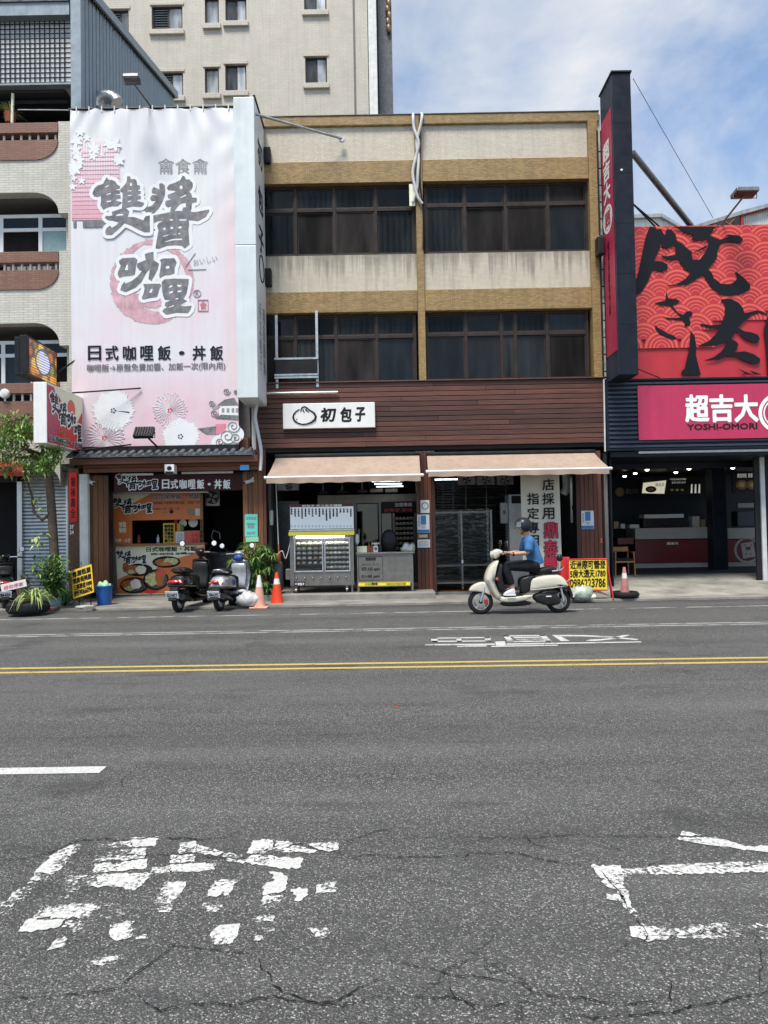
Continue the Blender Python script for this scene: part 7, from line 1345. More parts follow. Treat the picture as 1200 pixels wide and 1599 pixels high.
# ------------------------------------------------------------------ scooters
def S(zx, zy): return ((462-zx)/403, (795-zy)/403)
def SP(pts): return [S(*p) for p in pts]
def wheel(par, nm, x, r, rim='alu', disc=True):
    w_ = MB().lathe((x, 0, r), [(r*.64, -.036), (r*.80, -.052), (r*.94, -.042), (r, -.016), (r, .016), (r*.94, .042), (r*.80, .052), (r*.64, .036), (r*.60, 0), (r*.64, -.036)], 32, 'Y', caps=False).build(nm, 'rubber', par, smooth=50, fixn=True)
    MB().lathe((x, 0, r), [(r*.60, -.040), (r*.66, -.040), (r*.66, .040), (r*.60, .040), (r*.60, -.040)], 28, 'Y', caps=False).build('rim', rim, w_, smooth=40, fixn=True)
    sp = MB()
    for i in range(5):
        t = 2*math.pi*i/5+.3; d = Vector((math.cos(t), 0, math.sin(t))); e = Vector((-d.z, 0, d.x)); c = Vector((x, 0, r)); sp.obox(c + d*r*.36, d*r*.27, e*.016, Vector((0, .022, 0)))
    sp.build('spoke', rim, w_, .004); MB().lathe((x, 0, r), [(.02, -.06), (.038, -.05), (.042, 0), (.038, .05), (.02, .06)], 16, 'Y').build('hub', 'engine', w_, smooth=40)
    if disc: MB().lathe((x, .034, r), [(r*.42, -.002), (r*.42, .002)], 24, 'Y').build('brake_disc', 'chrome', w_)
    return w_
def scooter(lab, loc, rz, body, inner, accent=None, seat='seat_vinyl', plate=None, group=None, tail='retro', rim='alu', scale=1.0, mirror_tint='alu_white', stand=True):
    o = thing('motor_scooter', lab, 'scooter', loc, group, local=True); o.rotation_euler.z = rz; o.scale = (scale,)*3
    wheel(o, 'front_wheel', .732, .235, rim); wheel(o, 'rear_wheel', -.727, .230, rim, False)
    for y in (-.075, .075): MB().tube([(.735, y, .235), (.70, y, .36), (.63, y*.7, .58)], [.020, .024, .026], 10).build('fork_leg', 'alu', o, smooth=60)
    MB().box(.60, .045, .19, .66, .095, .28).build('brake_caliper', 'caliper', o, .012)
    MB().pillow(SP([(72,622),(88,592),(110,572),(145,556),(185,548),(215,553),(238,580),(252,650),(232,655),(205,640),(160,628),(110,622)]), .085, .022).build('front_fender', body, o, sub=1)
    MB().pillow(SP([(196,520),(206,480),(236,425),(275,390),(308,384),(312,402),(285,440),(258,505),(258,560),(280,615),(318,655),(330,668),(300,700),(262,672),(236,612),(216,560),(196,545)]), .205, .06).build('leg_shield', body, o, sub=1)
    MB().pillow(SP([(312,405),(345,420),(330,500),(340,560),(372,630),(330,655),(290,615),(268,560),(266,505),(290,445)]), .175, .04).build('inner_shield', inner, o, sub=1)
    MB().pillow(SP([(300,655),(340,662),(440,655),(556,646),(560,660),(520,692),(420,709),(330,709),(285,690)]), .19, .02).build('floorboard', body, o, sub=1); MB().pillow(SP([(330,645),(470,640),(480,655),(340,662)]), .17, .006, flat=True).build('floor_mat', 'black_plastic', o)
    MB().pillow(SP([(290,705),(560,690),(560,735),(420,742),(320,740)]), .13, .03).build('underbody', 'black_plastic', o, sub=1)
    MB().pillow(SP([(450,540),(470,520),(545,500),(600,505),(560,560),(540,640),(480,650),(460,640)]), .155, .03).build('seat_box', 'black_plastic', o, sub=1)
    MB().pillow(SP([(522,560),(530,530),(560,514),(640,504),(725,496),(775,506),(812,545),(838,592),(815,605),(740,608),(640,620),(530,630),(520,610)]), .175, .075).build('rear_body', accent or body, o, sub=1)
    MB().tube([(S(535,614)[0], .172, S(535,614)[1]), (S(640,606)[0], .178, S(640,606)[1]), (S(740,596)[0], .17, S(740,596)[1]), (S(818,588)[0], .13, S(818,588)[1])], .008, 6).build('side_trim', body, o)
    MB().pillow(SP([(572,485),(580,465),(625,452),(690,438),(732,446),(756,470),(752,495),(690,502),(600,503),(572,500)]), .135, .035).build('seat', seat, o, sub=1)
    MB().pillow(SP([(555,655),(600,635),(700,640),(765,670),(770,715),(740,735),(660,742),(600,715),(555,690)]), .11, .03, y0=.05).build('engine_case', 'engine', o, sub=1); MB().box(S(650,0)[0], .155, S(0,668)[1], S(690,0)[0], .165, S(0,660)[1]).build('engine_badge', 'alu_white', o)
    MB().pillow(SP([(600,625),(740,612),(770,640),(720,660),(610,660)]), .12, .03, y0=.02).build('air_box', 'black_plastic', o, sub=1)
    MB().tube([(S(600,720)[0], -.12, S(0,715)[1]), (S(680,720)[0], -.15, S(0,700)[1]), (S(720,700)[0], -.16, S(0,690)[1])], .025, 8).build('exhaust_pipe', 'steel', o); MB().tube([(S(690,700)[0], -.16, S(0,700)[1]), (S(850,660)[0], -.18, S(0,665)[1])], [.05, .062], 14).build('muffler', 'black_metal', o, smooth=50)
    MB().tube([(S(765,640)[0], .12, S(0,600)[1]), (S(785,700)[0], .12, S(0,700)[1])], .022, 8).build('shock_absorber', 'alu', o, smooth=60)
    MB().prism([(x, -.08, z) for x, z in SP([(808,590),(838,592),(872,690),(862,698),(835,640)])], (0, .16, 0)).build('rear_fender', 'black_plastic', o, fixn=True)
    # handlebar group
    MB().pillow(SP([(252,350),(256,325),(275,306),(310,301),(345,318),(348,335),(322,355),(300,380),(270,380)]), .10, .05).build('headlight_cowl', body, o, sub=1)
    c = S(258, 345); MB().lathe((c[0]+.012, 0, c[1]), [(.02, .018), (.055, .008), (.072, -.02)], 20, 'X').build('headlight', 'lens', o, smooth=60)
    MB().tube([(S(300,385)[0], 0, S(0,390)[1]), (S(310,345)[0], 0, S(0,345)[1])], .04, 10).build('steering_stem', 'black_plastic', o)
    for s_ in (-1, 1):
        MB().tube([(S(315,332)[0], .06*s_, S(0,335)[1]), (S(335,335)[0], .20*s_, S(0,333)[1]), (S(362,340)[0], .36*s_, S(0,342)[1])], .014, 8).build('handlebar', 'chrome', o); MB().tube([(S(350,338)[0], .26*s_, S(0,338)[1]), (S(364,341)[0], .38*s_, S(0,343)[1])], .019, 10).build('grip', 'rubber', o); MB().tube([(S(330,336)[0], .2*s_, S(0,332)[1]), (S(320,345)[0], .36*s_, S(0,345)[1])], .006, 6).build('brake_lever', 'alu', o)
        MB().tube([(S(335,333)[0], .20*s_, S(0,330)[1]), (S(340,300)[0], .27*s_, S(0,295)[1]), (S(352,285)[0], .33*s_, S(0,272)[1])], .006, 6).build('mirror_stem', 'black_metal', o)
        mc = Vector((S(346,262)[0], .35*s_, S(0,262)[1])); mr_ = MB().ball(mc, (.022, .062, .058), 14, 10).build('mirror', 'black_plastic', o, smooth=180); MB().lathe(mc + Vector((-.020, 0, 0)), [(.052, 0), (.045, -.004)], 16, 'X').build('mirror_glass', mirror_tint, mr_)
    c = S(283, 527); MB().lathe((c[0]-.0, .185, c[1]), [(.03, 0), (.03, .012), (.02, .018)], 12, 'Y').build('indicator', 'gas_orange', o)
    # tail
    tx, tz = S(828, 560); MB().ball((tx-.02, 0, tz+.02), (.045, .085 if tail == 'retro' else .13, .042), 16, 10).build('tail_light', 'tail_red', o, smooth=180)
    for s_ in (-1, 1): MB().ball((tx+.03, .135*s_, tz), (.03, .028, .024), 10, 8).build('turn_signal', 'tail_red' if tail != 'retro' else 'gas_orange', o, smooth=180)
    pz = S(0, 655)[1]; px_ = S(866, 0)[0]; pl = MB().obox((px_-.012, 0, pz+.015), (.004, 0, .0015), (0, .13, 0), (-.03, 0, .07)).build('licence_plate', 'plate', o, .004)
    if plate: letters_at(plate, (px_-.002, .105, pz-.022), (0, -.21, 0), (-.0255, 0, .062), 'ink_black', pl, .003)
    MB().tube([(S(700,470)[0], .14, S(0,478)[1]), (S(770,468)[0], .12, S(0,470)[1]), (S(795,455)[0], .07, S(0,452)[1]), (S(795,455)[0], -.07, S(0,452)[1]), (S(770,468)[0], -.12, S(0,470)[1]), (S(700,470)[0], -.14, S(0,478)[1])], .015, 8).build('grab_rail', 'alu' if body != 'black_paint' else 'black_plastic', o, smooth=60)
    if stand: MB().tube([(-.30, .10, .25), (-.38, .19, .02)], .012, 6).build('kick_stand', 'black_metal', o)
    return o
g0 = GR(753.5, 958.5); g1 = GR(871, 957.2); mid = (g0+g1)/2; mid.z = 0
sc1 = scooter('cream retro scooter ridden along the road past the shop', mid, math.pi, 'cream_paint', 'black_plastic', stand=False)
letters_at('Like', (S(800,0)[0], .182, S(0,588)[1]), (.11, 0, 0), (0, 0, .045), 'ink_black', sc1, .003, name='side_badge', shear=.3) if False else None
bd_ = letters_at('Like', (-.80, .172, .515), (.1, 0, 0), (0, 0, .03), 'ink_black', sc1, .002, name='side_badge', shear=.3)
if bd_: bd_.rotation_euler.z = math.pi; bd_.location = (-1.48, .352, 0)
bd2 = letters_at('KYMCO', (-.05, .0, .0), (.15, 0, 0), (0, 0, .022), 'steel', sc1, .002, name='maker_badge')
if bd2: bd2.rotation_euler.z = math.pi; bd2.location = (.2, .197, .285)
# a slender mirror-and-luggage upright behind the seat
MB().tube([(S(765,470)[0], .05, S(0,470)[1]), (S(770,400)[0], .05, S(0,390)[1])], .02, 8).build('rear_rack_post', 'alu', sc1); MB().ball((S(770,385)[0], .05, S(0,380)[1]), (.06, .05, .07), 10, 8).build('rack_bag', 'black_plastic', sc1, smooth=180)
# ------------------------------------------------------------------ rider
pr_ = thing('person', 'rider in black open helmet, blue shirt and dark trousers on the cream scooter', 'person', mid, local=True); pr_.rotation_euler.z = math.pi
V = []; E = []; RAD = []
def jv(p, r, par=None):
    V.append(p); RAD.append(r); i = len(V)-1
    if par is not None: E.append((par, i))
    return i
pel = jv((-.30, 0, .90), (.145, .12)); sp1 = jv((-.285, 0, 1.06), (.13, .10), pel); ch = jv((-.225, 0, 1.26), (.15, .11), sp1); nk = jv((-.165, 0, 1.44), (.06, .06), ch); hd0 = jv((-.13, 0, 1.53), (.075, .075), nk); hd = jv((-.095, 0, 1.62), (.088, .098), hd0); hd2 = jv((-.09, 0, 1.71), (.07, .08), hd)
for s_ in (-1, 1):
    sh = jv((-.185, .17*s_, 1.385), (.062, .062), ch); el = jv((-.135, .255*s_, 1.14), (.045, .045), sh); fa = jv((.02, .275*s_, 1.135), (.042, .042), el); wr = jv((.155, .285*s_, 1.125), (.030, .028), fa); pm_ = jv((.205, .292*s_, 1.14), (.034, .026), wr)
    for k, dy in enumerate((-.033, -.011, .011, .033)):
        L = (.9, 1, .97, .8)[k]; f1 = jv((.245, .292*s_+dy, 1.152), (.011, .011), pm_); f2 = jv((.268, .292*s_+dy*1.05, 1.137-.004*k), (.0098, .0098), f1); f3 = jv((.268-.004*L, .292*s_+dy*1.05, 1.108+.004*(1-L)*10), (.009, .009), f2); jv((.248, .292*s_+dy*1.05, 1.094), (.0078, .0078), f3)
    t1 = jv((.215, .292*s_-.045*s_, 1.128), (.012, .012), pm_); t2 = jv((.238, .292*s_-.052*s_, 1.108), (.010, .010), t1); jv((.252, .292*s_-.045*s_, 1.095), (.0085, .0085), t2)
    hp = jv((-.27, .10*s_, .87), (.10, .10), pel); kn = jv((.24, .13*s_, .875), (.066, .066), hp); an = jv((.155, .135*s_, .50), (.040, .040), kn); hl = jv((.135, .135*s_, .405), (.036, .036), an); jv((.28, .145*s_, .375), (.034, .028), hl)
me = bpy.data.meshes.new('body'); me.from_pydata(V, E, []); bo = bpy.data.objects.new('body', me); COL.objects.link(bo); bo.parent = pr_; me.materials.append(MAT['skin'])
md = bo.modifiers.new('skin', 'SKIN'); md.use_smooth_shade = True; md.branch_smoothing = .4
for i, r in enumerate(RAD): d = me.skin_vertices[0].data[i]; d.radius = r; d.use_root = (i == pel)
md = bo.modifiers.new('sub', 'SUBSURF'); md.levels = 1; md.render_levels = 2
# face
fc = MB(); fc.tube([(-.005, 0, 1.60), (.018, 0, 1.575), (.022, 0, 1.555), (.0, 0, 1.548)], [.008, .014, .017, .010], 8); fc.build('nose', 'skin', pr_, smooth=180)
for s_ in (-1, 1): MB().ball((-.012, .035*s_, 1.605), (.010, .014, .008), 10, 6).build('eye', 'ink_black', pr_, smooth=180); MB().ball((-.10, .088*s_, 1.575), (.025, .010, .034), 10, 8).build('ear', 'skin', pr_, smooth=180)
MB().tube([(-.006, -.022, 1.523), (.004, 0, 1.522), (-.006, .022, 1.523)], .006, 6).build('mouth', 'terracotta', pr_)
MB().ball((-.125, 0, 1.60), (.088, .092, .11), 16, 10).build('hair', 'hair', pr_, smooth=180)
# shirt: torso and sleeves
m = MB(); prof = [(-.315, .90, .155, .185), (-.312, .97, .145, .18), (-.295, 1.06, .135, .172), (-.265, 1.16, .132, .178), (-.235, 1.26, .135, .19), (-.205, 1.35, .118, .185), (-.185, 1.41, .088, .135), (-.170, 1.445, .066, .075)]; n = 24; rr = random.Random(2)
for i, (x, z, rx, ry) in enumerate(prof):
    for k in range(n):
        t = 2*math.pi*k/n; w_ = 1 + .035*math.sin(3*t+z*19) + .02*math.sin(7*t-z*31); lean = Vector((.25, 0, -.12)) * (math.cos(t)*rx)
        m.v.append(Vector((x + math.cos(t)*rx*w_, math.sin(t)*ry*w_, z - math.cos(t)*rx*.28)))
for i in range(len(prof)-1):
    for k in range(n): m.f.append((i*n+k, i*n+(k+1)%n, (i+1)*n+(k+1)%n, (i+1)*n+k))
sh_ = m.build('shirt', 'denim_shirt', pr_, sub=1)
for s_ in (-1, 1): MB().tube([(-.19, .13*s_, 1.37), (-.185, .19*s_, 1.365), (-.168, .228*s_, 1.30), (-.150, .252*s_, 1.22), (-.142, .262*s_, 1.165)], [.07, .085, .083, .078, .082], 14).build('sleeve', 'denim_shirt', sh_, smooth=180)
# trousers, shoes
for s_ in (-1, 1):
    tr_ = MB().tube([(-.36, .07*s_, .90), (-.27, .098*s_, .885), (-.05, .12*s_, .893), (.16, .13*s_, .893), (.245, .133*s_, .87), (.245, .135*s_, .80), (.205, .137*s_, .68), (.175, .138*s_, .585), (.162, .138*s_, .545)], [.13, .122, .104, .092, .088, .082, .072, .068, .07], 16).build('trousers', 'trousers', pr_, sub=1)
    MB().tube([(.158, .137*s_, .56), (.148, .137*s_, .47)], .043, 12).build('sock', 'skin', pr_, smooth=60)
    so_ = MB().pillow([(.10, .385), (.095, .44), (.12, .485), (.165, .488), (.215, .45), (.285, .425), (.325, .40), (.325, .372), (.28, .362), (.15, .362), (.11, .365)], .052, .02, y0=.14*s_).build('shoe', 'shoe', pr_, sub=1); MB().pillow([(.095, .352), (.10, .378), (.2, .375), (.325, .378), (.33, .36), (.28, .35), (.14, .35)], .054, .006, y0=.14*s_, flat=True).build('sole', 'sign_white', so_)
    MB().tube([(.13+.06*i, .14*s_-.03+.06*(i % 2), .478-.022*i) for i in range(3)], .005, 5).build('lace', 'ink_soft', so_)
MB().tube([(.135, .286, 1.125), (.158, .286, 1.122)], .040, 14).build('wrist_watch', 'black_plastic', pr_, smooth=50)
# helmet: open shell with visor and strap
m = MB(); c = Vector((-.105, 0, 1.645)); n, mm = 28, 14
for i in range(mm+1):
    q = math.pi/2 - (math.pi*.72)*i/mm
    for k in range(n):
        t = 2*math.pi*k/n; fr_ = max(0, math.cos(t)); q2 = max(q, -.62 + 1.02*fr_**1.5)
        m.v.append(c + Vector((.150*math.cos(q2)*math.cos(t), .135*math.cos(q2)*math.sin(t), .148*math.sin(q2))))
m.f = [(i*n+k, (i+1)*n+k, (i+1)*n+(k+1)%n, i*n+(k+1)%n) for i in range(mm) for k in range(n)]
hm = m.build('helmet', 'helmet', pr_, smooth=180, fixn=True); md = hm.modifiers.new('solid', 'SOLIDIFY'); md.thickness = .012; md.offset = 1
m = MB(); nv, nu = 6, 14
for j in range(nv+1):
    for i in range(nu+1): t = -1.15+2.3*i/nu; q = .55 - 1.05*j/nv; r_ = .168+.012*j/nv; m.v.append(c + Vector((r_*math.cos(q*.8)*math.cos(t), r_*.92*math.cos(q*.8)*math.sin(t), .14*math.sin(q))))
m.f = [(j*(nu+1)+i, j*(nu+1)+i+1, (j+1)*(nu+1)+i+1, (j+1)*(nu+1)+i) for j in range(nv) for i in range(nu)]; m.build('visor', 'clear_visor', hm, smooth=180) if 'clear_visor' in MAT else None
m_, t_, b_, N_ = nodes('clear_visor'); tr = N_('ShaderNodeBsdfTransparent', {0: (.75, .78, .8, 1)}); gl_ = N_('ShaderNodeBsdfGlossy', {'Color': (.95, .97, 1, 1), 'Roughness': .12}); ms = N_('ShaderNodeMixShader', {0: .30, 1: tr.outputs[0], 2: gl_.outputs[0]}); t_.links.new(ms.outputs[0], t_.nodes['Material Output'].inputs[0])
m.build('visor', 'clear_visor', hm, smooth=180); MB().tube([(-.10, .12, 1.58), (-.075, .085, 1.51), (-.06, 0, 1.485), (-.075, -.085, 1.51), (-.10, -.12, 1.58)], .008, 6).build('chin_strap', 'black_plastic', hm)
# ------------------------------------------------------------------ parked scooters
def park(lab, px, py, deg, **k):
    g_ = GR(px, py); d = Vector((math.cos(R(deg)), math.sin(R(deg)), 0)); return scooter(lab, (g_ + d*.727*k.get('scale', 1.0)).to_tuple(), R(deg), group='scooters parked at the kerb', **k)
park('black scooter with white plate parked in front of the menu panel', 279, 956, 82, body='black_paint', inner='black_plastic', plate='527-NTT', tail='wide', scale=1.05)
park('silver and blue scooter parked beside the bushy plant', 343, 954, 80, body='silver_paint', inner='silver_paint', accent='silver_paint', plate='330-LYC', scale=1.0)
park('dark scooter cut off at the picture edge beside the tyre planter', 8, 953, 118, body='black_paint', inner='black_plastic', plate='286-KEA', tail='wide')
bl_ = bpy.data.objects
# blue side cover on the silver one
sv = [o for o in COL.objects if o.name.startswith('motor_scooter') and o['label'].startswith('silver')][0]
MB().pillow(SP([(545,600),(555,545),(640,525),(660,560),(650,605)]), .182, .02).build('side_cover', 'blue_paint', sv, sub=1); MB().pillow(SP([(300,400),(330,340),(350,345),(345,410)]), .09, .03).build('dash_cover', 'blue_paint', sv, sub=1)
# ------------------------------------------------------------------ traffic cones
def cone(lab, px, py, h, r, kind, z=0):
    c = GR(px, py, z); o = thing('traffic_cone', lab, 'traffic cone', c, 'traffic cones'); cm, bm2 = {'orange': ('cone_orange', 'rubber'), 'faded': ('cone_faded', 'cone_faded'), 'dusty': ('cone_dusty', 'rubber')}[kind]
    q = lambda t: r*.72*(1-t) + .028*t
    MB().obox(c + Vector((0,0,.018)), (r, 0, 0), (0, r, 0), (0, 0, .017)).build('base', bm2, o, .01)
    pr2 = [(q(t), .036 + (h-.036)*t) for t in (0, .25, .5, .62)]; MB().lathe(c, [(q(0)+.02, .035)] + pr2, 24).build('lower_cone', cm, o, smooth=50)
    top = (.62, .80) if kind != 'faded' else (.62, 1.0)
    MB().lathe(c, [(q(t)+.002, .036+(h-.036)*t) for t in (top[0], (top[0]+top[1])/2, top[1])], 24).build('white_band', 'cone_white', o, smooth=50)
    if kind != 'faded': MB().lathe(c, [(q(t), .036+(h-.036)*t) for t in (.80, .9, .98, 1.0)] + [(.015, h+.004)], 24).build('tip', cm, o, smooth=50)
    return o, c
cone('sun bleached white and pink traffic cone by the bushy plant', 405.5, 949.5, .70, .19, 'faded'); cone('bright orange traffic cone with a white band and black base', 433, 944.8, .72, .20, 'orange')
o, c = cone('dusty pink traffic cone standing in an old tyre', 976.5, 933.5, .66, .15, 'dusty', .05)
tag(MB().lathe(c + Vector((0,0,.075)), [(.20, -.07), (.27, -.06), (.30, -.02), (.30, .03), (.26, .065), (.19, .06), (.18, 0), (.20, -.07)], 28, 'Z', caps=False).build('old_tyre', 'rubber', None, smooth=60, fixn=True), 'small black tyre weighing down the dusty pink cone', 'tyre')
# ------------------------------------------------------------------ yellow advert boards
c0 = GR(920, 936, .05); YQ2 = c0.y
o = thing('advert_board', 'yellow handwritten advert board in a red steel frame beside the pink cone', 'sign', c0); q = XR(887.5, 873, 949.5, 920.5, YQ2)
B('board', 'yellow_bright', o, q[0]+.03, YQ2-.005, q[1], q[2]-.02, YQ2+.01, q[3]-.02)
fm = MB(); fm.tube([(q[0], YQ2, .052), (q[0], YQ2, q[3]), (q[2]-.02, YQ2, q[3]), (q[2]+.10, YQ2-.02, .052)], .018, 8); fm.tube([(q[0], YQ2, q[1]-.02), (q[2], YQ2, q[1]-.02)], .014, 6); fm.tube([(q[0]+.05, YQ2+.35, .052), (q[0], YQ2+.01, q[3]-.02)], .014, 6); fm.tube([(q[2]+.18, YQ2+.35, .052), (q[2]-.02, YQ2+.01, q[3]-.02)], .014, 6)
fm.build('frame', 'red_print', o)
for s, y0, y1 in (('近洲際可營登', 875.5, 888), ('5房大透天1780', 889.5, 901.5), ('0986223786', 904, 917)): letters(s, 891, y0, 946, y1, YQ2-.008, 'ink_black', o, .005, rough=.005)
tag(MB().obox(P(883, 890, YQ2+.25), (.10, 0, 0), (0, .02, 0), (0, 0, .28)).build('red_signboard', 'red_print', None, .01), 'plain red board standing just behind the yellow advert', 'sign')
bgc = GR(911, 937.5, .05); rr = random.Random(9); m = MB()
m.ball(bgc + Vector((-.02, 0, .13)), (.24, .17, .16), 44, 26)
for v in m.v: d = v - bgc; k = .94 + .13*abs(math.sin(d.x*11+d.z*9+2*math.sin(d.x*17))) + .09*abs(math.sin(d.z*29-d.x*19+d.y*15)) + .03*math.sin(d.x*67+d.z*47); v.x = bgc.x + d.x*k; v.z = max(.053, bgc.z + d.z*k)
o = m.build('rubbish_bag', 'bag_clear', None, smooth=180); tag(o, 'full pale green rubbish bag lying below the yellow advert board', 'rubbish bag'); ORIG[o] = Vector()
MB().ball(bgc + Vector((-.19, -.05, .12)), (.08, .07, .09), 12, 8).build('pink_bundle', 'cone_dusty', o, smooth=180); MB().ball(bgc + Vector((.18, -.06, .08)), (.09, .07, .06), 12, 8).build('yellow_bundle', 'cream_board', o, smooth=180)
cb2 = GR(128, 948, .05); o = thing('advert_board', 'tilted yellow advert board with black lettering beside the blue bucket', 'sign', cb2); pc = P(129, 908, cb2.y); ux = Vector((math.cos(R(17)), 0, math.sin(R(17)))); uz = Vector((-math.sin(R(9)), .18, math.cos(R(9)))).normalized()
hw, hh_ = .235, .31; nb2 = ux.cross(uz).normalized(); MB().obox(pc, ux*hw, -nb2*.008, uz*hh_).build('board', 'yellow_board', o)
for s, f0, f1 in (('售屋租屋', .74, .93), ('松勇街美屋', .50, .69), ('三房車位1898', .27, .46), ('0959066096', .05, .24)): letters_at(s, pc - ux*hw*.88 + uz*hh_*(2*f0-1) + nb2*.010, ux*hw*1.76, uz*hh_*2*(f1-f0), 'ink_black', o, .006)
MB().tube([pc - ux*.1 - uz*hh_, Vector((pc.x-.12, cb2.y+.1, .05))], .012, 6).build('leg', 'black_metal', o); MB().tube([pc + ux*.15 - uz*hh_*.9, Vector((pc.x+.1, cb2.y+.2, .05))], .012, 6).build('leg', 'black_metal', o)
# bucket, scraps, bags
cbk = GR(163, 944.5, .05); o = thing('blue_bucket', 'blue plastic bucket with a green bag stuffed in its rim', 'bucket', cbk); MB().lathe(cbk, [(.145, 0), (.15, .01), (.175, .40), (.19, .40), (.19, .43), (.165, .43), (.16, .36)], 24).build('pail', 'bucket_blue', o, smooth=40); m = MB().ball(cbk + Vector((0,0,.42)), (.15, .14, .10), 16, 10)
for v in m.v: d = v - cbk; v.z += .035*math.sin(d.x*40+d.y*31)
m.build('liner_bag', 'bag_green', o, smooth=180)
cb3 = GR(388, 946, .05); m = MB().ball(cb3 + Vector((.02, 0, .12)), (.27, .18, .16), 44, 26)
for v in m.v: d = v - cb3; k = .92 + .16*abs(math.sin(d.x*9+d.z*13+2*math.sin(d.x*14))) + .10*abs(math.sin(d.z*27-d.x*17+d.y*15)) + .035*math.sin(d.x*61+d.z*53); v.x = cb3.x + d.x*k; v.z = max(.053, cb3.z + d.z*k)
tag(m.build('white_sack', 'bag_white', None, smooth=180), 'crumpled white sack slumped behind the bleached cone', 'sack')
c = GR(374, 944, .05); tag(MB().lathe(c, [(.20, 0), (.23, .03), (.235, .24), (.20, .27), (.16, .26)], 24).build('black_tub', 'rubber', None, smooth=50), 'round black tub behind the silver and blue scooter', 'tub'); tag(MB().lathe(c + Vector((0, 0, .272)), [(.15, 0), (.16, .02), (.12, .05), (.02, .06)], 20).build('grey_lid', 'conduit', None, smooth=50), 'grey lid lying on the black tub', 'lid')
for i, (x, y, s_) in enumerate(((78, 953, 0), (66, 956, .3), (140, 951, .8))): c = GR(x, y, .05); tag(MB().obox(c + Vector((0,0,.032)), (.11*math.cos(s_), .11*math.sin(s_), 0), (-.05*math.sin(s_), .05*math.cos(s_), 0), (0, 0, .031)).build('loose_brick', 'brick_red' if i < 2 else 'concrete', None, .006), ('red brick by the foot of the blue pot', 'red brick nearer the tyre planter', 'grey stone near the tilted advert')[i], 'brick')
c = GR(132, 949, .05); tag(MB().lathe(c, [(.16, 0), (.19, .02), (.19, .04), (.02, .05)], 20).build('plastic_tray', 'conduit', None, smooth=40), 'flat grey plastic tray between advert board and bucket', 'tray')
# ------------------------------------------------------------------ plants
def leaf(m, b, d, L, w_, droop=.2, rnd=random, curl=.15):
    d = Vector(d).normalized(); s_ = d.cross(Vector((0,0,1))); s_ = s_.normalized() if s_.length > .01 else Vector((1,0,0)); up = s_.cross(d); b = Vector(b); i = len(m.v)
    p1 = b + d*L*.45 - Vector((0,0,droop*L*.2)); p2 = b + d*L - Vector((0,0,droop*L))
    m.v += [b, p1 - s_*w_/2 + up*curl*w_, p1, p1 + s_*w_/2 + up*curl*w_, p2]; m.f += [(i, i+2, i+1), (i, i+3, i+2), (i+1, i+2, i+4), (i+2, i+3, i+4)]
def rdir(rnd, lo=-.3, hi=1): 
    t = rnd.uniform(0, 2*math.pi); z = rnd.uniform(lo, hi); r_ = math.sqrt(max(0, 1-z*z)); return Vector((r_*math.cos(t), r_*math.sin(t), z))
tb = GR(88, 946, .05); tb.y = 16.0; tb.x = P(87, 920, 16.0).x; tb.z = .05
tree = thing('street_tree', 'small street tree with a thin dark trunk and light green crown', 'tree', tb); YTT = 16.0
tp = [tb, P(86, 890, YTT), P(84, 850, YTT), P(81, 800, YTT), P(78, 760, YTT), P(76, 735, YTT), P(70, 712, YTT)]
MB().tube(tp, [.15, .115, .10, .095, .09, .08, .06], 12).build('trunk', 'bark', tree, smooth=180)
limb = [[tp[5], P(55, 712, 15.9), P(32, 695, 15.8), P(8, 680, 15.8)], [tp[6], P(62, 690, 16.1), P(60, 668, 16.1)], [tp[5], P(84, 715, 15.7), P(92, 702, 15.6)], [tp[3], P(66, 812, 15.9), P(53, 800, 15.9), P(50, 775, 15.9), P(43, 752, 15.9), P(40, 738, 15.9)], [tp[6], P(40, 700, 15.5), P(20, 712, 15.3)], [P(55, 712, 15.9), P(30, 715, 15.7), P(-10, 705, 15.7)]]
for l in limb: MB().tube(l, [.045*(1-.7*i/(len(l)-1)) for i in range(len(l))], 8).build('limb', 'bark', tree, smooth=180)
rr = random.Random(21); crn = [MB(), MB()]; cl_ = []
for i in range(92):
    x = rr.uniform(-40, 90); y = rr.uniform(655, 732); e = ((x-25)/72)**2 + ((y-694)/42)**2
    if e > 1.05 + rr.uniform(-.12, .1): continue
    cl_.append((P(x, y, rr.uniform(15.2, 16.6)), rr.uniform(.10, .20)))
for x, y in ((92, 700), (96, 712), (88, 725), (70, 730), (40, 655), (20, 652), (55, 662), (62, 730), (5, 728), (80, 715)): cl_.append((P(x, y, 15.5), .13))
for c, r_ in cl_:
    for k in range(rr.randrange(18, 52)): d = rdir(rr, -1, 1); q = c + d*r_*rr.uniform(.3, 1.1); leaf(crn[rr.random() < .4], q, d + Vector((0,0,.1)), rr.uniform(.09, .16), rr.uniform(.035, .06), rr.uniform(0, .5), rr)
crn[0].build('crown', 'leaf_light', tree); crn[1].build('crown', 'leaf_mid', tree)
m = MB()
for x, y in ((42, 745), (45, 765), (52, 780), (58, 778), (66, 792), (56, 850), (62, 846), (52, 842), (58, 838), (72, 832)):
    for k in range(5): leaf(m, P(x, y, 15.9), rdir(rr, -.8, .3), rr.uniform(.12, .2), .06, .5, rr)
m.build('hanging_leaves', 'leaf_variegated', tree)
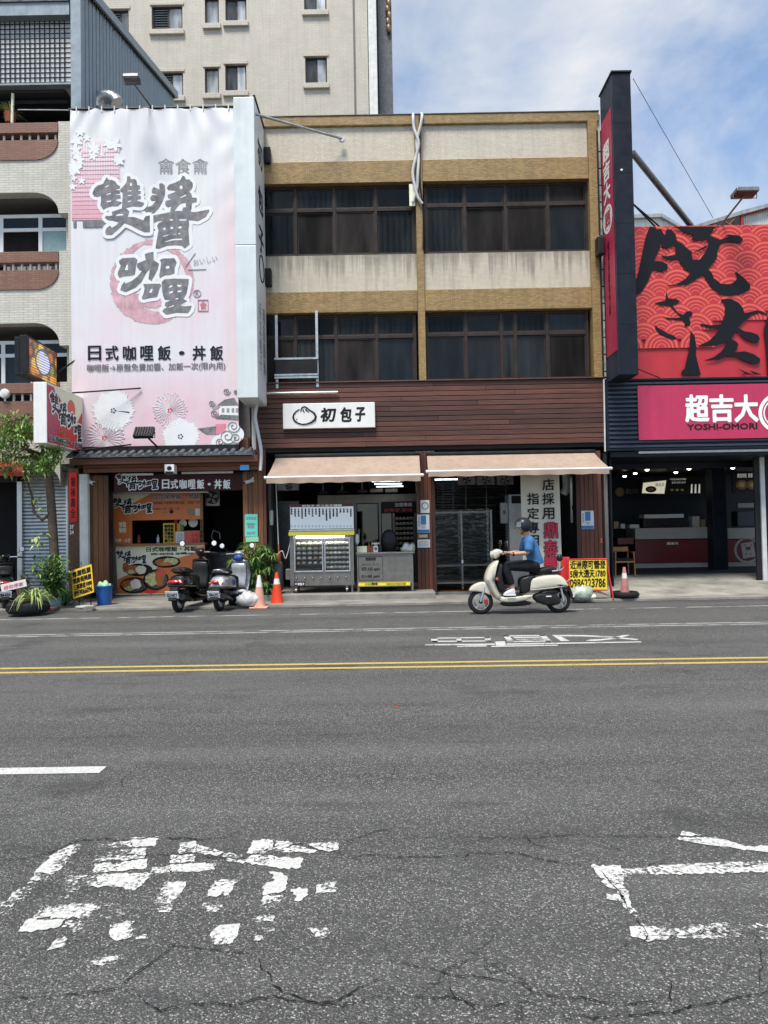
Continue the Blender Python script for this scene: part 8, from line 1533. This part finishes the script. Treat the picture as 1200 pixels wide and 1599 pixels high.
# spider plant in a tyre
ty = GR(44, 957, .05); o = thing('tyre_planter', 'old black car tyre laid flat as a planter at the kerb', 'planter', ty); MB().lathe(ty + Vector((0,0,.115)), [(.27, -.11), (.36, -.11), (.40, -.06), (.405, .0), (.39, .07), (.34, .11), (.26, .10), (.24, 0), (.27, -.11)], 36, 'Z', caps=False).build('tyre', 'rubber', o, smooth=60, fixn=True); MB().lathe(ty, [(.26, .01), (.26, .16), (.1, .19)], 20).build('soil', 'soil', o)
m = MB()
for i in range(40): t = 2*math.pi*i/40; m.obox(ty + Vector((.402*math.cos(t), .402*math.sin(t), .12)), (.006*math.cos(t), .006*math.sin(t), 0), (-.012*math.sin(t), .012*math.cos(t), .01), (0, 0, .05))
m.build('tread', 'rubber', o, kind='stuff')
sp_ = thing('spider_plant', 'spider plant with long striped arching leaves growing in the tyre', 'plant', ty + Vector((.12, 0, .17))); blade_tuft(MB(), ty + Vector((.14, -.03, .17)), 70, .78, .036, .85, (40, 88), random.Random(3)).build('striped_leaves', 'leaf_variegated', sp_); blade_tuft(MB(), ty + Vector((.10, .02, .17)), 60, .65, .03, .7, (45, 88), random.Random(4)).build('green_leaves', 'leaf_mid', sp_)
# wooden notice on a stake
o = thing('stake_sign', 'weathered wooden plank sign nailed on a stake in the tyre', 'sign', ty + Vector((-.08, 0, .17))); st_ = ty + Vector((-.14, 0, .17)); pk_ = P(21.5, 914.5, ty.y-.1); ux = Vector((math.cos(R(12)), 0, math.sin(R(12)))); MB().tube([st_, pk_ + Vector((.02, .04, 0))], .022, 6).build('stake', 'wood_seat', o); MB().obox(pk_, ux*.26, (0, .012, 0), Vector((-ux.z, 0, ux.x))*.075).build('plank', 'cone_white', o, .004)
letters_at('請勿停車', pk_ - ux*.2 + Vector((0, -.014, -.045)), ux*.4, (0, 0, .08), 'vinyl_rose', o, .002)
# blue pot and green plants around the tree foot
bp_ = GR(83, 951, .05); o = thing('potted_shrub', 'leafy green shrub growing in a rounded blue glazed pot', 'plant', bp_); MB().lathe(bp_, [(.10, 0), (.13, .02), (.165, .12), (.17, .20), (.18, .22), (.165, .22), (.15, .18)], 22).build('pot', 'pot_blue', o, smooth=50); MB().lathe(bp_ + Vector((0,0,.15)), [(.15, 0), (.14, .04)], 16).build('soil', 'soil', o)
def bush(o, base, h, spread, n, L, w_, mats, rnd, droop=.3, nm='foliage', per=16, stem=.008):
    sm = MB(); ms = [MB() for _ in mats]
    for i in range(n):
        t = rnd.uniform(0, 2*math.pi); hh2 = h*rnd.uniform(.55, 1.05); tip = Vector(base) + Vector((spread*math.cos(t)*rnd.random()**.5, spread*math.sin(t)*rnd.random()**.5, hh2)); midp = Vector(base).lerp(tip, .5) + Vector((rnd.gauss(0, .03), rnd.gauss(0, .03), .03)); sm.tube([base, midp, tip], [stem, stem*.8, stem*.4], 5)
        for k in range(per):
            f_ = rnd.uniform(.3, 1.0); p = Vector(base).lerp(midp, f_*2) if f_ < .5 else midp.lerp(tip, f_*2-1); d = rdir(rnd, -.2, .8); leaf(ms[rnd.randrange(len(ms))], p, d, L*rnd.uniform(.7, 1.15), w_*rnd.uniform(.8, 1.2), droop*rnd.uniform(.5, 1.4), rnd)
    sm.build('stems', 'leaf_dark', o)
    for b_3, mt in zip(ms, mats): b_3.build(nm, mt, o)
bush(o, bp_ + Vector((0,0,.18)), .95, .42, 34, .20, .055, ('leaf_mid', 'leaf_dark', 'leaf_light'), random.Random(5), per=20)
c = P(72, 935, 16.1); c.z = .05; o = thing('papaya_seedling', 'young plant with broad star shaped leaves beside the tree trunk', 'plant', c); MB().tube([c, P(71, 900, 16.1), P(70, 882, 16.1)], .014, 6).build('stem', 'leaf_mid', o); m = MB(); rr = random.Random(12)
for x, y in ((62, 872), (70, 868), (82, 866), (88, 872), (66, 880), (80, 882), (92, 884), (58, 880), (76, 874)):
    q = P(x, y, 15.9+rr.random()*.3)
    for k in range(7): t = 2*math.pi*k/7; leaf(m, q, Vector((math.cos(t), math.sin(t), -.15+rr.uniform(-.1, .2))), rr.uniform(.14, .20), .065, .35, rr)
m.build('star_leaves', 'leaf_mid', o)
c = P(102, 945, 16.0); c.z = .05; o = thing('fern_clump', 'dark arching green clump between blue pot and tilted advert', 'plant', c); blade_tuft(MB(), c, 120, .80, .042, .8, (40, 88), random.Random(6)).build('blades', 'leaf_dark', o); blade_tuft(MB(), c + Vector((-.1, 0, 0)), 60, 1.05, .04, .7, (55, 88), random.Random(7)).build('tall_blades', 'leaf_mid', o)
c = P(40, 930, 16.2); c.z = .05; o = thing('ground_orchid', 'upright leafy plant in front of the shutter post', 'plant', c); bush(o, c, .85, .10, 7, .13, .05, ('leaf_mid', 'leaf_dark'), random.Random(8), per=14); MB().lathe(c, [(.09, 0), (.12, .18), (.13, .2), (.11, .2)], 16).build('pot', 'terracotta', o, smooth=40)
c = P(128, 930, 16.5); c.z = .05; o = thing('bamboo_shrub', 'thin dark shrub rising behind the tilted yellow advert', 'plant', c); bush(o, c, 1.05, .18, 9, .11, .028, ('leaf_dark', 'leaf_dark'), random.Random(15), per=16)
# big bushy plant between the shops
c = P(397, 925, 16.25); c.z = .05; o = thing('oleander_bush', 'bushy plant with long narrow drooping leaves between the two shops', 'plant', c); MB().lathe(c, [(.16, 0), (.21, .28), (.22, .30), (.18, .30)], 20).build('pot', 'concrete', o, smooth=40)
rr = random.Random(33); ms = [MB(), MB(), MB()]; sm = MB()
for i in range(90):
    x, y = rr.uniform(366, 427), rr.uniform(848, 925); 
    if y < 862 and not 372 < x < 420: continue
    q = P(x, y, rr.uniform(15.95, 16.55)); sm.tube([c + Vector((rr.gauss(0, .05), rr.gauss(0, .05), .25)), Vector((c.x*.5+q.x*.5, q.y, q.z-.1)), q], [.012, .009, .004], 5)
    for k in range(22): t = rr.uniform(0, 6.28); leaf(ms[rr.choice((0, 0, 1, 1, 2))], q, Vector((math.cos(t), math.sin(t), rr.uniform(-.2, .6))), rr.uniform(.16, .27), rr.uniform(.026, .04), rr.uniform(.3, .9), rr)
sm.build('stems', 'leaf_mid', o)
for b_3, mt in zip(ms, ('leaf_mid', 'leaf_dark', 'leaf_light')): b_3.build('foliage', mt, o)
